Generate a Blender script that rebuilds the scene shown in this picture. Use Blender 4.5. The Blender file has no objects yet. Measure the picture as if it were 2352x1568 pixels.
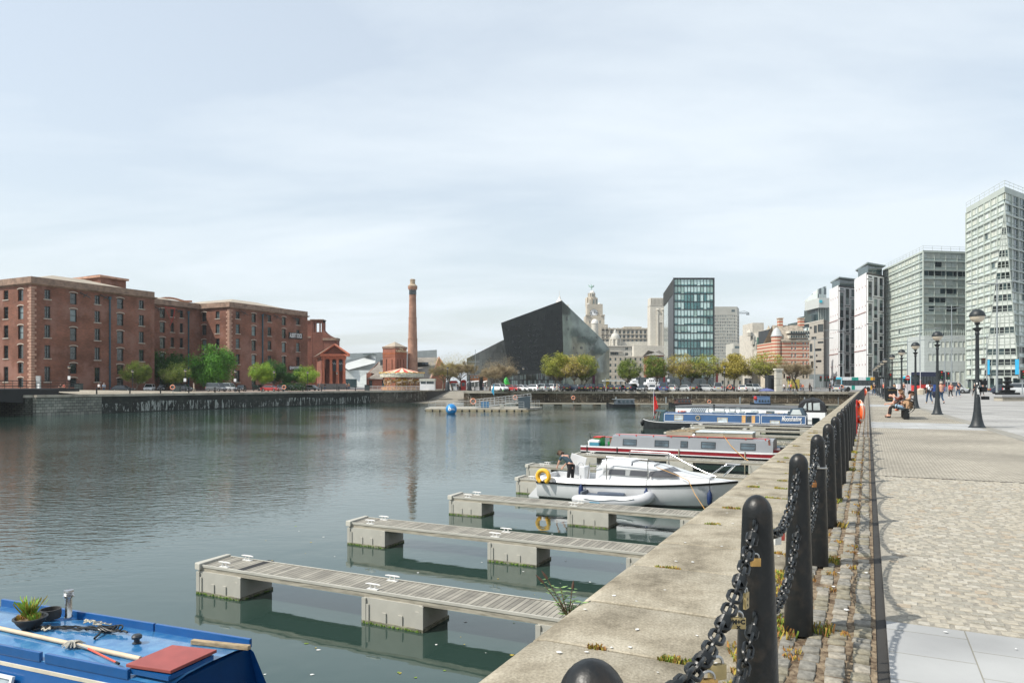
import bpy,bmesh,math,random
from mathutils import Vector,Matrix,noise as mnoise
from mathutils.geometry import tessellate_polygon
S = bpy.context.scene
# ---------------------------------------------------------------- camera, sky, sun, exposure
cam = bpy.data.objects.new("camera",bpy.data.cameras.new("camera"))
S.collection.objects.link(cam); S.camera = cam
cam.location = (0,0,1.6); cam.rotation_euler = (math.pi/2,0,0)
cam.data.sensor_width = 36; cam.data.lens = 1640/2352*36; cam.data.shift_y = 97/2352
cam.data.clip_start = .05; cam.data.clip_end = 9000
SUNV = Vector((-.62,-.217,.755)).normalized()
w = bpy.data.worlds.new("World"); S.world = w; w.use_nodes = True
nt = w.node_tree; nt.nodes.clear()
def N(nt,t,**k):
    n = nt.nodes.new(t)
    for a,b in k.items():
        if a[0] == '_': n.inputs[int(a[1:])].default_value = b
        else: setattr(n,a,b)
    return n
wo = N(nt,'ShaderNodeOutputWorld'); bg = N(nt,'ShaderNodeBackground'); bg.inputs[1].default_value = .141
sky = N(nt,'ShaderNodeTexSky',sky_type='NISHITA',sun_disc=False)
sky.sun_elevation = math.asin(SUNV.z); sky.sun_rotation = math.atan2(SUNV.x,SUNV.y)
sky.air_density = 1.3; sky.dust_density = 2.0; sky.ozone_density = 1.2
tc = N(nt,'ShaderNodeTexCoord'); sep = N(nt,'ShaderNodeSeparateXYZ')
nt.links.new(tc.outputs['Generated'],sep.inputs[0])
def mth(nt,op,a,b=None,c=None):
    n = nt.nodes.new('ShaderNodeMath'); n.operation = op
    for i,q in enumerate((a,b,c)):
        if q is None: continue
        if isinstance(q,(int,float)): n.inputs[i].default_value = q
        else: nt.links.new(q,n.inputs[i])
    return n.outputs[0]
zz = mth(nt,'MAXIMUM',sep.outputs[2],0.0); den = mth(nt,'ADD',zz,.12)
cx = mth(nt,'DIVIDE',sep.outputs[0],den); cy = mth(nt,'DIVIDE',sep.outputs[1],den)
cmb = N(nt,'ShaderNodeCombineXYZ'); nt.links.new(cx,cmb.inputs[0]); nt.links.new(cy,cmb.inputs[1])
mp = N(nt,'ShaderNodeMapping'); mp.inputs['Rotation'].default_value = (0,0,.5); mp.inputs['Scale'].default_value = (.55,1.0,1)
mp.inputs['Location'].default_value = (2.3,.6,0)
nt.links.new(cmb.outputs[0],mp.inputs[0])
n1 = N(nt,'ShaderNodeTexNoise'); n1.inputs['Scale'].default_value = .9; n1.inputs['Detail'].default_value = 7; n1.inputs['Roughness'].default_value = .52; n1.inputs['Distortion'].default_value = .35
nt.links.new(mp.outputs[0],n1.inputs['Vector'])
cr = N(nt,'ShaderNodeValToRGB'); cr.color_ramp.elements[0].position = .41; cr.color_ramp.elements[1].position = .61
nt.links.new(n1.outputs['Fac'],cr.inputs[0])
# thin veil everywhere, denser streaks where the noise says, thicker towards the horizon
hf = mth(nt,'SUBTRACT',1.0,mth(nt,'MINIMUM',mth(nt,'MULTIPLY',zz,1.6),1.0))
fac = mth(nt,'MINIMUM',mth(nt,'ADD',mth(nt,'ADD',.54,mth(nt,'MULTIPLY',cr.outputs[0],.33)),mth(nt,'MULTIPLY',hf,.06)),.97)
mx = N(nt,'ShaderNodeMixRGB'); mx.inputs[2].default_value = (6.1,6.66,7.1,1)
nt.links.new(fac,mx.inputs[0]); nt.links.new(sky.outputs[0],mx.inputs[1])
nt.links.new(mx.outputs[0],bg.inputs[0]); nt.links.new(bg.outputs[0],wo.inputs[0])
sun = bpy.data.objects.new("sun",bpy.data.lights.new("sun",'SUN')); S.collection.objects.link(sun)
sun.data.energy = 5.0; sun.data.angle = math.radians(.7); sun.data.color = (1,.95,.86)
sun.rotation_euler = SUNV.to_track_quat('Z','Y').to_euler()
S.view_settings.view_transform = 'Standard'; S.view_settings.look = 'None'; S.view_settings.gamma = 1
S.view_settings.exposure = .1
# ---------------------------------------------------------------- geometry of the place
TH = math.radians(26.5); s_,c_ = math.sin(TH),math.cos(TH); FC,HZ,EYE = 1640.,881.,1.6
def UV(u,v): return (u*s_+v*c_,u*c_-v*s_)                 # along the quay, across it
def gx(x,Y): return (x-1176)/FC*Y                          # sideways metres at a depth
def gz(y,Y): return EYE-(y-HZ)*Y/FC                        # height at a depth
def gp(x,y,z=0):                                          # point of a level plane
    Y = FC*(EYE-z)/(y-HZ); return (gx(x,Y),Y)
def uv(p): return (p[0]*s_+p[1]*c_,p[0]*c_-p[1]*s_)
def Uat(x,v): m = (x-1176)/FC; return -v*(c_+m*s_)/(s_-m*c_)
def Vat(x,u): m = (x-1176)/FC; return -u*(s_-m*c_)/(c_+m*s_)
WZ = -2.9; RQ = math.pi/2-TH                                 # water level; heading of the quay
# ---------------------------------------------------------------- mesh builder
class MB:
    def __init__(s): s.v = []; s.f = []; s.m = []; s.M = None
    def add(s,vs,fs,mi=0):
        o = len(s.v)
        if s.M is not None: vs = [s.M @ Vector(p) for p in vs]
        s.v += [tuple(p) for p in vs]; s.f += [tuple(i+o for i in f) for f in fs]; s.m += [mi]*len(fs)
    def box(s,c,d,mi=0,rz=0,R=None):
        x,y,z = d[0]/2,d[1]/2,d[2]/2
        vs = [Vector((a*x,b*y,e*z)) for e in (-1,1) for a,b in ((-1,-1),(1,-1),(1,1),(-1,1))]
        m = R if R is not None else (Matrix.Rotation(rz,3,'Z') if rz else None)
        if m is not None: vs = [m @ p for p in vs]
        c = Vector(c); s.add([p+c for p in vs],[(3,2,1,0),(4,5,6,7),(0,1,5,4),(1,2,6,5),(2,3,7,6),(3,0,4,7)],mi)
    def b2(s,x0,x1,y0,y1,z0,z1,mi=0): s.box(((x0+x1)/2,(y0+y1)/2,(z0+z1)/2),(abs(x1-x0),abs(y1-y0),abs(z1-z0)),mi)
    def prism(s,poly,z0,z1,mi=0,mtop=None):
        n = len(poly); a = sum(poly[i][0]*poly[(i+1) % n][1]-poly[(i+1) % n][0]*poly[i][1] for i in range(n))
        if a < 0: poly = poly[::-1]
        vs = [(p[0],p[1],z0) for p in poly]+[(p[0],p[1],z1) for p in poly]
        s.add(vs,[tuple(range(n-1,-1,-1))]+[(i,(i+1) % n,(i+1) % n+n,i+n) for i in range(n)],mi)
        s.add(vs[n:],[tuple(range(n))],mi if mtop is None else mtop)
    def extr(s,poly,axis,a0,a1,mi=0):                   # prism along x or y of a (t,z) outline
        n = len(poly)
        def P(t,z,a): return (a,t,z) if axis == 'x' else (t,a,z)
        vs = [P(p[0],p[1],a0) for p in poly]+[P(p[0],p[1],a1) for p in poly]
        ar = sum(poly[i][0]*poly[(i+1) % n][1]-poly[(i+1) % n][0]*poly[i][1] for i in range(n))
        fs = [tuple(range(n-1,-1,-1)),tuple(range(n,2*n))]+[(i,(i+1) % n,(i+1) % n+n,i+n) for i in range(n)]
        if (ar < 0) ^ (axis == 'y') ^ (a1 < a0): fs = [f[::-1] for f in fs]
        s.add(vs,fs,mi)
    def loft(s,rings,mi=0,cap=True,closed=True):
        n = len(rings[0]); vs = [p for r in rings for p in r]; fs = []
        for k in range(len(rings)-1):
            for i in range(n if closed else n-1):
                j = (i+1) % n; fs.append((k*n+i,k*n+j,(k+1)*n+j,(k+1)*n+i))
        if cap: fs += [tuple(range(n-1,-1,-1)),tuple(range((len(rings)-1)*n,len(rings)*n))]
        s.add(vs,fs,mi)
    def tube(s,pts,r,n=6,mi=0,cap=True):
        pts = [Vector(p) for p in pts]; rings = []
        up = None
        for i,p in enumerate(pts):
            d = (pts[min(i+1,len(pts)-1)]-pts[max(i-1,0)])
            if d.length < 1e-9: d = Vector((0,0,1))
            d.normalize()
            if up is None: up = Vector((0,0,1)) if abs(d.z) < .9 else Vector((1,0,0))
            a = d.cross(up)
            if a.length < 1e-4: a = d.cross(Vector((0,1,0)))
            a.normalize(); b = a.cross(d); up = b
            rr = r[i] if isinstance(r,(list,tuple)) else r
            rings.append([p+(a*math.cos(2*math.pi*k/n)+b*math.sin(2*math.pi*k/n))*rr for k in range(n)])
        # outward winding
        s.loft([g[::-1] for g in rings],mi,cap)
    def lathe(s,prof,n=16,c=(0,0,0),mi=0,ph=0,sx=1,sy=1):
        rings = [[(c[0]+max(r,1e-4)*sx*math.cos(2*math.pi*k/n+ph),c[1]+max(r,1e-4)*sy*math.sin(2*math.pi*k/n+ph),c[2]+z) for k in range(n)] for r,z in prof]
        s.loft(rings,mi)
    def ball(s,c,r,n=12,mi=0,sz=1,a0=-90,a1=90,sx=1,sy=1):
        k = max(3,n//2)
        s.lathe([(r*math.cos(math.radians(a0+(a1-a0)*i/k)),r*sz*math.sin(math.radians(a0+(a1-a0)*i/k))) for i in range(k+1)],n,c,mi,0,sx,sy)
    def quad(s,a,b,c,d,mi=0): s.add([a,b,c,d],[(0,1,2,3)],mi)
    def torus(s,c,R,r,n=20,k=8,mi=0,M=None,a0=0,a1=360):
        full = abs(a1-a0) >= 360; m = n if full else n+1; rings = []
        M = M or Matrix.Identity(3)
        for i in range(m):
            t = math.radians(a0+(a1-a0)*i/n); e = Vector((math.cos(t),math.sin(t),0))
            rings.append([Vector(c)+M @ (e*(R+r*math.cos(2*math.pi*j/k))+Vector((0,0,r*math.sin(2*math.pi*j/k)))) for j in range(k)])
        if full: rings.append(rings[0])
        s.loft([g for g in rings],mi,cap=not full)
    def mesh(s,name,mats,smooth=False,bevel=0,auto=None):
        me = bpy.data.meshes.new(name); me.from_pydata(s.v,[],s.f)
        for m in (mats if isinstance(mats,(list,tuple)) else [mats]): me.materials.append(m)
        me.polygons.foreach_set('material_index',s.m)
        if bevel:
            bm = bmesh.new(); bm.from_mesh(me)
            bmesh.ops.remove_doubles(bm,verts=bm.verts,dist=1e-5)
            bmesh.ops.bevel(bm,geom=[e for e in bm.edges if len(e.link_faces) == 2 and e.calc_face_angle(0) > .5],offset=bevel,segments=2,affect='EDGES',profile=.6,clamp_overlap=True)
            bm.to_mesh(me); bm.free()
        if smooth:
            me.polygons.foreach_set('use_smooth',[True]*len(me.polygons))
            try: me.set_sharp_from_angle(angle=math.radians(auto or 42))
            except Exception: pass
        me.update(); return me
    def build(s,name,mats,parent=None,smooth=False,bevel=0,loc=None,rz=0,auto=None):
        return put(name,s.mesh(name,mats,smooth,bevel,auto),parent,loc,rz)
def put(name,me,parent=None,loc=None,rz=0,scale=None):
    o = bpy.data.objects.new(name,me); S.collection.objects.link(o)
    if parent: o.parent = parent
    if loc is not None: o.location = loc
    if rz: o.rotation_euler = (0,0,rz)
    if scale: o.scale = scale
    return o
def tag(o,label=None,cat=None,group=None,kind=None):
    if label: o['label'] = label
    if cat: o['category'] = cat
    if group: o['group'] = group
    if kind: o['kind'] = kind
    return o
def thing(name,label,cat,loc=(0,0,0),rz=0,group=None):
    if len(loc) == 2: loc = (loc[0],loc[1],0)
    return tag(put(name,None,None,loc,rz),label,cat,group)
CH = {}
def kids(r): return [o for o in S.collection.objects if o.parent == r]
def dup(src,loc,rz=0,label=None,group=None,scale=None):
    key = src.name
    if key not in CH:
        def tree(o): return (o,[tree(k) for k in kids(o)])
        CH[key] = tree(src)
    def cp(t,par):
        c = t[0].copy(); S.collection.objects.link(c)
        if par: c.parent = par
        for k in t[1]: cp(k,c)
        return c
    r = cp(CH[key],None); r.location = loc if len(loc) == 3 else (loc[0],loc[1],0); r.rotation_euler = (0,0,rz)
    if scale: r.scale = scale if isinstance(scale,(tuple,list)) else (scale,)*3
    if label: r['label'] = label
    if group: r['group'] = group
    return r
def move(r,loc,rz=0,scale=None):
    r.location = loc if len(loc) == 3 else (loc[0],loc[1],0); r.rotation_euler = (0,0,rz)
    if scale: r.scale = scale if isinstance(scale,(tuple,list)) else (scale,)*3
    return r
def paint(root,part,m):                                    # own colour for one copy
    for k in kids(root):
        if k.name.split('.')[0] == part:
            k.material_slots[0].link = 'OBJECT'; k.material_slots[0].material = m
ORD = 'first second third fourth fifth sixth seventh eighth ninth tenth eleventh twelfth thirteenth fourteenth fifteenth sixteenth seventeenth eighteenth nineteenth twentieth'.split()
def textmesh(txt,size,M,mat_,name='lettering',parent=None,ext=.01,shear=0,sp=1,bold=0,fit=None):
    cu = bpy.data.curves.new('t','FONT'); cu.body = txt; cu.size = size; cu.extrude = ext; cu.shear = shear; cu.space_character = sp
    cu.align_x = 'CENTER'; cu.align_y = 'CENTER'; cu.resolution_u = 3; cu.offset = bold
    o = bpy.data.objects.new('t',cu); S.collection.objects.link(o)
    dg = bpy.context.evaluated_depsgraph_get(); me = bpy.data.meshes.new_from_object(o.evaluated_get(dg))
    bpy.data.objects.remove(o); xs_ = [v.co.x for v in me.vertices]; me.transform(M @ (Matrix.Scale(fit/(max(xs_)-min(xs_)),4,(1,0,0)) if fit else Matrix.Identity(4))); me.materials.clear(); me.materials.append(mat_)
    return put(name,me,parent)
def wallM(x,y,z,rz=0): return Matrix.Translation((x,y,z)) @ Matrix.Rotation(rz,4,'Z') @ Matrix.Rotation(math.pi/2,4,'X')
# ---------------------------------------------------------------- materials
MT = {}
def mat(name,col,rough=.7,metal=0,var=.12,sc=3.,bump=0,bsc=None,col2=None,spec=.5,det=4,coat=0,stretch=None,trans=0,coord='Object',ior=None,lo=.35,hi=.65):
    if name in MT: return MT[name]
    m = bpy.data.materials.new(name); m.use_nodes = True; nt = m.node_tree; b = nt.nodes['Principled BSDF']
    b.inputs['Roughness'].default_value = rough; b.inputs['Metallic'].default_value = metal
    b.inputs['Specular IOR Level'].default_value = spec
    if coat: b.inputs['Coat Weight'].default_value = coat; b.inputs['Coat Roughness'].default_value = .06
    if trans: b.inputs['Transmission Weight'].default_value = trans
    if ior: b.inputs['IOR'].default_value = ior
    t = N(nt,'ShaderNodeTexCoord'); src = t.outputs[coord]
    if stretch:
        q = N(nt,'ShaderNodeMapping'); q.inputs['Scale'].default_value = stretch; nt.links.new(src,q.inputs[0]); src = q.outputs[0]
    n = N(nt,'ShaderNodeTexNoise'); n.inputs['Scale'].default_value = sc; n.inputs['Detail'].default_value = det; n.inputs['Roughness'].default_value = .6
    nt.links.new(src,n.inputs['Vector'])
    r = N(nt,'ShaderNodeValToRGB'); r.color_ramp.elements[0].position = lo; r.color_ramp.elements[1].position = hi
    a = tuple(x*(1-var) for x in col[:3]); c = col2 if col2 else tuple(min(1,x*(1+var)) for x in col[:3])
    r.color_ramp.elements[0].color = (*a,1); r.color_ramp.elements[1].color = (*c,1)
    nt.links.new(n.outputs['Fac'],r.inputs[0]); nt.links.new(r.outputs[0],b.inputs['Base Color'])
    if bump:
        n2 = N(nt,'ShaderNodeTexNoise'); n2.inputs['Scale'].default_value = bsc or sc*4; n2.inputs['Detail'].default_value = 3
        nt.links.new(src,n2.inputs['Vector']); bu = N(nt,'ShaderNodeBump'); bu.inputs['Strength'].default_value = 1; bu.inputs['Distance'].default_value = bump
        nt.links.new(n2.outputs['Fac'],bu.inputs['Height']); nt.links.new(bu.outputs[0],b.inputs['Normal'])
    MT[name] = m; return m
def brick(name,c1,c2,mortar,bw=.225,bh=.075,ms=.01,off=.5,big=.35,bump=.01,rough=.85,flat=False,stain=None,bias=0,vary=.3,ssc=.35):
    """bricks or blocks; on walls the vector is (x+y, z), on the ground (x, y)"""
    m = bpy.data.materials.new(name); m.use_nodes = True; nt = m.node_tree; b = nt.nodes['Principled BSDF']; b.inputs['Roughness'].default_value = rough
    b.inputs['Specular IOR Level'].default_value = .25
    t = N(nt,'ShaderNodeTexCoord'); v = t.outputs['Object']
    if not flat:
        sp = N(nt,'ShaderNodeSeparateXYZ'); nt.links.new(v,sp.inputs[0]); cb = N(nt,'ShaderNodeCombineXYZ')
        nt.links.new(mth(nt,'ADD',sp.outputs[0],sp.outputs[1]),cb.inputs[0]); nt.links.new(sp.outputs[2],cb.inputs[1]); v = cb.outputs[0]
    if flat == 2:
        sp = N(nt,'ShaderNodeSeparateXYZ'); nt.links.new(v,sp.inputs[0]); cb = N(nt,'ShaderNodeCombineXYZ')
        nt.links.new(sp.outputs[1],cb.inputs[0]); nt.links.new(sp.outputs[0],cb.inputs[1]); v = cb.outputs[0]
    br = N(nt,'ShaderNodeTexBrick'); br.inputs['Scale'].default_value = 1; br.inputs['Brick Width'].default_value = bw; br.inputs['Row Height'].default_value = bh
    br.inputs['Mortar Size'].default_value = ms; br.offset = off; br.inputs['Mortar Smooth'].default_value = .3; br.inputs['Bias'].default_value = bias
    br.inputs['Color1'].default_value = (*c1,1); br.inputs['Color2'].default_value = (*c2,1); br.inputs['Mortar'].default_value = (*mortar,1)
    nt.links.new(v,br.inputs['Vector'])
    n = N(nt,'ShaderNodeTexNoise'); n.inputs['Scale'].default_value = big; n.inputs['Detail'].default_value = 6; nt.links.new(t.outputs['Object'],n.inputs['Vector'])
    hs = N(nt,'ShaderNodeMixRGB',blend_type='MULTIPLY'); hs.inputs[0].default_value = 1
    r = N(nt,'ShaderNodeValToRGB'); r.color_ramp.elements[0].position = .3; r.color_ramp.elements[1].position = .7
    r.color_ramp.elements[0].color = (1-vary,1-vary,1-vary,1); r.color_ramp.elements[1].color = (1+vary*.4,)*3+(1,)
    nt.links.new(n.outputs['Fac'],r.inputs[0]); nt.links.new(br.outputs['Color'],hs.inputs[1]); nt.links.new(r.outputs[0],hs.inputs[2])
    out = hs.outputs[0]
    if stain:
        n3 = N(nt,'ShaderNodeTexNoise'); n3.inputs['Scale'].default_value = ssc; n3.inputs['Detail'].default_value = 8; n3.inputs['Roughness'].default_value = .7
        nt.links.new(t.outputs['Object'],n3.inputs['Vector']); r3 = N(nt,'ShaderNodeValToRGB'); r3.color_ramp.elements[0].position = .5; r3.color_ramp.elements[1].position = .62
        nt.links.new(n3.outputs['Fac'],r3.inputs[0]); mm = N(nt,'ShaderNodeMixRGB'); mm.inputs[2].default_value = (*stain,1)
        nt.links.new(r3.outputs[0],mm.inputs[0]); nt.links.new(out,mm.inputs[1]); out = mm.outputs[0]
    nt.links.new(out,b.inputs['Base Color'])
    bu = N(nt,'ShaderNodeBump',invert=True); bu.inputs['Distance'].default_value = bump; nt.links.new(br.outputs['Fac'],bu.inputs['Height']); nt.links.new(bu.outputs[0],b.inputs['Normal'])
    MT[name] = m; return m
def glass(name,col,rough=.04,spec=1.0,var=.2,sc=.5,metal=.0,wav=.0):
    return mat(name,col,rough,metal,var,sc,bump=wav,bsc=.6,spec=spec)
BLK = mat('black_paint',(.009,.011,.012),.36,bump=.002,bsc=30,spec=.38,sc=6,var=.3)
DKM = mat('dark_metal',(.03,.035,.04),.45,sc=5)
GRM = mat('grey_metal',(.28,.31,.32),.45,metal=.3,sc=4)
ZNC = mat('zinc',(.5,.52,.53),.4,metal=.6,sc=6)
WHT = mat('white_paint',(.78,.79,.8),.4,sc=2,var=.05)
RUB = mat('rubber',(.015,.015,.016),.8)
GLD = glass('dark_glass',(.012,.02,.024)); GLM = glass('mid_glass',(.04,.07,.075)); GLL = glass('pale_glass',(.25,.31,.31),.08,.8)
GLB = glass('blind_glass',(.42,.46,.45),.15,.6)
GRN = mat('brass',(.55,.34,.12),.35,metal=.8,sc=20,var=.25,bump=.0006,bsc=60)
RED = mat('red_paint',(.45,.025,.02),.4); ORG = mat('orange',(.85,.13,.03),.5,sc=5,var=.15)
LTG = mat('lime_light',(.55,.6,.62),.5)
# ================================================================= ground, water, dock walls
random.seed(7)
CA = (-9.9,160.0); CB = (70.7,145.4); CA2 = (-11.5,225.0); CW = (-19.6,228.0); E3 = (-21.9,176.0); E2 = (-33.1,164.0); E1 = (-67.8,101.0)
arc = []
for i in range(1,6):
    t = i/6; bx = E2[0]*(1-t)**2+2*t*(1-t)*(-25.2)+E3[0]*t*t; by = E2[1]*(1-t)**2+2*t*(1-t)*(165.5)+E3[1]*t*t; arc.append((bx,by))
BAS = [UV(-14,-1.92),CB,CA,CA2,CW,E3]+arc[::-1]+[E2,E1,UV(60,-150),UV(40,-150),UV(40,-105),UV(-14,-105)]
OUT = [(-2600,-60),(2600,-60),(2600,5200),(-2600,5200)]
tri = tessellate_polygon([[Vector((*p,0)) for p in OUT],[Vector((*p,0)) for p in BAS]])
allp = OUT+BAS
m = MB(); m.add([(x,y,-.03) for x,y in allp],[tuple(t) for t in tri])
ASPH = mat('asphalt',(.16,.155,.15),.9,sc=.6,var=.15,bump=.003,bsc=60)
o = m.build('ground',ASPH); tag(o,kind='structure')
bm = bmesh.new(); bm.from_mesh(o.data); bmesh.ops.recalc_face_normals(bm,faces=bm.faces)
for f in bm.faces:
    if f.normal.z < 0: f.normal_flip()
bm.to_mesh(o.data); bm.free()
# water
wm = bpy.data.materials.new('dock_water'); wm.use_nodes = True; nt = wm.node_tree; b = nt.nodes['Principled BSDF']
b.inputs['Base Color'].default_value = (.024,.046,.038,1); b.inputs['Specular Tint'].default_value = (.86,1,.93,1); b.inputs['Roughness'].default_value = .035; b.inputs['IOR'].default_value = 1.8
t = N(nt,'ShaderNodeTexCoord')
def wn(sc,st,det=3,rot=0):
    q = N(nt,'ShaderNodeMapping'); q.inputs['Scale'].default_value = st; q.inputs['Rotation'].default_value = (0,0,rot); nt.links.new(t.outputs['Object'],q.inputs[0])
    n = N(nt,'ShaderNodeTexNoise'); n.inputs['Scale'].default_value = sc; n.inputs['Detail'].default_value = det; n.inputs['Roughness'].default_value = .55; nt.links.new(q.outputs[0],n.inputs['Vector']); return n.outputs['Fac']
big = wn(.05,(1,1,1),3); r = N(nt,'ShaderNodeValToRGB'); r.color_ramp.elements[0].position = .36; r.color_ramp.elements[1].position = .62
nt.links.new(big,r.inputs[0])
spx = N(nt,'ShaderNodeSeparateXYZ'); nt.links.new(t.outputs['Object'],spx.inputs[0])
# sheltered and smooth beside the berths, ruffled in the open basin (v below about -17)
vv = mth(nt,'SUBTRACT',mth(nt,'MULTIPLY',spx.outputs[0],c_),mth(nt,'MULTIPLY',spx.outputs[1],s_))
shel = mth(nt,'MINIMUM',mth(nt,'MAXIMUM',mth(nt,'DIVIDE',mth(nt,'SUBTRACT',-13.5,vv),12.),.0),1.)
amp = mth(nt,'MULTIPLY',mth(nt,'ADD',.28,mth(nt,'MULTIPLY',r.outputs[0],.72)),mth(nt,'ADD',.06,mth(nt,'MULTIPLY',shel,.94)))
h = mth(nt,'ADD',mth(nt,'MULTIPLY',wn(2.4,(.55,1.25,1),3,-.35),.055),mth(nt,'MULTIPLY',wn(7.5,(.6,1.1,1),2,.2),.011))
h = mth(nt,'MULTIPLY',h,amp)
h = mth(nt,'ADD',h,mth(nt,'MULTIPLY',wn(.8,(1,1,1),2),.008))
bu = N(nt,'ShaderNodeBump'); bu.inputs['Strength'].default_value = 1; bu.inputs['Distance'].default_value = 1.; nt.links.new(h,bu.inputs['Height']); nt.links.new(bu.outputs[0],b.inputs['Normal'])
m = MB(); m.add([(-200,-40,WZ),(120,-40,WZ),(120,185,WZ),(-200,185,WZ)],[(0,1,2,3)])
tag(m.build('water',wm),kind='structure')
# paving sheets (local frame: x along the quay, y away from the promenade)
GRANITE = mat('granite_slab',(.31,.315,.32),.8,sc=40,var=.10,bump=.0006,bsc=180)
SLAB = brick('slab_paving',(.35,.355,.355),(.38,.385,.38),(.25,.24,.2),.44,.56,.004,.5,.9,.002,.8,flat=True,vary=.24)
PLAZA = brick('plaza_paving',(.31,.305,.29),(.355,.35,.34),(.21,.2,.18),1.2,.6,.014,.5,.3,.002,.8,flat=2,vary=.32)
SETTS = brick('sett_paving',(.44,.405,.335),(.33,.305,.25),(.22,.20,.165),.12,.10,.018,.5,.4,.010,.85,flat=2,vary=.28,bias=-.2)
KERB = brick('kerb_stone',(.25,.24,.21),(.28,.27,.24),(.16,.15,.13),.9,.3,.01,.5,.5,.002,.85,flat=True,vary=.15)
def sheet(name,poly,z,ma,th=.02):                       # poly in (u, v)
    m = MB(); m.prism([(u,-v) for u,v in poly],z-th,z); return tag(m.build(name,ma,rz=RQ),kind='structure')
def lv(u): return 3.62-(u-30.8)*.0352                        # the kerb line under the street lamps
E = .11
sheet('promenade',[(14,E),(14,lv(14)),(29.2,lv(29.2)),(29.2,E)],0,SETTS)
sheet('promenade_slabs',[(-3,E),(-3,7),(5.45,7),(5.45,E)],-.001,SLAB)
sheet('promenade_slabs',[(29.2,E),(29.2,lv(29.2)),(33.6,lv(33.6)),(33.6,E)],0,SLAB)
sheet('promenade',[(33.6,E),(33.6,lv(33.6)),(56,lv(56)),(56,E)],0,SETTS)
sheet('promenade_slabs',[(56,E),(56,lv(56)),(62,lv(62)),(62,E)],0,SLAB)
sheet('promenade',[(62,E),(62,lv(62)),(112,lv(112)),(112,E)],0,SETTS)
sheet('kerb_band',[(13.9,lv(14)+.004),(112,lv(112)+.004),(112,lv(112)+.46),(13.9,lv(14)+.46)],.003,KERB)
sheet('plaza',[(5.454,E),(5.454,9),(13.9,60),(150,60),(150,E),(112.004,E),(112.004,lv(112)+.464),(13.9,lv(14)+.464),(13.9,E)] if 0 else [(13.8,lv(13.8)+.464),(13.8,70),(160,70),(160,lv(160)+.464)],.0,PLAZA)
# near setts as real blocks
SM = [mat('sett_%s' % k,c,.85,sc=30,var=.16,bump=.0008,bsc=50) for k,c in (('cream',(.345,.315,.255)),('grey',(.275,.258,.215)),('pale',(.375,.35,.295)),('brown',(.315,.265,.20)))]
def sett(m,u,v,du,dv,z,mi,r,h=.02):
    j = lambda q: random.uniform(-q,q); g = .014
    a,b_ = du/2,dv/2; base = [(u-a+j(.003),v-b_+j(.005)),(u+a+j(.003),v-b_+j(.005)),(u+a+j(.003),v+b_+j(.005)),(u-a+j(.003),v+b_+j(.005))]
    tl = [j(.003) for _ in range(4)]
    def ring(k,zz): return [(u+(p[0]-u)*k,v+(p[1]-v)*k,zz+tl[i]) for i,p in enumerate(base)]
    rs = ring(1,z-h)+ring(.98,z-.003)+ring(.90,z)+[(u+j(.004),v+j(.004),z+.001)]
    fs = []
    for k in (0,4):
        for i in range(4): fs.append((k+i,k+(i+1) % 4,k+4+(i+1) % 4,k+4+i))
    for i in range(4): fs.append((8+i,8+(i+1) % 4,12))
    m.add(rs,fs,mi)
m = MB(); m.prism([(5.45,-E),(5.45,-9.0),(14,-9.0),(14,-E)],-.024,-.004,4)
rw = 0; u = 5.52
while u < 14.0:
    v = E+.05+(.062 if rw % 2 else 0)+random.uniform(0,.02); vm = 3.6+(u-5.5)*.32
    while v < vm:
        dv = random.uniform(.095,.125); sett(m,u,-(v+dv/2),random.uniform(.064,.072),dv-.022,random.uniform(-.003,.003),random.choices((0,1,2,3),(6,3,2,1))[0],0); v += dv+.008
    u += .09; rw += 1
m.M = None
BED = mat('sett_bedding',(.255,.235,.195),.95,sc=25,var=.25)
tag(m.build('sett_paving',SM+[BED],rz=RQ,smooth=True,auto=12),kind='structure')
# cobble strip by the bollards, with soil and moss in the joints
SOIL = mat('joint_soil',(.14,.085,.045),.95,sc=18,var=.5,bump=.01,bsc=60,col2=(.26,.20,.13))
m = MB(); m.prism([(-2,.63),(-2,-.046),(40,-.046),(40,.63)],-.03,-.016,4)
cols = [(-.60,.11),(-.475,.11),(-.335,.115),(-.20,.125),(-.065,.125)]
for vc,dv in cols:
    u = -.5+random.random()*.1
    while u < 24:
        du = random.uniform(.105,.15)
        if random.random() > .03: sett(m,u+du/2,-(vc+random.uniform(-.006,.006)+.03),du-random.uniform(.022,.034),dv-random.uniform(.018,.036),random.uniform(-.005,.004),random.choices((0,1,2),(3,4,2 if vc > -.25 else .5))[0],0,.03)
        u += du
SC = [mat('cobble_%s' % k,c,.85,sc=22,var=.3,bump=.003,bsc=40) for k,c in (('olive',(.205,.185,.135)),('grey',(.19,.18,.155)),('pale',(.27,.245,.20)),('spare',(.2,.2,.2)))]
tag(m.build('cobble_strip',SC+[SOIL],rz=RQ,smooth=True,auto=60),kind='structure')
COB = brick('cobble_strip_far',(.37,.355,.32),(.29,.28,.255),(.17,.12,.07),.13,.13,.02,.5,.4,.006,.9,flat=True,vary=.2)
sheet('cobble_strip',[(24,-.66),(24,.046),(165,.046),(165,-.66)],-.002,COB)
m = MB(); m.b2(-2,170,-.105,-.05,-.05,-.024); tag(m.build('drain_channel',mat('drain',(.03,.028,.025),.8),rz=RQ),kind='structure')
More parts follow.
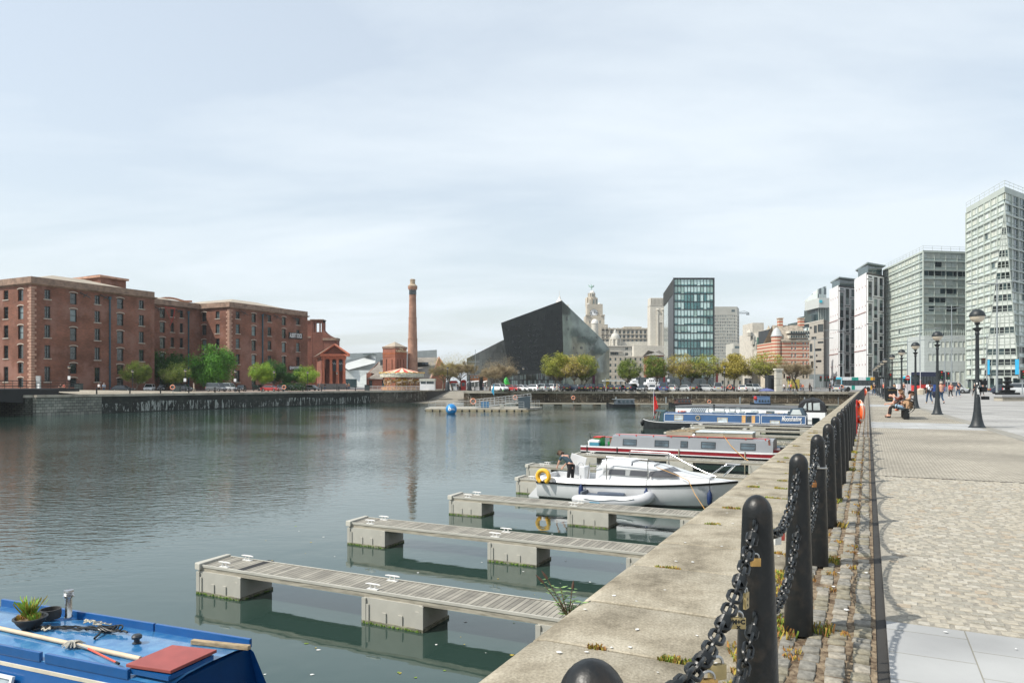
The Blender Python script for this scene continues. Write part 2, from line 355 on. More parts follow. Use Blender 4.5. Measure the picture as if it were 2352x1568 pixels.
# coping slabs of the near quay (rounded nose towards the water)
def stonemat(name,a,b,c,sc=1.3):
    m = bpy.data.materials.new(name); m.use_nodes = True; nt = m.node_tree; bs = nt.nodes['Principled BSDF']; bs.inputs['Roughness'].default_value = .9; bs.inputs['Specular IOR Level'].default_value = .2
    t = N(nt,'ShaderNodeTexCoord'); n = N(nt,'ShaderNodeTexNoise'); n.inputs['Scale'].default_value = sc; n.inputs['Detail'].default_value = 9; n.inputs['Roughness'].default_value = .68; nt.links.new(t.outputs['Object'],n.inputs['Vector'])
    r = N(nt,'ShaderNodeValToRGB'); r.color_ramp.elements[0].position = .30; r.color_ramp.elements[0].color = (*a,1); r.color_ramp.elements[1].position = .66; r.color_ramp.elements[1].color = (*c,1)
    e = r.color_ramp.elements.new(.47); e.color = (*b,1); nt.links.new(n.outputs['Fac'],r.inputs[0])
    n2 = N(nt,'ShaderNodeTexNoise'); n2.inputs['Scale'].default_value = 55; n2.inputs['Detail'].default_value = 4; nt.links.new(t.outputs['Object'],n2.inputs['Vector'])
    r2 = N(nt,'ShaderNodeValToRGB'); r2.color_ramp.elements[0].position = .3; r2.color_ramp.elements[0].color = (.72,.72,.70,1); r2.color_ramp.elements[1].position = .7; r2.color_ramp.elements[1].color = (1.12,1.12,1.1,1)
    nt.links.new(n2.outputs['Fac'],r2.inputs[0]); mx = N(nt,'ShaderNodeMixRGB',blend_type='MULTIPLY'); mx.inputs[0].default_value = 1; nt.links.new(r.outputs[0],mx.inputs[1]); nt.links.new(r2.outputs[0],mx.inputs[2])
    nt.links.new(mx.outputs[0],bs.inputs['Base Color']); bu = N(nt,'ShaderNodeBump'); bu.inputs['Distance'].default_value = .006; nt.links.new(n2.outputs['Fac'],bu.inputs['Height']); nt.links.new(bu.outputs[0],bs.inputs['Normal'])
    return m
COPE = stonemat('coping_stone',(.14,.12,.088),(.30,.265,.205),(.43,.39,.315),1.7)
def vnoise(x): return mnoise.noise(Vector((x,3.1,0)))
m = MB(); joints = [-2.5]
while joints[-1] < 172: joints.append(joints[-1]+random.uniform(.85,1.25))
for a,b_ in zip(joints,joints[1:]):
    dz = random.uniform(-.006,.004); prof = [(-.66,-.3),(-.66,-.012),(-.68,0),(-1.2,.004),(-1.80,0),(-1.87,-.010),(-1.905,-.03),(-1.92,-.07),(-1.925,-.42)]
    g = .011; k = (b_-a)
    rings = [[(a+g+random.uniform(0,.006),-v,z+dz-.008) for v,z in prof]]+[[(a+g+.012+(k-2*g-.024)*t,-v,z+dz+random.uniform(-.001,.001)) for v,z in prof] for t in (0,.5,1)]+[[(b_-g,-v,z+dz-.008) for v,z in prof]]
    m.loft([q[::-1] for q in rings],0,cap=True)
NQ = thing('dock_wall','near dock wall with worn pale coping slabs running beside the black bollards','dock wall',(0,0,0),RQ)
m.build('coping',COPE,NQ,smooth=True,auto=35)
WALL_F = brick('rubble_wall',(.21,.16,.11),(.12,.095,.07),(.06,.05,.04),.75,.32,.03,.5,.25,.03,.9,vary=.5,stain=(.30,.25,.185),ssc=.5)
m = MB(); m.b2(-2.5,172,.64,1.86,-5,-.34); m.build('wall',WALL_F,NQ)
m = MB(); m.b2(-2.5,172,.6,.64,-.3,-.02); m.build('joint',SOIL,NQ)
# other walls -----------------------------------------------------------------
def wallmat(name,c1,c2,streak,lo,hi,sthr,mortar=(.03,.03,.028),bw=.9,bh=.38):
    brick(name,c1,c2,mortar,bw,bh,.03,.5,.18,.03,.9,vary=.55); m = MT[name]; nt = m.node_tree; b = nt.nodes['Principled BSDF']
    src = b.inputs['Base Color'].links[0].from_socket; t = N(nt,'ShaderNodeTexCoord'); q = N(nt,'ShaderNodeMapping'); q.inputs['Scale'].default_value = (2.6,2.6,.55); nt.links.new(t.outputs['Object'],q.inputs[0])
    n = N(nt,'ShaderNodeTexNoise'); n.inputs['Scale'].default_value = 1; n.inputs['Detail'].default_value = 5; n.inputs['Roughness'].default_value = .7; nt.links.new(q.outputs[0],n.inputs['Vector'])
    n0 = N(nt,'ShaderNodeTexNoise'); n0.inputs['Scale'].default_value = .12; nt.links.new(t.outputs['Object'],n0.inputs['Vector'])
    sp = N(nt,'ShaderNodeSeparateXYZ'); nt.links.new(t.outputs['Object'],sp.inputs[0])
    band = mth(nt,'MULTIPLY',mth(nt,'GREATER_THAN',sp.outputs[2],lo),mth(nt,'LESS_THAN',sp.outputs[2],mth(nt,'ADD',hi-.8,mth(nt,'MULTIPLY',n0.outputs['Fac'],1.8))))
    k = mth(nt,'MULTIPLY',mth(nt,'GREATER_THAN',mth(nt,'ADD',n.outputs['Fac'],mth(nt,'MULTIPLY',n0.outputs['Fac'],.16)),sthr+.08),band)
    mx = N(nt,'ShaderNodeMixRGB'); mx.inputs[2].default_value = (*streak,1); nt.links.new(mth(nt,'MULTIPLY',k,.8),mx.inputs[0]); nt.links.new(src,mx.inputs[1]); nt.links.new(mx.outputs[0],b.inputs['Base Color'])
    return m
WALL_L = wallmat('granite_wall',(.062,.066,.058),(.034,.04,.036),(.42,.45,.42),-2.75,-1.5,.57)
WALL_C = wallmat('curved_wall',(.17,.15,.12),(.10,.092,.075),(.36,.34,.30),-2.4,-.6,.60)
WALL_G = wallmat('far_rubble',(.20,.155,.105),(.085,.068,.05),(.40,.35,.28),-2.2,-.3,.60,(.03,.025,.02),.7,.3)
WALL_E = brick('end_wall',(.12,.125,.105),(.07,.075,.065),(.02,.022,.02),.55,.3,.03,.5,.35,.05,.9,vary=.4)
COPE2 = stonemat('far_coping',(.2,.18,.15),(.36,.33,.28),(.46,.43,.37),.5)
def dockwall(pts,label,ma,cope=COPE2,ch=.35,cw=1.1,bot=-5):
    t = thing('dock_wall',label,'dock wall',(*pts[0],0)); m = MB(); m2 = MB(); P = [Vector((p[0]-pts[0][0],p[1]-pts[0][1],0)) for p in pts]
    nn = []
    for i in range(len(P)):
        d = (P[min(i+1,len(P)-1)]-P[max(i-1,0)]).normalized(); nn.append(Vector((-d.y,d.x,0)))   # inland side
    z = Vector((0,0,1))
    m.loft([[p-n*.0+z*bot,p+n*.9+z*bot,p+n*.9-z*ch,p-z*ch] for p,n in zip(P,nn)])
    m2.loft([[p-n*.06-z*ch,p+n*cw-z*ch,p+n*cw,p-n*.0,p-n*.06-z*.06] for p,n in zip(P,nn)])
    m.build('wall',ma,t); m2.build('coping',cope,t); return t
# direction: land on the left of travel
EM = (E1[0]+(E2[0]-E1[0])*.13,E1[1]+(E2[1]-E1[1])*.13)
dockwall([EM,E1],'paler rubble end of the left dock wall beside the footbridge',brick('pale_rubble',(.31,.315,.27),(.19,.20,.175),(.06,.065,.055),.8,.42,.03,.5,.35,.05,.9,vary=.4))
DWL = dockwall([E2,EM],'long dark granite dock wall streaked white below the red brick warehouses',WALL_L)
dockwall([E3]+arc[::-1]+[E2],'short curved dock wall of pale stained stone in front of the carousel',WALL_C)
dockwall([CW,E3],'plain dark dock wall along the left side of the slipway',mat('dark_slip_wall',(.05,.045,.04),.9,sc=1))
dockwall([CB,CA],'long brown rubble dock wall below the parked cars',WALL_G,ch=.5,cw=1.3)
dockwall([CA,CA2],'side wall of the slipway under the bare trees',WALL_G,ch=.5,cw=1.0)
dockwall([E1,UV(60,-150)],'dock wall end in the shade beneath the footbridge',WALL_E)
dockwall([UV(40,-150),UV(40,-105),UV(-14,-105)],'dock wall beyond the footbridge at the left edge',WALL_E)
m = MB(); m.b2(-8,8,0,1,-5,.2); tag(m.build('passage_backing',mat('backing_black',(.02,.022,.02),.8),loc=(*UV(48,-136),0),rz=RQ),'black backing added for the dark shade of the passage below the footbridge','backing')  # near-black backing added to stand in for the shadow inside the passage
# slipway
m = MB(); bl = (-26.0,160.0); m.add([(-25.5,161,-3.3),(-9.8,161.5,-3.3),(*CA2,-.03),(*CW,-.03)],[(0,1,2,3)])
SLIP = brick('slip_setts',(.33,.30,.25),(.25,.23,.19),(.15,.14,.11),.5,.3,.03,.5,.3,.004,.9,flat=True,vary=.3)
tag(m.build('slipway',SLIP),kind='structure')
m = MB(); m.add([(-14.5,161.4,-3.28),(-9.85,161.6,-3.28),(-11.3,195,-1.62),(-13.2,195,-1.62)],[(0,1,2,3)]); tag(m.build('slipway_concrete',mat('slip_concrete',(.45,.42,.37),.9,sc=.6)),kind='structure')
m = MB(); m.b2(13.96,13.99,-5,-E,-.01,.006); tag(m.build('expansion_joint',MT['drain'],rz=RQ),kind='structure')
# raised setts at the left end of the far-left quay
rows = []; m = MB()
for i in range(13):
    u = 60.2+i*3.2; k = max(0,1-i/12)**.8; rows.append([(u,105.9-(u-60)*.043+1.2+t*13,.004+.82*k*min(1,t*1.05)) for t in (0,.35,.7,1.0)]+[(u,146,.004+.86*k)])
for i in range(12):
    for j in range(4): m.add([rows[i][j],rows[i+1][j],rows[i+1][j+1],rows[i][j+1]],[(0,1,2,3)])
SLOPE = brick('slope_setts',(.42,.37,.29),(.30,.27,.22),(.17,.15,.12),1.1,.5,.05,.5,.3,.004,.9,flat=2,vary=.35)
tag(m.build('sett_slope',SLOPE,rz=RQ),kind='structure')
m = MB(); m.b2(60.2,155,107,146,-.01,0); tag(m.build('quay_paving',brick('quay_paving',(.36,.27,.23),(.31,.25,.21),(.2,.17,.14),.8,.4,.03,.5,.1,.002,.9,flat=True,vary=.2),rz=RQ),kind='structure')
# ================================================================= buildings: helpers
class Fr:
    """local frame: origin P0, x axis towards P1, y axis away from the viewer"""
    def __init__(s,P0,P1):
        s.o = P0; dx,dy = P1[0]-P0[0],P1[1]-P0[1]; s.L = math.hypot(dx,dy); s.d = (dx/s.L,dy/s.L); s.rz = math.atan2(dy,dx)
    def l(s,P): x,y = P[0]-s.o[0],P[1]-s.o[1]; return (x*s.d[0]+y*s.d[1],-x*s.d[1]+y*s.d[0])
def W3(A,d,a,z,dep=0):                                   # point on a wall: a along, dep inwards
    return (A[0]+d[0]*a-d[1]*dep,A[1]+d[1]*a+d[0]*dep,z)
def wdir(A,B):
    L = math.hypot(B[0]-A[0],B[1]-A[1]); return ((B[0]-A[0])/L,(B[1]-A[1])/L),L
def facade(m,A,B,z0,z1,holes,dep=.3,mi=0,mr=None):
    d,L = wdir(A,B); xs = sorted({0,L,*[h[0] for h in holes],*[h[1] for h in holes]}); zs = sorted({z0,z1,*[h[2] for h in holes],*[h[3] for h in holes]})
    for i in range(len(xs)-1):
        k = 0
        while k < len(zs)-1:
            xc = (xs[i]+xs[i+1])/2
            def hol(q): zc = (zs[q]+zs[q+1])/2; return any(h[0] < xc < h[1] and h[2] < zc < h[3] for h in holes)
            if hol(k): k += 1; continue
            e = k
            while e+1 < len(zs)-1 and not hol(e+1): e += 1
            m.quad(W3(A,d,xs[i],zs[k]),W3(A,d,xs[i+1],zs[k]),W3(A,d,xs[i+1],zs[e+1]),W3(A,d,xs[i],zs[e+1]),mi); k = e+1
    for a,b,c,e in holes:
        P = lambda x,z,q: W3(A,d,x,z,q); r = mi if mr is None else mr
        m.quad(P(a,c,0),P(a,c,dep),P(a,e,dep),P(a,e,0),r); m.quad(P(b,c,dep),P(b,c,0),P(b,e,0),P(b,e,dep),r)
        m.quad(P(a,c,0),P(b,c,0),P(b,c,dep),P(a,c,dep),r); m.quad(P(a,e,dep),P(b,e,dep),P(b,e,0),P(a,e,0),r)
WC = {}
WST = mat('window_stone',(.42,.37,.31),.85,sc=2)
def winmesh(w,h,kind,fm,gm):
    w = round(w,1); h = round(h,1); key = (w,h,kind,fm.name,gm.name)
    if key in WC: return WC[key]
    m = MB(); t = .09; y0,y1 = -.06,.03
    nx,nz = {'sash': (2,3),'bay': (1,2),'six': (3,4),'plain': (1,1),'two': (2,1),'door': (2,1)}[kind]
    m.b2(-w/2,-w/2+t,y0,y1,0,h); m.b2(w/2-t,w/2,y0,y1,0,h); m.b2(-w/2+t,w/2-t,y0,y1,0,t); m.b2(-w/2+t,w/2-t,y0,y1,h-t,h)
    for i in range(1,nx): x = -w/2+w*i/nx; m.b2(x-.03,x+.03,y0+.012,y1-.004,t,h-t)
    for i in range(1,nz): z = h*i/nz; m.b2(-w/2+t,w/2-t,y0+.006,y1-.002,z-.03,z+.03)
    if kind == 'sash' and fm.name == 'window_frame_dark': m.b2(-w/2-.22,w/2+.22,-.42,-.12,-.2,-.02,1)
    if kind == 'bay': archbit(m,(0,0),(1,0),-w/2-.12,w/2+.12,h-.05,.22,.17,.36,1)
    g = MB(); g.b2(-w/2+.02,w/2-.02,.034,.06,.02,h-.02)
    WC[key] = (m.mesh('window',[fm,WST]),g.mesh('pane',gm)); return WC[key]
def window(root,A,d,hole,dep,kind,fm,gm):
    a,b,c,e = hole; fme,gme = winmesh(b-a,e-c,kind,fm,gm); p = W3(A,d,(a+b)/2,c,dep-.05)
    o = put('window',fme,root,p,math.atan2(d[1],d[0])); o.scale = ((b-a)/round(b-a,1),1,(e-c)/round(e-c,1)); put('pane',gme,o); return o
def archbit(m,A,d,a,b,z,h,t=.16,out=.04,mi=0,n=6):   # shallow curved lintel, proud of the wall
    lo = []; hi = []
    for i in range(n+1):
        x = a-.1+(b-a+.2)*i/n; k = 4*(i/n)*(1-i/n); lo.append((x,z+h*k)); hi.append((x,z+h*k+t))
    for i in range(n):
        q = [(lo[i]),(lo[i+1]),(hi[i+1]),(hi[i])]
        f = [W3(A,d,x,zz,-out) for x,zz in q]; bk = [W3(A,d,x,zz,.05) for x,zz in q]
        m.add(f+bk,[(0,1,2,3),(3,2,6,7),(0,4,5,1),(0,3,7,4),(1,5,6,2)],mi)
class Panes:
    def __init__(s): s.q = []
    def add(s,pts,mi): s.q.append((pts,mi))
    def build(s,root,mats,cap=100,name='window'):
        w = Matrix.Translation(root.location) @ Matrix.Rotation(root.rotation_euler.z,4,'Z')
        def key(q): c = sum((Vector(p) for p in q[0]),Vector())/4; c = w @ c; a = (Vector(q[0][1])-Vector(q[0][0])).cross(Vector(q[0][3])-Vector(q[0][0])).length; return -a/max(1,c.y)**2
        s.q.sort(key=key)
        for pts,mi in s.q[:cap]: m = MB(); m.add(pts,[(0,1,2,3)]); m.build(name,mats[mi],root)
        if len(s.q) > cap:
            m = MB()
            for pts,mi in s.q[cap:]: m.add(pts,[(0,1,2,3)],mi)
            m.build(name,mats,root)['kind'] = 'stuff'
def bars(m,A,B,z0,z1,xs,zs,bw=.15,bh=.3,out=.0,dep=.25,mi=0,mh=None):
    d,L = wdir(A,B); rz = math.atan2(d[1],d[0])
    for x in xs:
        p = W3(A,d,x,(z0+z1)/2,(dep-out)/2); m.box(p,(bw,dep+out,z1-z0),mi,rz)
    for z in zs:
        p = W3(A,d,L/2,z,(dep-out)/2-.008); m.box(p,(L,dep+out+.012,bh),mi if mh is None else mh,rz)
def cells(P,A,B,xs,zs,dep,pick,ins=(0,0,0,0)):
    d,L = wdir(A,B)
    for i in range(len(xs)-1):
        for k in range(len(zs)-1):
            mi = pick(i,k)
            if mi is None: continue
            a,b,c,e = xs[i]+ins[0],xs[i+1]-ins[1],zs[k]+ins[2],zs[k+1]-ins[3]
            P.add([W3(A,d,a,c,dep),W3(A,d,b,c,dep),W3(A,d,b,e,dep),W3(A,d,a,e,dep)],mi)
def lin(a,b,n): return [a+(b-a)*i/n for i in range(n+1)]
# ================================================================= brick warehouse
BR = brick('red_brick',(.27,.105,.066),(.175,.072,.048),(.19,.13,.10),.45,.15,.016,.5,.22,.008,.88,vary=.45,stain=(.25,.135,.105),ssc=.16)
SND = mat('sandstone',(.46,.27,.19),.9,sc=1.2,var=.22,bump=.01)
SND2 = mat('parapet_stone',(.25,.17,.125),.9,sc=.9,var=.3,bump=.01)
ROOFT = mat('tan_roof',(.35,.30,.235),.7,sc=.4,var=.1)
FRD = mat('window_frame_dark',(.02,.03,.032),.5)
PIPE = mat('blue_pipe',(.02,.07,.10),.5)
WGL = glass('warehouse_glass',(.02,.03,.032),var=.5,sc=.25,wav=.03); WGP = glass('warehouse_glass_pale',(.16,.21,.22),.1,.8)
U0,V0 = 80.2,-141.5
WH = thing('brick_warehouse','long red brick dockside warehouse with rows of dark windows and white name boards','warehouse',UV(U0,V0),RQ)
ZT = 21.9
path = [(0,36),(0,0),(26,0),(26,10.4),(46.8,10.4),(46.8,0),(74.3,0),(74.3,30)]
def cxD(n,x): off = {1: 0,2: 600}[n]; return (x/2.489+off)/1.7415
rowsA = [(2.0,4.9),(6.5,9.0),(10.5,12.9),(14.2,16.5),(17.9,19.7)]
rowsL = [(.9,2.7),(3.6,5.6),(6.4,9.0),(10.1,12.7),(13.9,16.4),(17.4,19.6)]
def frontcols(cl,n,v,x0):                                  # pixel columns on a wall of constant v
    return [(Uat(cxD(n,a),v)-x0,Uat(cxD(n,b),v)-x0,k) for a,b,k in cl]
F1 = frontcols([(443,502,'A'),(697,765,'L'),(942,997,'A'),(1165,1230,'L'),(1384,1434,'A')],1,V0,U0)
F2 = frontcols([(855,894,'A'),(1012,1055,'L'),(1172,1208,'A'),(1314,1353,'L'),(1456,1490,'A')],2,V0,U0+46.8)
FR_ = frontcols([(97,150,'L'),(205,240,'A'),(298,330,'A')],2,V0-10.4,U0+26)
def retcols(cl,n,u,y1): return sorted([(y1-(-(Vat(cxD(n,a),u)-V0)),y1-(-(Vat(cxD(n,b),u)-V0)),k) for a,b,k in cl])
R1 = retcols([(36,82,'A'),(178,232,'L')],1,U0,36)
R2 = retcols([(417,451,'A'),(515,561,'L'),(653,692,'A')],2,U0+46.8,10.4)
R1 = [(q[0]-12,q[1]-12.5,q[2]) for q in R1[:1]]+R1
walls = [(path[0],path[1],R1),(path[1],path[2],F1),(path[2],path[3],[]),(path[3],path[4],FR_),(path[4],path[5],R2),(path[5],path[6],F2),(path[6],path[7],[])]
m = MB()
for A,B,cl in walls:
    holes = []; d,L = wdir(A,B)
    for a,b,k in cl:
        for c,e in (rowsA if k == 'A' else rowsL): holes.append((a,b,c,e))
    facade(m,A,B,-.5,ZT-1.6,holes,.35)
    for a,b,k in cl:
        for j,(c,e) in enumerate(rowsA if k == 'A' else rowsL):
            gm = WGP if random.random() < (.45 if k == 'L' and j > 2 else .12) else WGL
            window(WH,A,d,(a,b,c,e),.35,'sash' if k == 'A' else 'bay',FRD,gm)
m.build('wall',BR,WH)
m = MB(); P3 = [Vector((*p,0)) for p in path]
def ringpath(P,offs,mi,m):                                  # sweep a (out, z) profile along the wall line
    rings = []
    for i,p in enumerate(P):
        a = (P[i]-P[i-1]).normalized() if i else None; b = (P[i+1]-P[i]).normalized() if i < len(P)-1 else None
        na = Vector((a.y,-a.x,0)) if a is not None else None; nb = Vector((b.y,-b.x,0)) if b is not None else None
        n = (na+nb) if (na is not None and nb is not None) else (na if na is not None else nb)
        if na is not None and nb is not None: n = n/ (1+na.dot(nb)) if 1+na.dot(nb) > .1 else n
        rings.append([p+n*o+Vector((0,0,z)) for o,z in offs])
    m.loft([r[::-1] for r in rings],mi)
ringpath(P3,[(-.4,ZT-1.61),(.02,ZT-1.61),(.25,ZT-1.5),(.5,ZT-1.32),(.5,ZT-1.22),(.05,ZT-1.15),(.05,ZT),(-.6,ZT),(-.6,ZT-1.6)],0,m)
m.build('parapet',SND2,WH)
QN = mat('quoin_stone',(.38,.235,.175),.9,sc=1.2,var=.2,bump=.01)
for cx_,cy_,s1,s2 in ((0,0,1,1),(46.8,0,1,1),(26,0,-1,1),(74.3,0,-1,1)):   # quoins
    z = 0; k = 0; m = MB()
    while z < ZT-2:
        l1,l2 = (.95,.75) if k % 2 else (.6,1.15)
        x0,x1 = (cx_-.03,cx_+l1) if s1 > 0 else (cx_-l1,cx_+.03)
        m.b2(x0,x1,cy_-.03,cy_+l2 if s1 > 0 else cy_+.5,z,z+.44); z += .53; k += 1
    m.build('quoin',QN if s1 > 0 else BR,WH)
m = MB()                                                      # shallow hipped roofs behind the parapets
def hip(m,x0,x1,y0,y1,z0,z1,ins,mi=0):
    v = [(x0,y0,z0),(x1,y0,z0),(x1,y1,z0),(x0,y1,z0),(x0+ins,y0+ins,z1),(x1-ins,y0+ins,z1),(x1-ins,y1-ins,z1),(x0+ins,y1-ins,z1)]
    m.add(v,[(0,1,5,4),(1,2,6,5),(2,3,7,6),(3,0,4,7),(4,5,6,7)],mi)
hip(m,.6,25.4,.6,36,ZT-.4,ZT+2.1,9); hip(m,47.4,73.7,.6,30,ZT-.4,ZT+2.1,9); hip(m,20,50,11,34,ZT-.4,ZT+1.5,8)
m.build('roof',ROOFT,WH)
m = MB(); xa,xb = Uat(231.4,V0-12)-U0,Uat(289.5,V0-12)-U0
m.b2(xa,xb,12,22,ZT,gz(637,xa*c_+U0*c_-(V0-12)*s_)); m.build('penthouse',BR,WH)
m = MB(); zp = gz(637,xa*c_+U0*c_-(V0-12)*s_); m.b2(xa-.45,xb+.45,11.55,22.45,zp,zp+.45); hip(m,xa-.2,xb+.2,11.8,22.2,zp+.45,zp+1.2,4); m.build('penthouse_cornice',SND,WH)
for q,v_,x0,n,xx in ((0,V0,U0,1,1090),(0,V0,U0,2,1118),(0,V0-10.4,U0,2,380)):
    u = Uat(cxD(n,xx),v_)-U0; y = -(v_-V0)-.16; m = MB(); m.tube([(u,y,0),(u,y,ZT-2.6)],.16,8); m.b2(u-.26,u+.26,y-.15,y+.12,ZT-2.7,ZT-2.2)
    for z in range(2,18,3): m.b2(u-.2,u+.2,y-.1,y+.16,z,z+.15)
    m.build('drainpipe',PIPE,WH)
# name boards
def board(root,x,z,w,h,txt,size,y=-.12,bm_=None,tm=None,bold=.012):
    m = MB(); m.b2(x-w/2,x+w/2,y-.05,y+.1,z-h/2,z+h/2); b = m.build('sign_board',bm_ or BLK,root); textmesh(txt,size,wallM(x,y-.075,z),tm or WHT,parent=b,ext=.02,bold=bold,fit=w*.9)
ua,ub = Uat(cxD(2,1380),V0)-U0,Uat(cxD(2,1514),V0)-U0
board(WH,(ua+ub)/2,14.8,ub-ua,1.7,'ALBERT DOCK',1.72)
board(WH,(ua+ub)/2,5.9,ub-ua,1.05,'EDWARD PAVILION',1.13)
# iron hoist arms under the cornice
HO = [(1,830,V0),(1,1030,V0),(2,925,V0),(2,1150,V0),(2,1250,V0),(2,1435,V0),(2,75,V0-10.4),(2,270,V0-10.4)]
for n,xx,v_ in HO:
    u = Uat(cxD(n,xx),v_)-U0; y = -(v_-V0); m = MB(); m.tube([(u-.8,y-.1,19.9),(u+.9,y-.9,18.9)],.09,5); m.tube([(u+.8,y-.1,19.8),(u-.5,y-.8,18.9)],.07,5); m.build('hoist_arm',FRD,WH)
m = MB(); u = Uat(cxD(2,190),V0-10.4)-U0; m.tube([(u-1.6,9.9,20.0),(u+.4,8.8,19.8),(u+.2,9.2,17.6),(u+.1,10.2,15.6)],.11,6); m.tube([(u-1.4,10,19.9),(u+.1,9.6,16.5)],.07,5); m.build('hoist_arm',mat('red_iron',(.4,.05,.04),.5),WH)
# steel roof arch seen over the recess
m = MB(); pts = [(36+i*2.2,24,ZT+.2+5.2*math.sin(math.pi*min(1,(i+1)/11))) for i in range(11)]; ua_,ub_ = Uat(352,V0-20)-U0,Uat(440,V0-20)-U0; zf = lambda t: gz(692-8*math.sin(math.pi*min(1,t*1.15+.1)),(U0+ua_+(ub_-ua_)*t)*c_-(V0-20)*s_); m.tube([(ua_+(ub_-ua_)*i/10,20,zf(i/10)) for i in range(11)],.28,6); m.build('roof_arch',mat('arch_brown',(.35,.16,.09),.6),WH)
# ================================================================= old customs office: portico, brick tower behind
Y0 = 205.; PX0 = gx(735,Y0); Fp = Fr((gx(741,Y0),Y0),(gx(789,Y0),Y0)); RP = mat('red_stone',(.60,.19,.105),.75,sc=1.5,var=.15)
RPD = brick('office_brick',(.31,.12,.08),(.22,.085,.06),(.18,.1,.08),.45,.15,.016,.5,.2,.008,.9,vary=.3)
PT = thing('portico_building','red temple fronted brick office with four thick columns beside the warehouse','building',(gx(736,Y0),Y0))
def px(x): return gx(x,Y0)-gx(736,Y0)
def pz(y): return gz(y,Y0)
m = MB()
for xc in (741,758.8,773.8,789):
    x = px(xc); cm = MB(); cm.lathe([(.56,0),(.56,.35),(.45,.45),(.44,3),(.38,pz(824)-pz(881)-.4),(.52,pz(824)-pz(881)-.25),(.54,pz(824)-pz(881))],14,(x,.7,pz(881))); cm.build('column',RP,PT,smooth=True)
m.b2(px(738),px(792.5),-.1,1.6,pz(824),pz(813.5)); m.b2(px(736),px(795),-.4,1.8,pz(815.6),pz(813.4)+.1)
m.extr([(px(733),pz(815.4)+.25),(px(802),pz(815.4)+.25),(px(767.5),pz(794)+.3)],'y',.2,1.5) if 0 else None
a,b,c = (px(737),pz(815)),(px(801),pz(815)),(px(769),pz(793))
def rake(p,q,t=.45):
    m.extr([(p[0],p[1]),(q[0],q[1]),(q[0],q[1]+t),(p[0],p[1]+t)],'y',-.7,1.6)
rake(a,c); rake(c,b); m.b2(a[0],b[0],-.65,1.5,a[1]-.35,a[1]+.02)
for i in range(14): x = a[0]+.8+(b[0]-a[0]-1.6)*i/13; m.b2(x-.12,x+.12,-.5,0,a[1]-.75,a[1]-.36)
m.build('pediment',RP,PT)
m = MB(); m.extr([(a[0]+.4,a[1]),(b[0]-.4,b[1]),(c[0],c[1])],'y',.6,.9); m.build('tympanum',RPD,PT)
m = MB(); zr = c[1]+.3;
m.add([(a[0]-.2,-.6,a[1]+.3),(c[0],-.6,zr+.15),(c[0]-9,26,zr+.15),(a[0]-9.5,26,a[1]+.3),(b[0],-.6,b[1]+.3),(b[0]-9,26,b[1]+.3)],[(0,1,2,3),(1,4,5,2)]); m.build('roof',mat('slate_brown',(.21,.175,.13),.85,sc=1.2,var=.35),PT)
m = MB(); m.add([(px(742),3.2,0),(px(787),3.2,0),(px(787),3.2,pz(822)),(px(742),3.2,pz(822))],[(0,1,2,3)])
m.add([(px(735),-0.1,0),(px(738),-.1,0),(px(738)-.3,3.2,pz(816)),(px(735),-.1,pz(816))],[(0,1,2,3)]) if 0 else None
q0 = (px(738),2.6); q1 = (px(738)-9,28); dd,LL = wdir(q1,q0)
hs = [(LL-4.4,LL-3.2,1.2,4.2),(LL-4.4,LL-3.2,5.6,8.6),(LL-9,LL-7.8,5.6,8.6)]
facade(m,q1,q0,0,pz(816),hs,.25)
for h in hs: window(PT,q1,dd,h,.25,'sash',WHT,GLD)
m.add([(px(787),3.2,0),(px(787)-9,28,0),(px(787)-9,28,pz(822)),(px(787),3.2,pz(822))],[(0,1,2,3)]); m.build('wall',RPD,PT)
for xc in (766.5,781.8): mm = MB(); mm.b2(px(xc)-.95,px(xc)+.95,1.2,1.26,pz(851.5),pz(827)); o = mm.build('banner',mat('banner_grey',(.05,.065,.075),.7),PT); textmesh('WWW',1.0,wallM(px(xc),1.17,pz(835)),LTG,parent=o,ext=.01)
m = MB(); m.b2(px(731),px(797),-1.2,4,-.2,pz(881)); m.build('plinth',mat('plinth',(.24,.22,.2),.9),PT)
Yt = 232.; TB = thing('brick_tower','tall arched red brick tower with low wing behind the portico','tower',(gx(703,Yt),Yt))
def px(x): return gx(x,Yt)-gx(703,Yt)
def pz(y): return gz(y,Yt)
m = MB(); xa,xb = px(714),px(740.5)
fh = [(1.15,1.75,pz(763),pz(743)),(2.2,3.1,pz(763),pz(741)),(0.3,.6,pz(760),pz(745))]
A,B = (xa,0),(xb,.5); facade(m,A,B,0,pz(735),[(.9,1.25,pz(762),pz(741)),(1.75,2.65,pz(762),pz(740)),(3.05,3.4,pz(762),pz(741))],.9)
m.b2(xa+.2,xb-.2,1.0,4,0,pz(764)); m.b2(xa,xa+.4,.01,4,0,pz(735)); m.b2(xb-.4,xb,.51,4,0,pz(735)); m.b2(xa,xb,.6,4,pz(740),pz(735)-.01)
m.b2(px(700),xa,.5,3,0,pz(736)); m.b2(xb,px(773),.6,4,0,pz(780)); m.build('wall',RPD,TB)
m = MB(); m.b2(xa-.25,xb+.25,-.25,4,pz(735),pz(733)); m.b2(xb,px(774),.3,4.2,pz(781.5),pz(775.5)); m.b2(px(700),xa,.2,3.2,pz(776),pz(772)); m.b2(px(700),xa,.2,3,pz(737),pz(734.8))
m.lathe([(2.1,-.3),(2.1,.3)],16,(0,0,0)) if 0 else None
pr = []
for i in range(7):
    t = i/6; pr.append((xb+5.0*t*.62*1.5,pz(757)-(pz(757)-pz(775.6))*math.sin(t*math.pi/2)**.8))
m.build('cornice',SND2,TB)
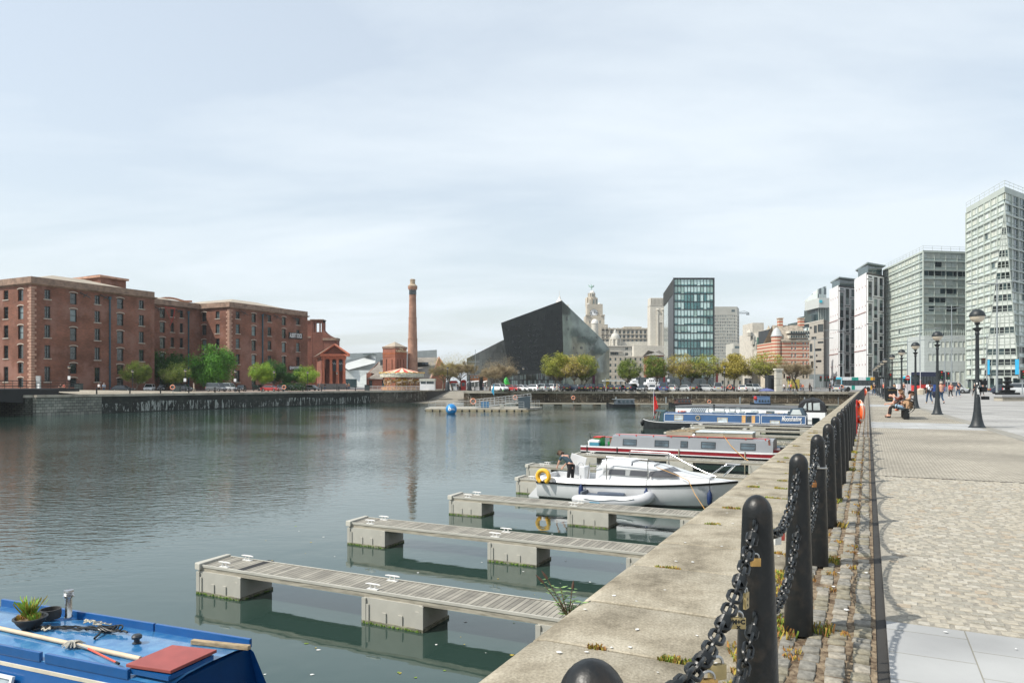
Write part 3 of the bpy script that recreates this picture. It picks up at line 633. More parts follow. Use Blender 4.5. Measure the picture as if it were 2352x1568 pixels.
m = MB(); m.extr([(xb,pz(776)),*[(x,z) for x,z in pr[::-1]]],'y',.5,3.9); m.build('swept_shoulder',RPD,TB)
# museum: long pale sloping building behind
Ym = 345.; MS = thing('museum','low pale stone museum with long sloping roof planes behind the portico','museum',(gx(800,Ym),Ym))
def P(x,y,Y): return (gx(x,Y)-gx(800,Ym),Y-Ym,gz(y,Y))
MSM = brick('museum_stone',(.56,.58,.55),(.50,.52,.49),(.40,.42,.40),3.2,1.6,.06,.3,.1,.01,.6,vary=.1)
m = MB(); m.add([P(786,889,330),P(962,889,372),P(965,809,372),P(870,809,360),P(786,812,345)],[(0,1,2,3,4)])
m.add([P(775,889,326),P(861,889,340),P(864,812,352),P(782,829,330)],[(0,1,2,3)]);
m.add([P(775,889,312),P(852,889,320),P(861,850,330),P(775,850,318)],[(0,1,2,3)])
m.add([P(860,890,348),P(1003,890,384),P(1003.5,803,384),P(860,812,350)],[(0,1,2,3)])
m.add([P(770,889,376),P(900,889,378),P(900,809,380),P(864,810.5,380),P(786,812,378),P(770,820,378)],[(0,1,2,3,4,5)])
m.build('wall',MSM,MS)
m = MB(); m.add([P(800,849,318),P(862,833,340),P(863,813.5,356),P(782,838,322)],[(0,1,2,3)]); m.build('ramp_roof',mat('museum_pale',(.55,.56,.54),.6,sc=.3,var=.06),MS)
m = MB(); m.b2(gx(835,Ym)-gx(800,Ym),gx(862,Ym)-gx(800,Ym),-2,3,gz(815,Ym),gz(812.5,Ym)); m.b2(gx(785,Ym)-gx(800,Ym),gx(850,Ym)-gx(800,Ym),-30,-29,0,gz(870,315)); m.build('glazing',GLM,MS)
# ================================================================= pumphouse
Yp = 205.; PH = thing('pumphouse','small brick pub with square tower and steep slate roofs behind the carousel','pub',(gx(876,Yp),Yp))
def c3(x): return (x/2.489+1150)/1.7415
def c3y(y): return (y/2.489+1050)/1.7415
def px(x,Y=Yp): return gx(c3(x),Y)-gx(876,Yp)
def pz(y,Y=Yp): return gz(c3y(y),Y)
BRP = brick('pub_brick',(.42,.16,.10),(.30,.115,.08),(.2,.12,.09),.45,.15,.016,.5,.3,.008,.88,vary=.25)
BRO = brick('orange_band',(.42,.13,.055),(.36,.11,.05),(.25,.14,.1),.45,.15,.016,.5,.3,.008,.88)
SLT = brick('slate_roof',(.31,.28,.245),(.24,.22,.195),(.15,.14,.125),.6,.3,.02,.5,.3,.01,.8,vary=.35)
xL,xC,xR = px(931),px(1072),px(1163); dY = 7.2
A,B,C = (xL,2.8),(xC,0),(xR,4.6)
m = MB()
h1 = [(1.3,1.62,pz(1075),pz(960)),(3.55,3.87,pz(1075),pz(960)),(5.7,6.0,pz(1075),pz(960))]
facade(m,A,B,0,pz(852),h1[:2],.35,0); d,L = wdir(A,B)
d2,L2 = wdir(B,C); facade(m,B,C,0,pz(852),[(L2*.2,L2*.27,pz(1070),pz(958)),(L2*.44,L2*.51,pz(1070),pz(958)),(L2*.7,L2*.77,pz(1070),pz(958))],.35,0)
Bk = (xL+(xR-xC),2.8+4.6); facade(m,C,Bk,0,pz(852),[]); facade(m,Bk,A,0,pz(852),[])
m.add([(*A,pz(990)-.0),(*B,pz(990)),(*C,pz(990)),(*Bk,pz(990))],[(0,1,2,3)]); m.build('wall',BRP,PH)
m = MB()
def ring(m,z0,z1,out): m.prism([(A[0]-out,A[1]),(B[0],B[1]-out),(C[0]+out,C[1]),(Bk[0],Bk[1]+out)],z0,z1)
ring(m,pz(914),pz(893),.07); ring(m,pz(936),pz(930),.1); m.build('brick_band',BRO,PH)
m = MB(); ring(m,pz(852),pz(832),.2); m.build('parapet',SND2,PH)
m = MB(); apx = px(1046); m.add([(A[0],A[1],pz(833)),(B[0],B[1],pz(833)),(C[0],C[1],pz(833)),(Bk[0],Bk[1],pz(833)),((A[0]+C[0])/2,(A[1]+C[1])/2,pz(780))],[(0,1,4),(1,2,4),(2,3,4),(3,0,4)]); m.build('roof',ROOFT,PH)
mid = W3(B,d2,L2/2,0,-.12); rz = math.atan2(d2[1],d2[0])
textmesh('THE',.95,wallM(mid[0],mid[1],pz(856),rz),mat('sign_gold',(.75,.62,.38),.5),parent=PH,ext=.02,bold=.01); mid = W3(B,d2,L2/2,0,-.12); textmesh('PUMPHOUSE',.88,wallM(mid[0],mid[1],pz(879),rz),MT['sign_gold'],parent=PH,ext=.02,bold=.01)
# slate roofed halls
m = MB(); w2 = MB()
gx0,gx1 = px(1165),px(1485); Yr = 9
w2.b2(px(1165),px(1410),5,22,0,pz(1150)); w2.build('wall',BRP,PH)
m.add([(px(1135),5.2,pz(1150)),(px(1408),5.2,pz(1150)),(px(1487,213),14,pz(941,219)),(px(1200,213),14,pz(948,219))],[(0,1,2,3)])
m.add([(px(1200,213),14,pz(948,219)),(px(1487,213),14,pz(941,219)),(px(1550,213),24,pz(1100,228)),(px(1230,213),24,pz(1100,228))],[(0,1,2,3)])
m.build('slate_roof',SLT,PH); m = MB()
m.add([(px(760),6,pz(1095)),(px(930),4,pz(1110)),(px(945),10,pz(978)),(px(835),12,pz(978))],[(0,1,2,3)])
m.build('slate_roof',SLT,PH); m = MB()
m.add([(px(778),1.5,pz(1157)),(px(935),1.5,pz(1157)),(px(935),6,pz(1062)),(px(850),6,pz(1090))],[(0,1,2,3)])
m.build('slate_roof',SLT,PH)
g = MB(); g.add([(px(1408),5.2,0),(px(1540),12,0),(px(1540),12,pz(1045)),(px(1487,213),14,pz(943,219)),(px(1408),5.2,pz(1150))],[(0,1,2,3,4)])
g.build('gable',BRP,PH); g = MB(); g.b2(px(757),px(805),4,10,0,pz(1095)); h = [(.5,1.4,.5,pz(1172)),(4.2,5.1,.5,pz(1172)),(6.2,7.2,.5,pz(1172))]
A2,B2_ = (px(780),2.2),(px(938),2.2); facade(g,A2,B2_,0,pz(1158),h,.2); d3,_ = wdir(A2,B2_)
for q in h: window(PH,A2,d3,q,.2,'two',FRD,GLD)
g.add([(px(760),5.9,0),(px(805),5.9,0),(px(833),11,pz(980)),(px(760),5.9,pz(1095))],[(0,1,2,3)]); g.build('gable',BRP,PH)
g = MB(); g.tube([(px(1408),5.1,pz(1150)),(px(1487,213),14,pz(941,219))],.2,5); g.tube([(px(1487,213),14,pz(941,219)),(px(1540),12,pz(1045))],.2,5); g.tube([(px(1165),5.1,pz(1090)),(px(1205,213),14,pz(945,219))],.15,5); g.tube([(px(765),6,pz(1092)),(px(833),11.9,pz(980))],.15,5); g.build('ridge_trim',SND,PH)
for xx in (1265,1300,1335): mm = MB(); mm.box((px(xx,211),10.2,pz(1013,214)),(3.1,1.2,.9),0,0,Matrix.Rotation(-.6,3,'X')); mm.build('rooflight',GLD,PH)
g = MB(); g.box((px(920),7.5,pz(988)),(2.4,1.2,1.6)); g.build('rooflight',GLD,PH)
# chimney
Yc = 212.; CHM = thing('brick_chimney','tall tapering red brick chimney with corbelled top','chimney',(gx(c3(1246),Yc),Yc))
def hz_(y): return gz(c3y(y),Yc)
sc = Yc/1640/2.489/1.7415
prof = [(97/2*sc*1.1,0),(97/2*sc,hz_(945)),(93/2*sc,hz_(765)),(96/2*sc,hz_(764)),(96/2*sc,hz_(758)),(88/2*sc,hz_(757)),(80/2*sc,hz_(553)),(83/2*sc,hz_(552)),(83/2*sc,hz_(546)),(76/2*sc,hz_(545)),(68/2*sc,hz_(334)),(72/2*sc,hz_(332)),(72/2*sc,hz_(326)),(62/2*sc,hz_(325)),(66/2*sc,hz_(290)),(72/2*sc,hz_(275)),(92/2*sc,hz_(262)),(94/2*sc,hz_(240))]
m = MB(); m.lathe(prof,24)
BRC = brick('chimney_brick',(.47,.25,.17),(.35,.185,.13),(.36,.27,.21),.45,.16,.02,.5,.5,.008,.9,vary=.35)
m.build('shaft',BRC,CHM,smooth=True)
m = MB(); m.lathe([(96/2*sc,hz_(241)),(96/2*sc,hz_(235)),(72/2*sc,hz_(222)),(50/2*sc,hz_(214)),(50/2*sc,hz_(182)),(54/2*sc,hz_(181)),(52/2*sc,hz_(170)),(40/2*sc,hz_(165))],24); m.build('cap',mat('chimney_stone',(.36,.28,.2),.9,sc=1,var=.25),CHM,smooth=True)
for k in range(8):
    an = k*math.pi/4+.2; r_ = 67/2*sc; mm = MB(); mm.box((r_*math.cos(an),r_*math.sin(an),hz_(295)),(.12,.8,1.5),0,an); mm.box((r_*math.cos(an),r_*math.sin(an),hz_(295)+.85),(.12,.4,.4),0,an); mm.build('opening',GLD,CHM)
# ================================================================= towers and offices on the right and in the distance
def P2(x,Y): return (gx(x,Y),Y)
def bld(name,label,cat,o): return thing(name,label,cat,(o[0],o[1],0))
def rel(o,P): return (P[0]-o[0],P[1]-o[1])
def gridface(m,P,A,B,z0,z1,nx,nz,dep,pick,bw=.2,bh=.35,out=.05,ins=(0,0,0,0),xs=None,zs=None,mi=0,mh=None):
    L = math.hypot(B[0]-A[0],B[1]-A[1]); xs = xs or lin(0,L,nx); zs = zs or lin(z0,z1,nz)
    bars(m,A,B,zs[0],zs[-1],xs,zs,bw,bh,out,dep+.05,mi,mh); cells(P,A,B,xs,zs,dep,pick,ins)
def core(m,pts,z0,z1,ins=.0,mi=0): m.prism(pts,z0,z1,mi)
def shrink(pts,k):
    cx_ = sum(p[0] for p in pts)/len(pts); cy_ = sum(p[1] for p in pts)/len(pts); r = []
    for p in pts: L = math.hypot(p[0]-cx_,p[1]-cy_); r.append((p[0]-(p[0]-cx_)*k/L,p[1]-(p[1]-cy_)*k/L))
    return r
FTW = mat('tower_frame',(.43,.475,.435),.6,sc=.3,var=.06); SPG = mat('spandrel_glass',(.56,.63,.60),.15,spec=.8,sc=.4,var=.08)
BLD_ = [mat('blind_cream',(.58,.60,.53),.35,spec=.7,sc=.7,var=.14),mat('blind_white',(.62,.66,.62),.3,spec=.7,sc=.7,var=.1),mat('blind_green',(.52,.57,.52),.25,spec=.8,sc=.7,var=.16)]
APM = [BLD_[0],BLD_[1],BLD_[2],GLM,SPG,GLD]
def aptface(m,P,A,B,z0,nz,fh,nx,wts=(5,3,3,.6,0,0),grp=3,dark=None,coarse=1):
    """apartment facade: each storey a band of spandrel glass below and two panes per bay above"""
    L = math.hypot(B[0]-A[0],B[1]-A[1]); xs = lin(0,L,nx); zs = lin(z0,z0+nz*fh,nz); d,_ = wdir(A,B); rz = math.atan2(d[1],d[0])
    for i,x in enumerate(xs): m.box(W3(A,d,x,z0+nz*fh/2,.1),(.2,.3,nz*fh),0,rz)
    for k,z in enumerate(zs):
        h,o = (.46,.10) if k % grp == 0 else (.28,.05)
        m.box(W3(A,d,L/2,z,.1-o/2),(L+.1,.4+o,h),0,rz)
    for k in range(nz): m.box(W3(A,d,L/2,zs[k]+1.05,.14),(L,.24,.09),0,rz)
    for i in range(nx):
        for k in range(nz):
            a,b,c = xs[i],xs[i+1],zs[k]; q = lambda x0,x1,za,zb,mi: P.add([W3(A,d,x0,za,.22),W3(A,d,x1,za,.22),W3(A,d,x1,zb,.22),W3(A,d,x0,zb,.22)],mi)
            q(a,b,c,c+1.05,4)
            if coarse > 1: q(a,b,c+1.05,c+fh,random.choices(range(6),wts)[0]); continue
            mid = a+(b-a)*random.choice((.35,.5,.65)); w = wts if not dark or not dark(i,k) else (1,0,1,4,0,6)
            q(a,mid,c+1.05,c+fh,random.choices(range(6),w)[0]); q(mid,b,c+1.05,c+fh,random.choices(range(6),w)[0])
            m.box(W3(A,d,mid,c+(1.05+fh)/2,.17),(.08,.14,fh-1.05),0,rz)
def railtop(m,pts,z,h=1.3,step=3.,mi=0,t=.07):
    for A,B in zip(pts,pts[1:]):
        d,L = wdir(A,B); n = max(1,int(L/step)); rz = math.atan2(d[1],d[0])
        for i in range(n+1): m.box(W3(A,d,L*i/n,z+h/2,0),(t,t,h),mi,rz)
        for q in (1,.5): m.box(W3(A,d,L/2,z+h*q,0),(L,t,t),mi,rz)
# ---- tallest apartment tower (right edge)
oL,oC,oR = P2(2219,218),P2(2307.5,194),(gx(2307.5,194)+42,224.)
T1 = bld('apartment_tower','tallest pale glass apartment tower with roof railing at the right edge','tower',oC)
A,C,B = rel(oC,oL),(0,0),rel(oC,oR); m = MB(); P = Panes(); bk = (A[0]+(B[0]-C[0]),A[1]+(B[1]-C[1]))
NZ,FH,ZB = 17,2.97,3.2; top = ZB+NZ*FH
def drk(i,k): return k < 4 or random.random() < .1
d,L = wdir(A,C); dR,LR = wdir(C,B)
# the corner opens downwards as a leaning bay: both faces are cut back towards the ground
def cut(z): return max(0,(top-4.5-z))/(top-4.5-ZB)
CL_,CR_ = 12.5,9.5
def cutface(A,d,L,n,near,K,wt,wtl):
    rz = math.atan2(d[1],d[0]); xs = lin(0,L,n)
    for k in range(NZ):
        z = ZB+k*FH; c0,c1 = cut(z)*K,cut(z+FH)*K; lo,hi = (c0,L) if near else (0,L-c0); h,o = (.46,.12) if k % 3 == 0 else (.28,.05); mid = (lo+hi)/2
        m.box(W3(A,d,mid,z,.1-o/2),(hi-lo,.4+o,h),0,rz); m.box(W3(A,d,mid,z+1.05,.14),(hi-lo,.2,.09),0,rz)
        for i in range(n):
            a,b = xs[i],xs[i+1]
            if near:
                if b < c0+.6: continue
                a0,a1 = max(a,c0),max(a,c1); b0 = b1 = b
            else:
                if a > L-c0-.6: continue
                b0,b1 = min(b,L-c0),min(b,L-c1); a0 = a1 = a
            f = lambda u0,u1,z0,z1,mi: P.add([W3(A,d,a0+(b0-a0)*u0,z0,.22),W3(A,d,a0+(b0-a0)*u1,z0,.22),W3(A,d,a1+(b1-a1)*u1,z1,.22),W3(A,d,a1+(b1-a1)*u0,z1,.22)],mi)
            f(0,1,z,z+1.05,4); q = random.choice((.4,.5,.6)); w = wt if k > 2 else wtl
            f(0,q,z+1.05,z+FH,random.choices(range(6),w)[0]); f(q,1,z+1.05,z+FH,random.choices(range(6),w)[0])
            if (near and i and a > c0) or (not near): m.box(W3(A,d,a,z+FH/2,.05),(.22,.5,FH),0,rz)
            m.box(W3(A,d,a0+(b0-a0)*q,z+(1.05+FH)/2,.17),(.08,.14,FH-1.05),0,rz)
cutface(A,d,L,6,False,CL_,(5,4,3,.3,0,0),(2,3,3,2,0,1)); cutface(C,dR,LR,11,True,CR_,(2,3,5,1,0,.3),(2,2,3,3,0,1))
for k in range(NZ):
    z = ZB+k*FH
    if cut(z) < .03: continue
    Lp = lambda zz_: Vector(W3(A,d,L-CL_*cut(zz_),zz_,-.02)); Rp = lambda zz_: Vector((dR[0]*CR_*cut(zz_),dR[1]*CR_*cut(zz_),zz_))
    p0,p1,q0,q1 = Lp(z),Rp(z),Lp(z+FH),Rp(z+FH)
    def mixp(u,t): return p0.lerp(p1,u).lerp(q0.lerp(q1,u),t)
    nb = 5 if k < 6 else 4 if k < 9 else 3 if k < 13 else 2; pale = k in (12,5,3) or k > 15; g1,g2 = (1,1) if pale else (5,3)
    for i in range(nb):
        P.add([mixp(i/nb,.2),mixp((i+1)/nb,.2),mixp((i+1)/nb,.82),mixp(i/nb,.82)],g1 if random.random() < .7 else g2); m.tube([mixp(i/nb,0),mixp(i/nb,1)],.13,4)
    m.tube([mixp(1,0),mixp(1,1)],.15,4); P.add([mixp(0,0),mixp(1,0),mixp(1,.2),mixp(0,.2)],1); P.add([mixp(0,.82),mixp(1,.82),mixp(1,1),mixp(0,1)],1)
    m.tube([mixp(0,.2),mixp(1,.2)],.12,4); m.tube([mixp(0,.82),mixp(1,.82)],.15,4); m.tube([mixp(0,.45),mixp(1,.45)],.06,4)
m.prism([A,C,B,bk],top-.1,top+1.5); railtop(m,[A,C,B],top+1.5,1.6)
for x in lin(0,L-6,5): m.box(W3(A,d,x,1.6,.2),(.35,.35,3.2),0,math.atan2(d[1],d[0]))
for x in lin(0,LR,9): m.box(W3(C,dR,x,1.6,.2),(.35,.35,3.2),0,math.atan2(dR[1],dR[0]))
m.build('frame',FTW,T1); m = MB(); m.prism(shrink([A,W3(A,d,L-13.5,0)[:2],(dR[0]*11,dR[1]*11),B,bk],.6),0,ZB+FH*8); m.prism(shrink([A,W3(A,d,L-7,0)[:2],(dR[0]*6,dR[1]*6),B,bk],.6),ZB+FH*8,top-.2); m.build('core',GLM,T1)
P.build(T1,APM)
for a,b in ((.03,.13),(.86,.97)):
    z = ZB+FH; c0 = cut(z); p0 = Vector(W3(A,d,L-CL_*c0,z,-.3)); p1 = Vector((dR[0]*CR_*c0,dR[1]*CR_*c0-.3,z)); a_ = p0.lerp(p1,a); b_ = p0.lerp(p1,b); m = MB(); m.add([(a_.x,a_.y-.6,ZB+1),(b_.x,b_.y-.6,ZB+1),(b_.x,b_.y-.6,ZB+5.2),(a_.x,a_.y-.6,ZB+5.2)],[(0,1,2,3)]); m.build('banner',mat('banner_blue',(.02,.35,.62),.5),T1)
# ---- twelve storey block left of it
oL,oC,oR = P2(2028,284),P2(2120.3,243),P2(2225,246)
T2 = bld('apartment_block','wide pale twelve storey apartment block between the striped towers and the tallest tower','apartment block',oC)
A,C,B = rel(oC,oL),(0,0),rel(oC,oR); bk = (A[0]+B[0],A[1]+30); m = MB(); P = Panes()
aptface(m,P,A,C,4.0,14,3.03,12,(5,4,3,.1,0,0),3)
NB = 14
def dk2(i,k): return (k in (11,) or (k in (4,) and i % 2)) or random.random() < .12
aptface(m,P,C,B,4.0,14,3.03,4,(5,3,3,.5,0,.3),3,dk2)
tz = 4+14*3.03; m.prism([A,C,B,bk],tz-.1,tz+.6); railtop(m,[A,C,B],tz+.6,1.5)
for x in lin(0,50,12):
    d,L = wdir(A,C)
    if x < L: m.box(W3(A,d,x,2,.2),(.3,.3,4),0,math.atan2(d[1],d[0]))
m.build('frame',FTW,T2); m = MB(); m.prism(shrink([A,C,B,bk],.9),0,tz-.2); m.build('core',GLL,T2); P.build(T2,APM)
# podium with metal cladding in front
oP = P2(2123,232); T3 = bld('podium_building','low grey metal clad podium building in front of the pale apartment block','building',oP); A,B = (0,0),rel(oP,P2(2222,229)); m = MB(); P = Panes()
CLD = brick('metal_cladding',(.44,.48,.47),(.41,.45,.44),(.33,.36,.36),2.4,1.2,.04,.5,.1,.01,.4,vary=.06); L = math.hypot(*B);
zt = gz(771,232); zw = [(gz(829,232),gz(813,232)),(gz(798,232),gz(785,232))]
hs = [(x,x+.95,a,b) for a,b in zw for x in [1.2+i*1.25 for i in range(10)] if x+.95 < L-.3]; hs += [(x,x+1.1,.2,gz(853,232)) for x in [6+i*1.5 for i in range(5)] if x < L-1.5]
facade(m,A,B,0,zt,hs,.2); d,_ = wdir(A,B)
for a,b,c,e in hs: P.add([W3(A,d,a,c,.18),W3(A,d,b,c,.18),W3(A,d,b,e,.18),W3(A,d,a,e,.18)],random.choice((0,1,2)))
m.add([(0,0,0),(-.5,9,0),(-.5,9,zt),(0,0,zt)],[(3,2,1,0)]); m.add([(0,0,zt),(*B,zt),(B[0],12,zt),(-.5,9,zt)],[(0,1,2,3)]); m.build('wall',CLD,T3); P.build(T3,APM)
m = MB();
for i in range(26): x = L*i/25; m.box(W3(A,d,x,zt+.9,.4),(.1,.1,1.8),0,0)
m.build('screen',FTW,T3)
# ---- two striped towers
STR = mat('white_panel',(.78,.78,.78),.5,sc=.3,var=.05); DKF = mat('brown_black_frame',(.045,.035,.032),.5); REDS = mat('red_slot',(.30,.12,.10),.5)
def striped(label,xl,Yl,xc,Yc,xr,Yr,zt,zo,over):
    oC = P2(xc,Yc); T = bld('striped_tower',label,'tower',oC); A,C,B = rel(oC,P2(xl,Yl)),(0,0),rel(oC,P2(xr,Yr)); bk = (A[0]+B[0],A[1]+B[1]+6)
    m = MB(); m.prism(shrink([A,C,B,bk],.05),3.5,zt); m.build('wall',DKF,T)
    d,L = wdir(A,C); rz = math.atan2(d[1],d[0]); m = MB(); r = MB(); n = 8
    for i in range(n):
        x = L*(i+.5)/n; m.box(W3(A,d,x,(3.8+zt)/2,-.08),(L/n*.84,.28,zt-3.8),0,rz)
        if i % 2:
            for z in lin(9,zt-5,4): r.box(W3(A,d,x+.2,z,-.24),(L/n*.22,.06,.7),0,rz)
    for z in (zt*.66,zt*.33): r.box(W3(A,d,L/2,z,-.3),(L,.14,.25),0,rz)
    m.build('panel_strips',STR,T); r.build('red_detail',REDS,T)
    d,L = wdir(C,B); rz = math.atan2(d[1],d[0]); P = Panes(); m = MB(); cols = 3 if L > 5 else 2
    cw = L/cols
    for i in range(cols):
        z = 4.2+(i % 2)*2.; x0,x1 = cw*i+.16,cw*(i+1)-.16
        while z < zt-1.2:
            h = random.choice((5.2,8.2,11.4,8.2)); z2 = min(z+h,zt-.8)
            if zt-z2 < 2.4: z2 = zt-.8
            for a,b,c,e in ((x0,x1,z,z+.42),(x0,x1,z2-.42,z2),(x0,x0+.42,z+.42,z2-.42),(x1-.42,x1,z+.42,z2-.42)): m.box(W3(C,d,(a+b)/2,(c+e)/2,-.18),(b-a,.34,e-c),0,rz)
            q = z+.3
            while q < z2-.4:
                e = min(q+1.55,z2-.3); P.add([W3(C,d,x0+.4,q,-.06),W3(C,d,x1-.4,q,-.06),W3(C,d,x1-.4,e-.12,-.06),W3(C,d,x0+.4,e-.12,-.06)],random.choice((0,0,1,2))); q = e
            z = z2+.35
    m.build('window_surround',STR,T); P.build(T,[GLD,GLM,GLL],60)
    m = MB(); k = .62; a2 = (A[0]*k,A[1]*k+1); m.prism([a2,(B[0]*.1,1.0),(B[0],B[1]+1),(bk[0],bk[1])],zt,zo-.5); m.build('penthouse',GLM,T)
    m = MB(); m.prism([(A[0]*.95,A[1]*.95),(-.3+over[0],-1.2),(B[0]+.3,B[1]-1.),(bk[0]+1,bk[1])],zo-.5,zo); m.build('roof',mat('roof_grey_green',(.25,.29,.28),.5),T)
    m = MB(); m.prism(shrink([A,C,B,bk],1.2),0,3.5);
    m.build('ground_floor',GLD,T)
    m = MB()
    for t in (.05,.35,.65,.95): p = W3(A,wdir(A,C)[0],math.hypot(*A)*t,0,.2); m.tube([(p[0]-.5,p[1],0),(p[0]+.4,p[1],3.6)],.25,6)
    m.build('leg_supports',STR,T)
striped('left of the two white striped towers with dark window slots',1906,318,1926,303,1964.5,309,gz(654.8,303),gz(638,305),(0,0))
striped('right of the two white striped towers, taller, beside the pale apartment block',1963.6,290,1990.6,272,2029,279,gz(626,272),gz(606,275),(0,0))
m = None
# ---- angular beige office
oC = P2(1892,325); T = bld('beige_office','angular beige stone office with dark slot windows left of the striped towers','office building',oC); A,B = rel(oC,P2(1858.5,330)),rel(oC,P2(1906.5,340)); zt = gz(733,325)
BGE = brick('beige_stone',(.44,.41,.36),(.40,.375,.33),(.3,.28,.25),1.8,.8,.03,.5,.1,.008,.8,vary=.12)
def c6(x): return (x/2.489+2850)/1.7415
def c6y(y): return (y/2.489+1050)/1.7415
m = MB(); P = Panes(); d,L = wdir(A,(0,0)); L0 = L
def rc(x0,x1,y0,y1): return ((c6(x0)-1858.5)/33.5*L0,(c6(x1)-1858.5)/33.5*L0,gz(c6y(y1),327),gz(c6y(y0),327))
hs = [rc(*q) for q in ((1048,1110,615,692),(1010,1040,625,700),(968,990,635,655),(985,1035,735,760),(1048,1110,785,805),(968,995,805,885),(1015,1085,855,880),(1030,1085,970,992),(968,1000,925,950),(1030,1045,915,935),(980,1005,980,1050),(1030,1045,1030,1050))]
hs = [(max(.2,a),min(L-.15,b),c,e) for a,b,c,e in hs]
facade(m,A,(0,0),6,zt-1,hs,.35)
for a,b,c,e in hs: P.add([W3(A,d,a,c,.33),W3(A,d,b,c,.33),W3(A,d,b,e,.33),W3(A,d,a,e,.33)],0)
facade(m,(0,0),B,0,zt,[],.3); m.add([(*A,zt-1.6),(0,0,zt),(*B,zt-.5),(B[0],B[1]+15,zt),(A[0],A[1]+15,zt-1)],[(0,1,2,3,4)]); m.add([(*A,zt-1.6),(*A,zt-1),(0,0,zt-1),(0,0,zt)],[(0,2,3)]); m.build('wall',BGE,T)
m = MB(); m.prism([A,(0,0),B,(B[0],B[1]+14),(A[0],A[1]+14)],0,6); m.build('ground_floor',mat('slate_clad',(.16,.19,.2),.5),T); P.build(T,[GLD])
# ---- glass tower with slanted top and stepped grey block
oC = P2(1878,600); T = bld('glass_tower','distant pale green glass tower with slanted top','tower',oC); m = MB(); P = Panes(); A,B = rel(oC,P2(1849,610)),rel(oC,P2(1898,605)); zA,zC,zB = gz(690,610),gz(664,600),gz(656.5,605)
for (Q,R,za,zb,n) in ((A,(0,0),zA,zC,8),((0,0),B,zC,zB,7)):
    d,L = wdir(Q,R); xs = lin(0,L,n); fz = 0
    while fz < zb:
        for i in range(n):
            t0,t1 = za+(zb-za)*i/n,za+(zb-za)*(i+1)/n; lo = fz; h0,h1 = min(fz+5.5,t0),min(fz+5.5,t1)
            if max(h0,h1) <= lo+.5: continue
            P.add([W3(Q,d,xs[i],lo,0),W3(Q,d,xs[i+1],lo,0),W3(Q,d,xs[i+1],max(lo,h1),0),W3(Q,d,xs[i],max(lo,h0),0)],random.choice((0,1,1,2)))
        fz += 5.5
m.add([(*A,zA-1),(0,0,zC-1),(*B,zB-1),(B[0]*1.06,30,zB-1),(A[0]*.2,30,zA-1)],[(0,1,2,3,4)]); m.build('roof',SPG,T); P.build(T,[GLM,SPG,BLD_[2]],60)
oC = P2(1890,420); T = bld('stepped_block','grey green stepped office block with boxy top behind the beige office','office building',oC)
m = MB();
def bxp(m,x0,x1,y0,y1,Y,dd=20,mi=0): m.b2(gx(x0,Y)-oC[0],gx(x1,Y)-oC[0],Y-oC[1],Y-oC[1]+dd,gz(y1,Y),gz(y0,Y),mi)
bxp(m,1881,1907,684,706,415); m.build('top_box',mat('pale_clad',(.48,.5,.48),.6),T); m = MB(); bxp(m,1879,1907,705,740,420,20,0); bxp(m,1864,1884,722,745,423); bxp(m,1839,1862,738,752,430); bxp(m,1829,1845,747,760,435); m.build('glazing',GLM,T)
m = MB(); bxp(m,1882.5,1889,689,695,414.7,.2); m.build('window',mat('cyan_screen',(.03,.45,.55),.4),T)
for i in range(7): m = MB(); bxp(m,1880+i*3.8,1881.2+i*3.8,708,738,419.6,.3); m.build('fin',FTW,T)
# ---- striped red and cream historic building
Yw = 300; oC = P2(1776,Yw); T = bld('banded_house','red brick building with cream bands, round corner turret and striped chimneys','historic building',oC)
def pw(x): return gx(c6(x),Yw)-oC[0]
def zw_(y): return gz(c6y(y),Yw)
bd = bpy.data.materials.new('banded_brick'); bd.use_nodes = True; nt = bd.node_tree; b = nt.nodes['Principled BSDF']; b.inputs['Roughness'].default_value = .85
t = N(nt,'ShaderNodeTexCoord'); sp = N(nt,'ShaderNodeSeparateXYZ'); nt.links.new(t.outputs['Object'],sp.inputs[0]); k = mth(nt,'GREATER_THAN',mth(nt,'FRACT',mth(nt,'MULTIPLY',sp.outputs[2],.72)),.52); mx = N(nt,'ShaderNodeMixRGB'); mx.inputs[1].default_value = (.42,.13,.08,1); mx.inputs[2].default_value = (.56,.47,.36,1); nt.links.new(k,mx.inputs[0]); nt.links.new(mx.outputs[0],b.inputs['Base Color'])
CRM = mat('cream_stone',(.50,.44,.35),.85,sc=.8,var=.15); m = MB(); m2 = MB(); A,B = (pw(690),0),(pw(962),0); z1,z2 = zw_(1028),zw_(785)
wn_ = []
for ry0,ry1 in ((1025,980),(945,900),(870,838),(815,790)):
    for xc in (792,826,905,940): wn_.append((pw(xc-9)-A[0],pw(xc+9)-A[0],zw_(ry0),zw_(ry1)))
facade(m,A,B,z1,z2,wn_,.25); m.b2(A[0]-.3,B[0],3,20,0,z2-.5); m.lathe([(2.15,z1),(2.15,zw_(735))],14,(pw(657),2.2,0)); m.b2(pw(605),pw(655),2,20,z1,zw_(790)); m.build('banded_wall',bd,T)
d = (1,0)
for h in wn_: window(T,A,d,h,.25,'two',WHT,GLD)
wn2 = [(pw(xc-9)-A[0],pw(xc+9)-A[0],zw_(1150),zw_(1105)) for xc in (715,826,905,940)]+[(pw(xc-8)-A[0],pw(xc+8)-A[0],zw_(1075),zw_(1045)) for xc in (715,792,826,905)]
facade(m2,A,B,0,z1,wn2,.25); m2.lathe([(2.3,0),(2.3,z1)],14,(pw(657),2.2,0)); m2.b2(pw(605)-.2,pw(655),1.8,20,0,z1); m2.build('base',CRM,T)
for h in wn2: window(T,A,d,h,.25,'two',DKF,GLD)
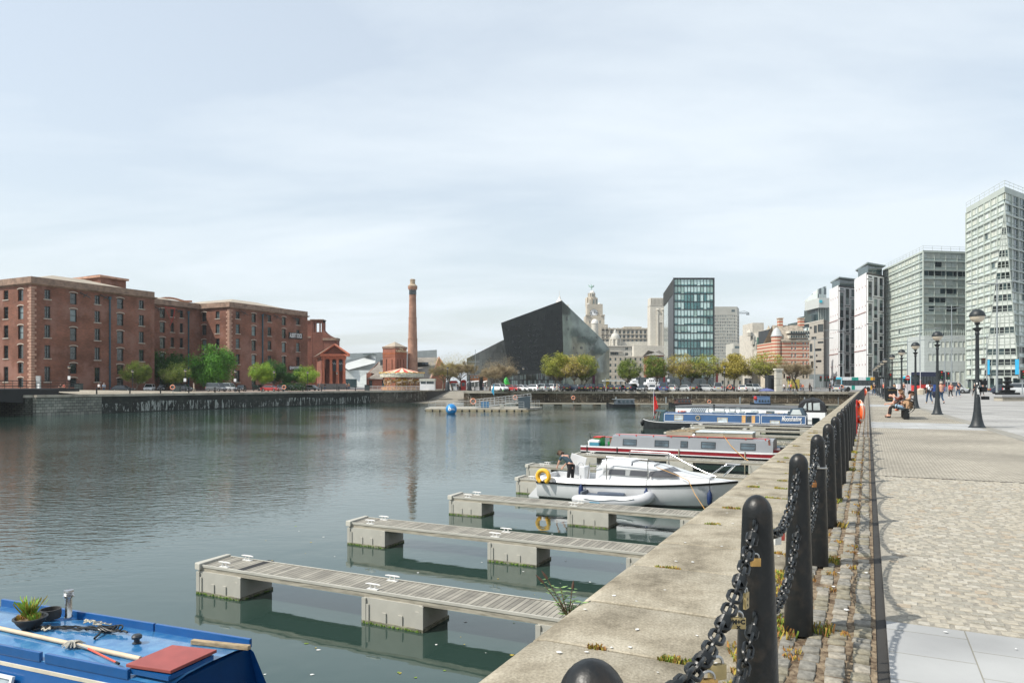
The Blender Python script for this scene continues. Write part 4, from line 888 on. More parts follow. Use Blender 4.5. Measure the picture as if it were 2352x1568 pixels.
m = MB(); m.b2(A[0],B[0]+.3,-.6,1,z2-.1,z2+.35); m.add([(pw(640),3,zw_(780)),(B[0],-.2,z2+.3),(B[0]-.4,7,zw_(610)),(pw(655),7,zw_(610)),(A[0],-.2,z2+.3)],[(0,4,1,2,3)]); m.add([(pw(655),7,zw_(610)),(B[0]-.4,7,zw_(610)),(B[0]-.4,16,z2),(pw(640),16,z2)],[(0,1,2,3)]); m.build('roof',mat('brown_tiles',(.30,.26,.21),.9,sc=.9,var=.3),T)
m = MB(); m.b2(pw(762),B[0],-.3,5,zw_(752),zw_(722)); m.b2(pw(762),B[0],-.3,5,zw_(702),zw_(678)); m.build('dormer',mat('dormer_cream',(.55,.52,.45),.8,sc=1),T)
for xc in range(785,955,24):
    for y0,y1 in ((748,726),(700,682)): m = MB(); m.b2(pw(xc-8),pw(xc+8),-.34,-.28,zw_(y0),zw_(y1)); m.build('window',GLM,T)
m = MB(); m.b2(pw(770),B[0],-.9,-.3,zw_(714),zw_(711)); m.b2(pw(770),B[0],-.9,-.85,zw_(711),zw_(700)); m.build('balcony',DKM,T)
m = MB(); m.lathe([(2.3,0),(2.4,.3),(2.2,.6),(1.7,2.2),(.9,3.4),(.1,4.0)],14,(pw(657),2.2,zw_(735))); m.build('turret_dome',mat('lead',(.42,.44,.44),.5),T,smooth=True)
for x0,x1,yb,dp in ((716,756,660,6),(925,972,625,6)): m = MB(); m.b2(pw(x0),pw(x1),dp,dp+2.4,zw_(yb),zw_(545)); m.build('chimney',bd,T); m = MB(); m.b2(pw(x0)-.25,pw(x1)+.25,dp-.2,dp+2.6,zw_(545),zw_(536)); m.build('chimney_cap',CRM,T)
# ---- pale ornate terrace with scaffolding, slim dark block
Yo = 380; oC = P2(1717,Yo); T = bld('ornate_terrace','ornate white stone terrace with gables and spire left of the banded building','historic building',oC)
def po(x,Y=Yo): return gx(c6(x),Y)-oC[0]
def zo(y,Y=Yo): return gz(c6y(y),Y)
WST2 = mat('white_stone',(.52,.485,.42),.8,sc=.6,var=.14); P = Panes(); m = MB(); segs = [(340,385,715,470),(385,440,730,440),(440,490,680,410),(490,565,690,385),(565,632,660,380)]
for x0,x1,yt,Y in segs:
    m.b2(po(x0,Y),po(x1,Y)+.05,Y-Yo,Y-Yo+15,0,zo(yt,Y)); w = po(x1,Y)-po(x0,Y); n = 3
    for i in range(n):
        for z in range(3,int(zo(yt,Y))-2,4): xa = po(x0,Y)+w*(i+.2)/n; P.add([(xa,Y-Yo-.1,z),(xa+w*.55/n,Y-Yo-.1,z),(xa+w*.55/n,Y-Yo-.1,z+2.7),(xa,Y-Yo-.1,z+2.7)],0)
    m.b2(po(x0,Y)-.2,po(x1,Y)+.2,Y-Yo-.5,Y-Yo,zo(yt,Y)-3,zo(yt,Y)-2.4)
m.b2(po(512),po(630),18,35,0,zo(602,400)); m.build('wall',WST2,T)
P.build(T,[mat('old_pane',(.05,.055,.06),.4)],60)
m = MB()
for x,y0,y1,r in ((362,715,700,1.8),(398,800,740,1.4),(420,850,800,1.4)): m.lathe([(r,zo(y0)-1),(r,zo(y1)),(r*.6,zo(y1)+1),(.05,zo(y1)+2)],8,(po(x),-1,0))
m.build('turret',WST2,T); m = MB(); m.lathe([(1.9,zo(690)),(1.6,zo(672)),(.7,zo(645)),(.05,zo(618))],6,(po(457,400),4,0)); m.build('spire',mat('spire_tan',(.40,.34,.25),.8),T)
T = bld('scaffolding','green netted scaffolding wrapped round a narrow facade','scaffolding',P2(c6(520),370)); m = MB(); m.b2(-3.6,3.6,0,1.4,0,gz(c6y(745),370)); m.build('netting',mat('green_net',(.045,.20,.12),.9,sc=.6,var=.6),T); m = MB()
for x in lin(-3.8,3.8,4): m.tube([(x,-.3,0),(x,-.3,gz(c6y(735),370))],.1,4)
for z in range(2,26,3): m.tube([(-3.9,-.32,z),(3.9,-.32,z)],.08,4)
m.build('poles',GRM,T)
oC = P2(c6(592),350); T = bld('dark_glass_block','narrow dark green glass office block squeezed beside the banded building','office building',oC); m = MB(); P = Panes(); x0,x1 = gx(c6(562),350)-oC[0],gx(c6(624),350)-oC[0]; zt = gz(c6y(665),350); gridface(m,P,(x0,0),(x1,0),0,zt,5,12,.15,lambda i,k: random.choice((0,0,1)),.12,.25); m.prism([(x0,.3),(x1,.3),(x1,15),(x0,15)],0,zt); m.build('frame',DKM,T); P.build(T,[GLM,GLD],60)
# ---- distant residential tower with crane
oC = P2(1641,700); T = bld('distant_tower','far grey residential tower with regular windows right of the green glass block','tower',oC); m = MB(); P = Panes(); B = rel(oC,P2(1693,700)); B2_ = rel(oC,P2(1697.5,720)); zt = gz(704,700); z1 = gz(722,700); CNC = mat('tower_concrete',(.44,.43,.38),.8,sc=.1,var=.08)
gridface(m,P,(0,0),B,8,z1,13,20,.5,lambda i,k: random.choice((0,0,1,2)),.75,1.2,.05); gridface(m,P,B,B2_,8,z1,4,20,.5,lambda i,k: random.choice((0,1)),.75,1.2,.05)
m.prism([(0,.6),(B[0],.6),(B2_[0]-.5,20),(0,22)],0,z1); m.prism([(0,0),B,B2_,(0,22)],z1,zt); m.build('frame',CNC,T); P.build(T,[GLL,GLM,BLD_[0]],60); m = MB(); m.b2(B[0]-5.5,B[0]-2.2,-.1,.1,gz(716,700),gz(711,700)); m.build('opening',GLM,T)
T = bld('tower_crane','tiny tower crane jib poking out behind the far grey tower','crane',P2(1700,780)); m = MB(); y_ = gz(719,780); m.b2(-6,10,0,1,y_-.6,y_+.4); m.tube([(10,.5,y_+.5),(5,.5,y_+2.2),(-6,.5,y_+.6)],.3,4); m.b2(-3,-1,0,2,0,y_); m.b2(7,10,-.5,1.5,y_-2,y_-.6); m.build('jib',GRM,T)
T = bld('low_block','low grey block at the foot of the far tower','building',P2(1708,560)); m = MB(); m.b2(-8,10,0,20,0,gz(788,560)); m.b2(-10,-2,-3,0,0,gz(800,556)); m.b2(-40,40,6,25,0,gz(858,560)); m.build('wall',CNC,T)
P = Panes()
for z in (5,11,17,23,29): P.add([(-7,-.1-3*(z < 26),z),(-3,-.1-3*(z < 26),z),(-3,-.1-3*(z < 26),z+2.2),(-7,-.1-3*(z < 26),z+2.2)],0)
P.build(T,[GLM])
# ---- dark framed green glass office
oC = P2(1549,330); T = bld('green_glass_office','rectangular green glass office block with dark frame and stepped pane pattern','office building',oC); A,C,B = rel(oC,P2(1525.5,385)),(0,0),rel(oC,P2(1638,330)); zt = gz(639.4,330); fl = (zt-gz(651.5+0,330)); NF = 11; fh = gz(657.5,330)-gz(675.4,330); z0 = gz(657,330)-11*fh
m = MB(); P = Panes(); L = math.hypot(*B); NX = 12
for k in range(-1,NF+1):
    zb = z0+k*fh; h = fh if k < NF else zt-zb-.4
    if zb < 0: h += zb; zb = 0
    run = random.choice((0,1,2)); st = random.randrange(NX); ln = random.randrange(3,8)
    for i in range(NX):
        a,b = L*i/NX+.12,L*(i+1)/NX-.12; dk = st <= i < st+ln and run
        if k in (2,): dk = i > 3
        q = random.choice((.16,.2,.2,.24)) if not dk or run == 1 else 1; q = min(q,1)
        if random.random() < .08: q = 0
        if random.random() < .05: q = 1
        zm = zb+.25+(h-.35)*q; D = 1 if random.random() < .6 else 3
        if q > 0: P.add([(a,.12,zb+.25),(b,.12,zb+.25),(b,.12,zm),(a,.12,zm)],D)
        if q < 1: P.add([(a,.12,zm),(b,.12,zm),(b,.12,zb+h-.1),(a,.12,zb+h-.1)],random.choice((0,0,0,2)))
GG = [mat('green_pane_pale',(.52,.70,.68),.12,spec=.9,sc=.2,var=.08),mat('green_pane_dark',(.04,.15,.16),.06,spec=1,sc=.3,var=.5),mat('green_pane_mid',(.30,.45,.41),.12,spec=.9),mat('green_pane_teal',(.08,.20,.20),.08,spec=1,sc=.3,var=.3)]
bars(m,C,B,0,zt,[L*i/NX for i in range(1,NX)],[z0+k*fh for k in range(NF+1)],.12,.3,.02,.2); m.b2(-.5,0,-.3,.6,0,zt+.3); m.b2(L,L+.6,-.3,.6,0,zt+.3); m.b2(0,L,-.3,.6,zt-.2,zt+.3); m.prism([(A[0]+.1,A[1]),(-.2,.4),(L+.3,.4),(L+.3,50),(A[0]+.1,50)],0,zt); m.build('frame',DKM,T)
d,LL = wdir(A,C); dk = MB(); side = MB()
MIR = mat('mirror_glass',(.60,.66,.63),.1,metal=.4,sc=.15,var=.08,bump=.06,bsc=.25)
for i in range(22): x = LL*i/22; side.add([W3(A,d,x+.1,.5,-.05),W3(A,d,x+LL/22-.1,.5,-.05),W3(A,d,x+LL/22-.1,zt-7,-.05),W3(A,d,x+.1,zt-7,-.05)],[(0,1,2,3)])
side.build('side_glazing',MIR,T); dk.add([W3(A,d,0,zt-6.9,-.1),W3(A,d,LL,zt-6.9,-.1),W3(A,d,LL,zt+.2,-.1),W3(A,d,0,zt+.2,-.1)],[(0,1,2,3)])
for i in range(30): x = LL*i/30; dk.box(W3(A,d,x,zt-3.4,-.3),(.3,.4,6.9),0,math.atan2(d[1],d[0]))
dk.build('louvre_band',mat('louvre',(.10,.105,.10),.5,metal=.4),T); P.build(T,GG)
# ---- black faceted office with leaning front
oC = P2(1291,352); T = bld('black_wedge_building','huge black faceted glass building with slanting roofline','office building',oC)
def q4(x,y,Y): return (gx(x,Y)-oC[0],Y-oC[1],gz(y,Y))
tl,tr_,br,bl = q4(1150.7,741.4,352),q4(1290.5,690,352),q4(1295,851,350),q4(1171,862.5,350)
BKG = brick('black_cladding',(.010,.012,.0115),(.006,.008,.0075),(.012,.014,.014),2.1,3.9,.06,.2,.05,.01,.3,vary=.3,stain=(.013,.016,.015),ssc=.12); BKG.node_tree.nodes['Principled BSDF'].inputs['Specular IOR Level'].default_value = .2
m = MB(); m.add([tl,bl,br,tr_],[(0,1,2,3)]); m.add([bl,(bl[0],30,bl[2]),(br[0]+2,30,br[2]),br],[(0,1,2,3)]); m.add([tl,(tl[0],25,tl[2]),(bl[0],30,bl[2]),bl],[(0,1,2,3)]); m.build('front_wall',BKG,T)
P = Panes(); V = [Vector(q) for q in (tl,tr_,br,bl)]
def fp(u,v): return V[0].lerp(V[1],u).lerp(V[3].lerp(V[2],u),v)
def wpt(cx_,cy_):                                              # photo detail -> point on the front
    x,y = (cx_/2.489+1750)/1.7415,(cy_/2.489+1050)/1.7415; u = (x-1150.7)/139.8
    for _ in range(6):
        yt = 741.4-51.4*u; yb = 862.5-11.5*u; v = (y-yt)/(yb-yt); xl,xr = 1150.7+20.3*v,1290.5+4.5*v; u = (x-xl)/(xr-xl)
    return fp(u,v)+Vector((0,-.12,0))
wn3 = [(x,y,40,24) for x,y in ((752,632),(803,630),(910,622),(958,618),(908,678),(965,673),(1022,668),(915,730),(968,727),(1027,722),(760,740),(812,737),(765,792),(817,788),(922,783),(976,780),(770,845),(820,842),(928,838),(980,835),(1034,832),(774,898),(825,895),(932,891),(984,888),(1040,886),(777,951),(828,948),(936,945),(988,942),(1044,940),(782,1003),(832,1000),(940,999),(992,997),(1047,995),(838,1055),(890,1054),(943,1052),(996,1050),(1203,600),(1205,655),(1208,712),(1213,768),(1205,825),(1210,880))]
for x in (680,700,718): wn3.append((x,650,9,45))
for i in range(46): wn3.append((random.choice((672,706,735,850,1000,1062,1090,1120,1140,1165,1195,880)),500+random.randrange(11)*53,8,48))
for x,y,w_,h_ in wn3:
    if y-h_/2 < 600-(x-632)*.367+22 or y+h_/2 > 1130-(x-735)*.118-6 or x-w_/2 < 640+(y-600)*.18: continue
    P.add([wpt(x-w_/2,y+h_/2),wpt(x+w_/2,y+h_/2),wpt(x+w_/2,y-h_/2),wpt(x-w_/2,y-h_/2)],0 if random.random() < .93 or h_ < 30 else 1)
P.build(T,[mat('wedge_pane',(.006,.008,.008),.25,spec=.25),GLL])
# mirror side, folding away to the right
s1,s2,s3 = q4(1378,773.7,385),q4(1400,801,392),q4(1400,889,392)
m = MB(); b0 = q4(1297,889,350); m.add([tr_,br,b0,s3,s2,s1],[(0,1,2,3,4,5)]) if 0 else None
pts = [tr_,q4(1293.5,889,351),s3,s2,s1]; m.add(pts,[(0,1,2,3,4)]); MW = mat('wall_mirror',(.16,.185,.17),.1,metal=.75,sc=.15,var=.3,bump=.02,bsc=.2,lo=.4,hi=.6); m.build('side_glazing',MW,T)
m = MB(); m.add([q4(1151,783,372),q4(1072,823,376),q4(1072,889,376),q4(1180,889,372),q4(1180,770,372)],[(4,0,1,2,3)]); m.build('low_wing',brick('wing_mirror',(.12,.13,.125),(.08,.09,.088),(.03,.035,.035),3,3.6,.08,.5,.08,.01,.1,vary=.6),T)
P = Panes()
for x,y,w_,h_,mi in ((495,980,30,20,0),(540,980,30,20,0),(585,980,30,20,0),(455,1030,30,20,0),(500,1030,30,20,0),(640,882,8,20,0),(620,930,9,16,0),(530,932,12,16,0),(410,985,30,14,0),(590,1030,30,20,0)):
    a = lambda xx,yy: q4((xx/2.489+1750)/1.7415,(yy/2.489+1050)/1.7415,371.5+(.8 if xx < 470 else 0)); P.add([a(x-w_/2,y+h_/2),a(x+w_/2,y+h_/2),a(x+w_/2,y-h_/2),a(x-w_/2,y-h_/2)],0)
for x,y,w_,h_ in ((1293,558,8,40),(1301,662,7,25),(1268,712,8,25),(1408,735,10,22),(1462,744,16,22),(1500,800,10,22),(1437,848,16,22),(1548,858,16,22),(1355,850,12,20),(1585,742,16,20),(1390,900,10,18),(1560,815,14,18)):
    t = (x-1240)/(1593+150-1240); Y = 352+t*40-.6; a = lambda xx,yy: q4((xx/2.489+1750)/1.7415,(yy/2.489+1050)/1.7415,Y); P.add([a(x-w_/2,y+h_/2),a(x+w_/2,y+h_/2),a(x+w_/2,y-h_/2),a(x-w_/2,y-h_/2)],0)
P.build(T,[GLD])
m = MB(); A,B = q4(1170,889,362)[:2],q4(1294,889,362)[:2]; P = Panes(); n = 26; L = B[0]-A[0]
for i in range(n):
    a,b = A[0]+L*i/n,A[0]+L*(i+1)/n; tp = lambda x: gz(863-(x-A[0])/L*12,351); P.add([(a,A[1],0),(b,A[1],0),(b,A[1],gz(873,362)),(a,A[1],gz(873,362))],random.choice((0,1,1,2))); P.add([(a,A[1],gz(873,362)+.4),(b,A[1],gz(873,362)+.4),(b,A[1],tp(b)),(a,A[1],tp(a))],random.choice((0,2,1,3)))
    m.b2(a-.08,a+.08,A[1]-.3,A[1],0,tp(a))
m.b2(A[0],B[0],A[1]-.3,A[1],gz(873,362),gz(873,362)+.4); m.build('shopfront_frame',DKM,T); P.build(T,[GLL,GG[0],GLM,GLD],80)
# ---- clock tower building
Yl = 660; oC = P2(1369,Yl); T = bld('clock_tower_building','pale stone office block with tall domed clock tower topped by a bird','historic building',oC)
def c5(x): return (x/2.489+2300)/1.7415
def pl(x): return gx(c5(x),Yl)-oC[0]
def zl(y): return gz(c6y(y),Yl)
STN = brick('portland_stone',(.52,.46,.37),(.45,.415,.35),(.33,.30,.25),4,1.8,.12,.5,.06,.03,.85,vary=.2); m = MB()
cx_ = pl(203)
def tier(m,x0,x1,y0,y1,dpt=None,y=0): w = pl(x1)-pl(x0); m.b2(pl(x0),pl(x1),y,y+(dpt or w),zl(y0),zl(y1))
tier(m,105,328,760,615); tier(m,112,302,640,522,None,6); tier(m,132,288,525,402,None,9);
for x0,x1 in ((115,150),(265,305)): tier(m,x0,x1,525,512,None,5)
tier(m,158,262,405,312,None,14) if 0 else None
for a in range(8):
    an = a*math.pi/4+.39; r_ = (pl(262)-pl(158))/2*.86; m.box((cx_+r_*math.cos(an),32+r_*math.sin(an),(zl(405)+zl(312))/2),(3.2,3.2,zl(312)-zl(405)),0,an)
m.lathe([((pl(240)-pl(180))/2*.95,zl(405)),((pl(240)-pl(180))/2*.95,zl(312)),((pl(262)-pl(158))/2*1.0,zl(314)),((pl(262)-pl(158))/2*1.0,zl(303)),((pl(240)-pl(180))/2,zl(300)),((pl(240)-pl(180))/2,zl(262))],16,(cx_,32,0))
for a in range(8): an = a*math.pi/4; r_ = (pl(240)-pl(180))/2; m.box((cx_+r_*math.cos(an),32+r_*math.sin(an),(zl(300)+zl(262))/2),(1.6,1.6,zl(262)-zl(300)),0,an)
m.build('tower',STN,T)
DOM = mat('dome_pale',(.62,.60,.56),.6,sc=.3,var=.08);
for x,y,r_,yy in ((210,266,27,32),(146,402,13,14),(260,402,16,14)): m = MB(); R_ = r_/2.489/1.7415/1640*Yl; m.ball((pl(x),yy,zl(y)),R_,16,0,1.25,0,90); m.build('dome',DOM,T,smooth=True)
m = MB(); z = zl(232); m.tube([(cx_,32,z),(cx_,32,z+3)],.4,6); m.loft([[(cx_-.9,31,z+3),(cx_+.9,31,z+3),(cx_+.9,33,z+3),(cx_-.9,33,z+3)],[(cx_-1.1,31,z+6),(cx_+1.1,31,z+6),(cx_+1.1,33,z+6),(cx_-1.1,33,z+6)],[(cx_-.3,31.7,z+8),(cx_+.7,31.7,z+8),(cx_+.7,32.3,z+8),(cx_-.3,32.3,z+8)]]); m.add([(cx_-1,32,z+5.5),(cx_-4.6,33,z+8.6),(cx_-3.8,33,z+5.4),(cx_-1,32,z+4)],[(0,1,2,3),(3,2,1,0)]); m.add([(cx_+1,32,z+5.5),(cx_+4.0,33,z+8.2),(cx_+3.6,33,z+5.2),(cx_+1,32,z+4)],[(0,1,2,3),(3,2,1,0)]); m.tube([(cx_+.2,32,z+8),(cx_-1.4,32,z+9)],.3,5); o = m.build('bird',mat('verdigris',(.28,.42,.36),.6),T); k = .68; o.scale = (k,1,k); o.location = (cx_*(1-k),0,z*(1-k))
R_ = 38/2.489/1.7415/1640*Yl; zc = zl(493); xk = pl(199)
m = MB(); m.lathe([(R_,0),(R_*.94,.25)],32); fc = MB();
def face(r0,z0,r1,z1,mt,nm,par=T,n=32): q = MB(); q.M = Matrix.Translation((xk,8.9,zc)) @ Matrix.Rotation(math.pi/2,4,'X'); q.lathe([(r0,z0),(r1,z1)],n); return q.build(nm,mt,par)
rim = face(R_*1.08,0,R_*1.08,.3,DKM,'clock_rim'); dial = face(R_,0,R_,.4,WHT,'clock_dial')
q = MB(); q.M = Matrix.Translation((xk,8.4,zc))
for a in range(12): an = a*math.pi/6; q.box((R_*.78*math.sin(an),0,R_*.78*math.cos(an)),(.5 if a % 3 else .8,.12,1.5),0,0,Matrix.Rotation(an,3,'Y'))
for an,l,w_ in ((.1,R_*.72,.45),(1.05,R_*.5,.6)): q.box((l/2*math.sin(an),-.1,l/2*math.cos(an)),(w_,.12,l),0,0,Matrix.Rotation(an,3,'Y'))
q.build('clock_hands',BLK,dial)
P = Panes()
for x0,x1,y0,y1,yy in ((198,209,400,350,13.9),(197,207,310,280,20),(165,172,400,350,15.),(233,240,400,350,15.),(150,158,600,570,5.9),(252,262,600,570,5.9)): P.add([(pl(x0),yy,zl(y0)),(pl(x1),yy,zl(y0)),(pl(x1),yy,zl(y1)),(pl(x0),yy,zl(y1))],0)
# long wing to the right
m = MB(); x0,x1 = pl(258),pl(760); yb,yt = 900,652; nn_ = 12
hs = []
for i in range(nn_):
    a = (x1-x0)*(i+.25)/nn_; w_ = (x1-x0)/nn_*.5; hs += [(a,a+w_,zl(705),zl(678)),(a,a+w_,zl(748),zl(722)),(a,a+w_,zl(800),zl(765))]
facade(m,(x0,0),(x1,0),0,zl(652),hs,1.2)
for z in (660,712,755): m.b2(x0,x1,-1.4,0,zl(z+5),zl(z))
for i in range(nn_+1): a = x0+(x1-x0)*i/nn_; m.b2(a-.7,a+.7,-.9,0,zl(760),zl(650))
m.b2(x0,x1,2,30,0,zl(655)); m.b2(pl(500),pl(675),6,20,zl(655),zl(632)); m.b2(pl(345),pl(352),4,6,zl(655),zl(640))
m.build('wing',STN,T); d = (1,0)
for a,b,c,e in hs: P.add([W3((x0,0),d,a,c,1.),W3((x0,0),d,b,c,1.),W3((x0,0),d,b,e,1.),W3((x0,0),d,a,e,1.)],0)
P.build(T,[GLM])
# ---- domed port office
Yd = 520; oC = P2(c5(400),Yd); T = bld('domed_office','white stone office with small dome turrets and columned front left of the ventilation tower','historic building',oC)
def pd(x): return gx(c5(x),Yd)-oC[0]
def zd(y): return gz(c6y(y),Yd)
POR = brick('white_portland',(.60,.57,.50),(.55,.525,.46),(.42,.39,.34),3,1.3,.08,.5,.06,.02,.8,vary=.15)
m = MB(); hs = [(pd(x)-pd(262)-1.1,pd(x)-pd(262)+1.1,zd(y+13),zd(y-13)) for x in (515,578) for y in (855,910,965)]+[(pd(x)-pd(262)-.9,pd(x)-pd(262)+.9,zd(y+20),zd(y-20)) for x in (363,382,402,421) for y in (905,960,1010,1090)]
facade(m,(pd(262),0),(pd(890),0),0,zd(830),hs,.8); m.b2(pd(262),pd(890),1,30,0,zd(832)); m.b2(pd(470),pd(890),6,28,0,zd(780)); m.b2(pd(262),pd(345),4,28,0,zd(782))
m.b2(pd(625),pd(890),-2,0,0,zd(836)); m.b2(pd(590),pd(700),-6,-2,0,zd(938)); m.b2(pd(255),pd(892),-.9,0,zd(836),zd(826)); m.b2(pd(335),pd(470),-1.2,0,zd(888),zd(880)); m.build('wall',POR,T)
P = Panes()
for a,b,c,e in hs: P.add([(pd(262)+a,.7,c),(pd(262)+b,.7,c),(pd(262)+b,.7,e),(pd(262)+a,.7,e)],0)
P.build(T,[GLM])
for x in range(345,470,19): m = MB(); m.lathe([(.95,zd(1060)),(.8,zd(925)),(1.0,zd(920))],10,(pd(x),-1.0,0)); m.build('column',POR,T,smooth=True)
for x,r_,yb_,yt_,dy in ((408,50,850,750,4),(195,42,760,690,45)):
    k = 1/2.489/1.7415/1640*Yd; m = MB(); m.lathe([(r_*k*1.1,zd(yb_)),(r_*k*1.1,zd(yb_)+1.5),(r_*k*.95,zd(yb_)+1.6),(r_*k*.95,zd(yt_)-1),(r_*k*1.1,zd(yt_)-.8),(r_*k*1.1,zd(yt_))],12,(pd(x),dy,0))
    for a in range(8): an = a*math.pi/4+.2; m.lathe([(.9,zd(yb_)+1.5),(.8,zd(yt_)-.9)],8,(pd(x)+r_*k*math.cos(an),dy+r_*k*math.sin(an),0))
    m.build('turret',POR,T); m = MB(); m.ball((pd(x),dy,zd(yt_)),r_*k*.95,18,0,1.15,0,90); m.lathe([(1.2,0),(1.0,1.6),(.2,3)],8,(pd(x),dy,zd(yt_-50 if r_ == 50 else yt_-42))); m.build('dome',mat('dome_grey',(.45,.44,.40),.6,sc=.3,var=.1),T,smooth=True)
oC = P2(c5(197),590); T = bld('dome_behind','bright white small dome in front of the clock tower','dome',oC); m = MB(); m.lathe([(2.8,0),(2.8,gz(c6y(612),590)),(3.1,gz(c6y(611),590)),(3.1,gz(c6y(606),590))],16); m.build('drum',POR,T); m = MB(); m.ball((0,0,gz(c6y(606),590)),3.0,18,0,1.25,0,90); m.build('dome',DOM,T,smooth=True)
oC = P2(c4x := (1218/2.489+1750)/1.7415,640); T = bld('finial_dome','pale spire tip showing over the black building roofline','spire',oC); m = MB(); z = gz(c6y(375),640); m.b2(-8,8,0,8,0,z-4); m.lathe([(3.4,z-4),(3.2,z-1),(1.6,z+1),(.9,z+2.5),(.9,z+3.5),(.25,z+4),(.1,z+9)],10,(0,3,0)); m.build('spire',DOM,T)
# ---- ventilation tower
Yv = 470; oC = P2(c5(750),Yv); T = bld('ventilation_tower','plain white stone ventilation tower with fluted top behind the green glass block','tower',oC); k = 1/2.489/1.7415/1640*Yv; m = MB(); w_ = 150*k
def zv(y): return gz(c6y(y),Yv)
m.b2(0,w_,0,w_,0,zv(425)); m.b2(-.2,w_+.2,-.2,w_,zv(428),zv(423))
for i in range(11): m.b2(w_*i/11+.1,w_*(i+.72)/11,-.1,.9,zv(423),zv(352))
m.b2(.1,w_-.1,.9,w_-.5,zv(423),zv(350)); m.b2(-.1,w_,-.2,w_,zv(352),zv(348)) if 0 else None
for x in (72,122): m.b2((x-6)*k,(x+6)*k,-1.1,0,0,zv(482)); m.lathe([(.6,0),(1.1,1),(.5,1.6)],6,(x*k,-.7,zv(484)))
m.b2(84*k,116*k,-.9,0,zv(600),zv(525));
for x in (88,98,108): m.b2((x-3)*k,(x+3)*k,-.7,0,0,zv(602))
m.build('tower',POR,T); m = MB(); m.b2(-12,10,-6,0,0,zv(832)); m.build('base',POR,T)
# ---- small red brick house
Yb = 300; oC = P2(c5(738),Yb); T = bld('small_brick_house','small red brick house with hipped slate roof between trees','house',oC)
w_ = gx(c5(888),Yb)-oC[0]; m = MB(); z0,z1 = gz(c6y(985),Yb),gz(c6y(922),Yb); hs = [(x*w_/252-.4,x*w_/252+.4,gz(c6y(960),Yb),gz(c6y(935),Yb)) for x in (25,55,85,130,160,205,235)]
facade(m,(0,0),(w_,0),0,z1,hs,.2); m.b2(0,w_,1,12,0,z1); m.build('wall',BRP,T);
for h in hs: window(T,(0,0),(1,0),h,.2,'two',WHT,GLM)
m = MB(); hip(m,-.5,w_+.5,-.5,12.5,z1,gz(c6y(868),Yb),6); m.build('roof',mat('slate_grey',(.22,.21,.19),.8,sc=1,var=.2),T)
# ---- background filler of the town between trees
def block(name,label,x0,x1,yt,Y,ma,dd=15,rows=3,gm=GLM):
    T = bld(name,label,'building',P2(x0,Y)); w_ = gx(x1,Y)-gx(x0,Y); zt = gz(yt,Y); m = MB(); n = max(2,int(w_/3)); hs = [(w_*(i+.32)/n,w_*(i+.68)/n,zt*(k+.3)/rows,zt*(k+.75)/rows) for i in range(n) for k in range(rows)]
    facade(m,(0,0),(w_,0),0,zt,hs,.3); m.b2(0,w_,.6,dd,0,zt); m.build('wall',ma,T); P = Panes(); [P.add([(a,.25,c),(b,.25,c),(b,.25,e),(a,.25,e)],0) for a,b,c,e in hs]; P.build(T,[gm],60); return T
block('low_office','low dark glass office behind the car park trees',1452,1640,866,260,mat('dark_clad',(.06,.075,.08),.3,spec=.8),10,1)
block('long_stone_office','stone office base with column bays behind the left car park trees',1385,1500,818,455,STN,20,5)
block('street_block','pale low street block seen under the trees by the far tower',1640,1720,852,420,CNC,10,2)
block('shop_row','dim row of shopfronts behind the junction',1716,1910,868,345,mat('shop_stone',(.30,.29,.26),.8),4,1,GLD)
# ================================================================= bollards and chains of the near quay
random.seed(11)
BV = -.40; U1 = 3.02; DU = 1.925; HB = 1.153
bm_ = MB(); bm_.lathe([(.089,0),(.084,.35),(.071,.75),(.062,.98),(.059,1.06)]+[(.059*math.cos(a),1.075+.078*math.sin(a)) for a in [i*math.pi/16 for i in range(1,9)]],28)
bme = bm_.mesh('bollard',mat('bollard_paint',(.010,.012,.013),.4,var=.3,sc=14,bump=.0025,bsc=34,spec=.4,col2=(.030,.024,.019),lo=.5,hi=.78),True)
for z in (): pass
def link(m,c,R,L=.05,W=.033,r=.0075,n=14,k=6,mi=0):
    pts = []
    for i in range(n):
        a = 2*math.pi*i/n; x = (L-W)*(1 if math.cos(a) > 0 else -1)*(1 if abs(math.cos(a)) > 1e-6 else 0)+W*math.cos(a); pts.append((x,W*math.sin(a)))
    rings = []
    for i in range(n):
        p = Vector((*pts[i],0)); q = Vector((*pts[(i+1) % n],0)); o = Vector((*pts[i-1],0)); t = (q-o).normalized(); nn = Vector((t.y,-t.x,0))
        rings.append([Vector(c)+R @ (p+(nn*math.cos(2*math.pi*j/k)+Vector((0,0,1))*math.sin(2*math.pi*j/k))*r) for j in range(k)])
    rings.append(rings[0]); m.loft(rings,mi,cap=False)
def chain(span,z0,sag,dense):
    """links hung between two eyes; x along the quay"""
    m = MB(); n = 200; pts = [Vector((span*i/n,.0,z0-sag*4*(i/n)*(1-i/n))) for i in range(n+1)]
    L = [0]
    for a,b in zip(pts,pts[1:]): L.append(L[-1]+(b-a).length)
    pitch = .052; nl = int(L[-1]/pitch); k = 0
    for q in range(nl):
        s = (q+.5)*L[-1]/nl
        while L[k+1] < s: k += 1
        t = (pts[k+1]-pts[k]).normalized(); up = Vector((-t.z,0,t.x)); sd = t.cross(up); R0 = Matrix((t,up,sd)).transposed()
        an = (math.pi/2 if q % 2 else 0)+.5+random.uniform(-.25,.25); R = R0 @ Matrix.Rotation(an,3,'X')
        link(m,pts[k],R,.036,.0205,.0066,*( (14,6) if dense == 2 else (10,4) if dense else (6,3)))
        if q % 6 == 3 and dense:
            for e in range(5): m.torus(pts[k]+t*(e-2)*.011,.0175,.005,12,4,0,Matrix((up,sd,t)).transposed())
    for x in (.0,span): m.torus((x,0,z0+.01),.018,.007,10,5,0,Matrix.Rotation(math.pi/2,3,'X'))
    return m.mesh('chain',BLK,True)
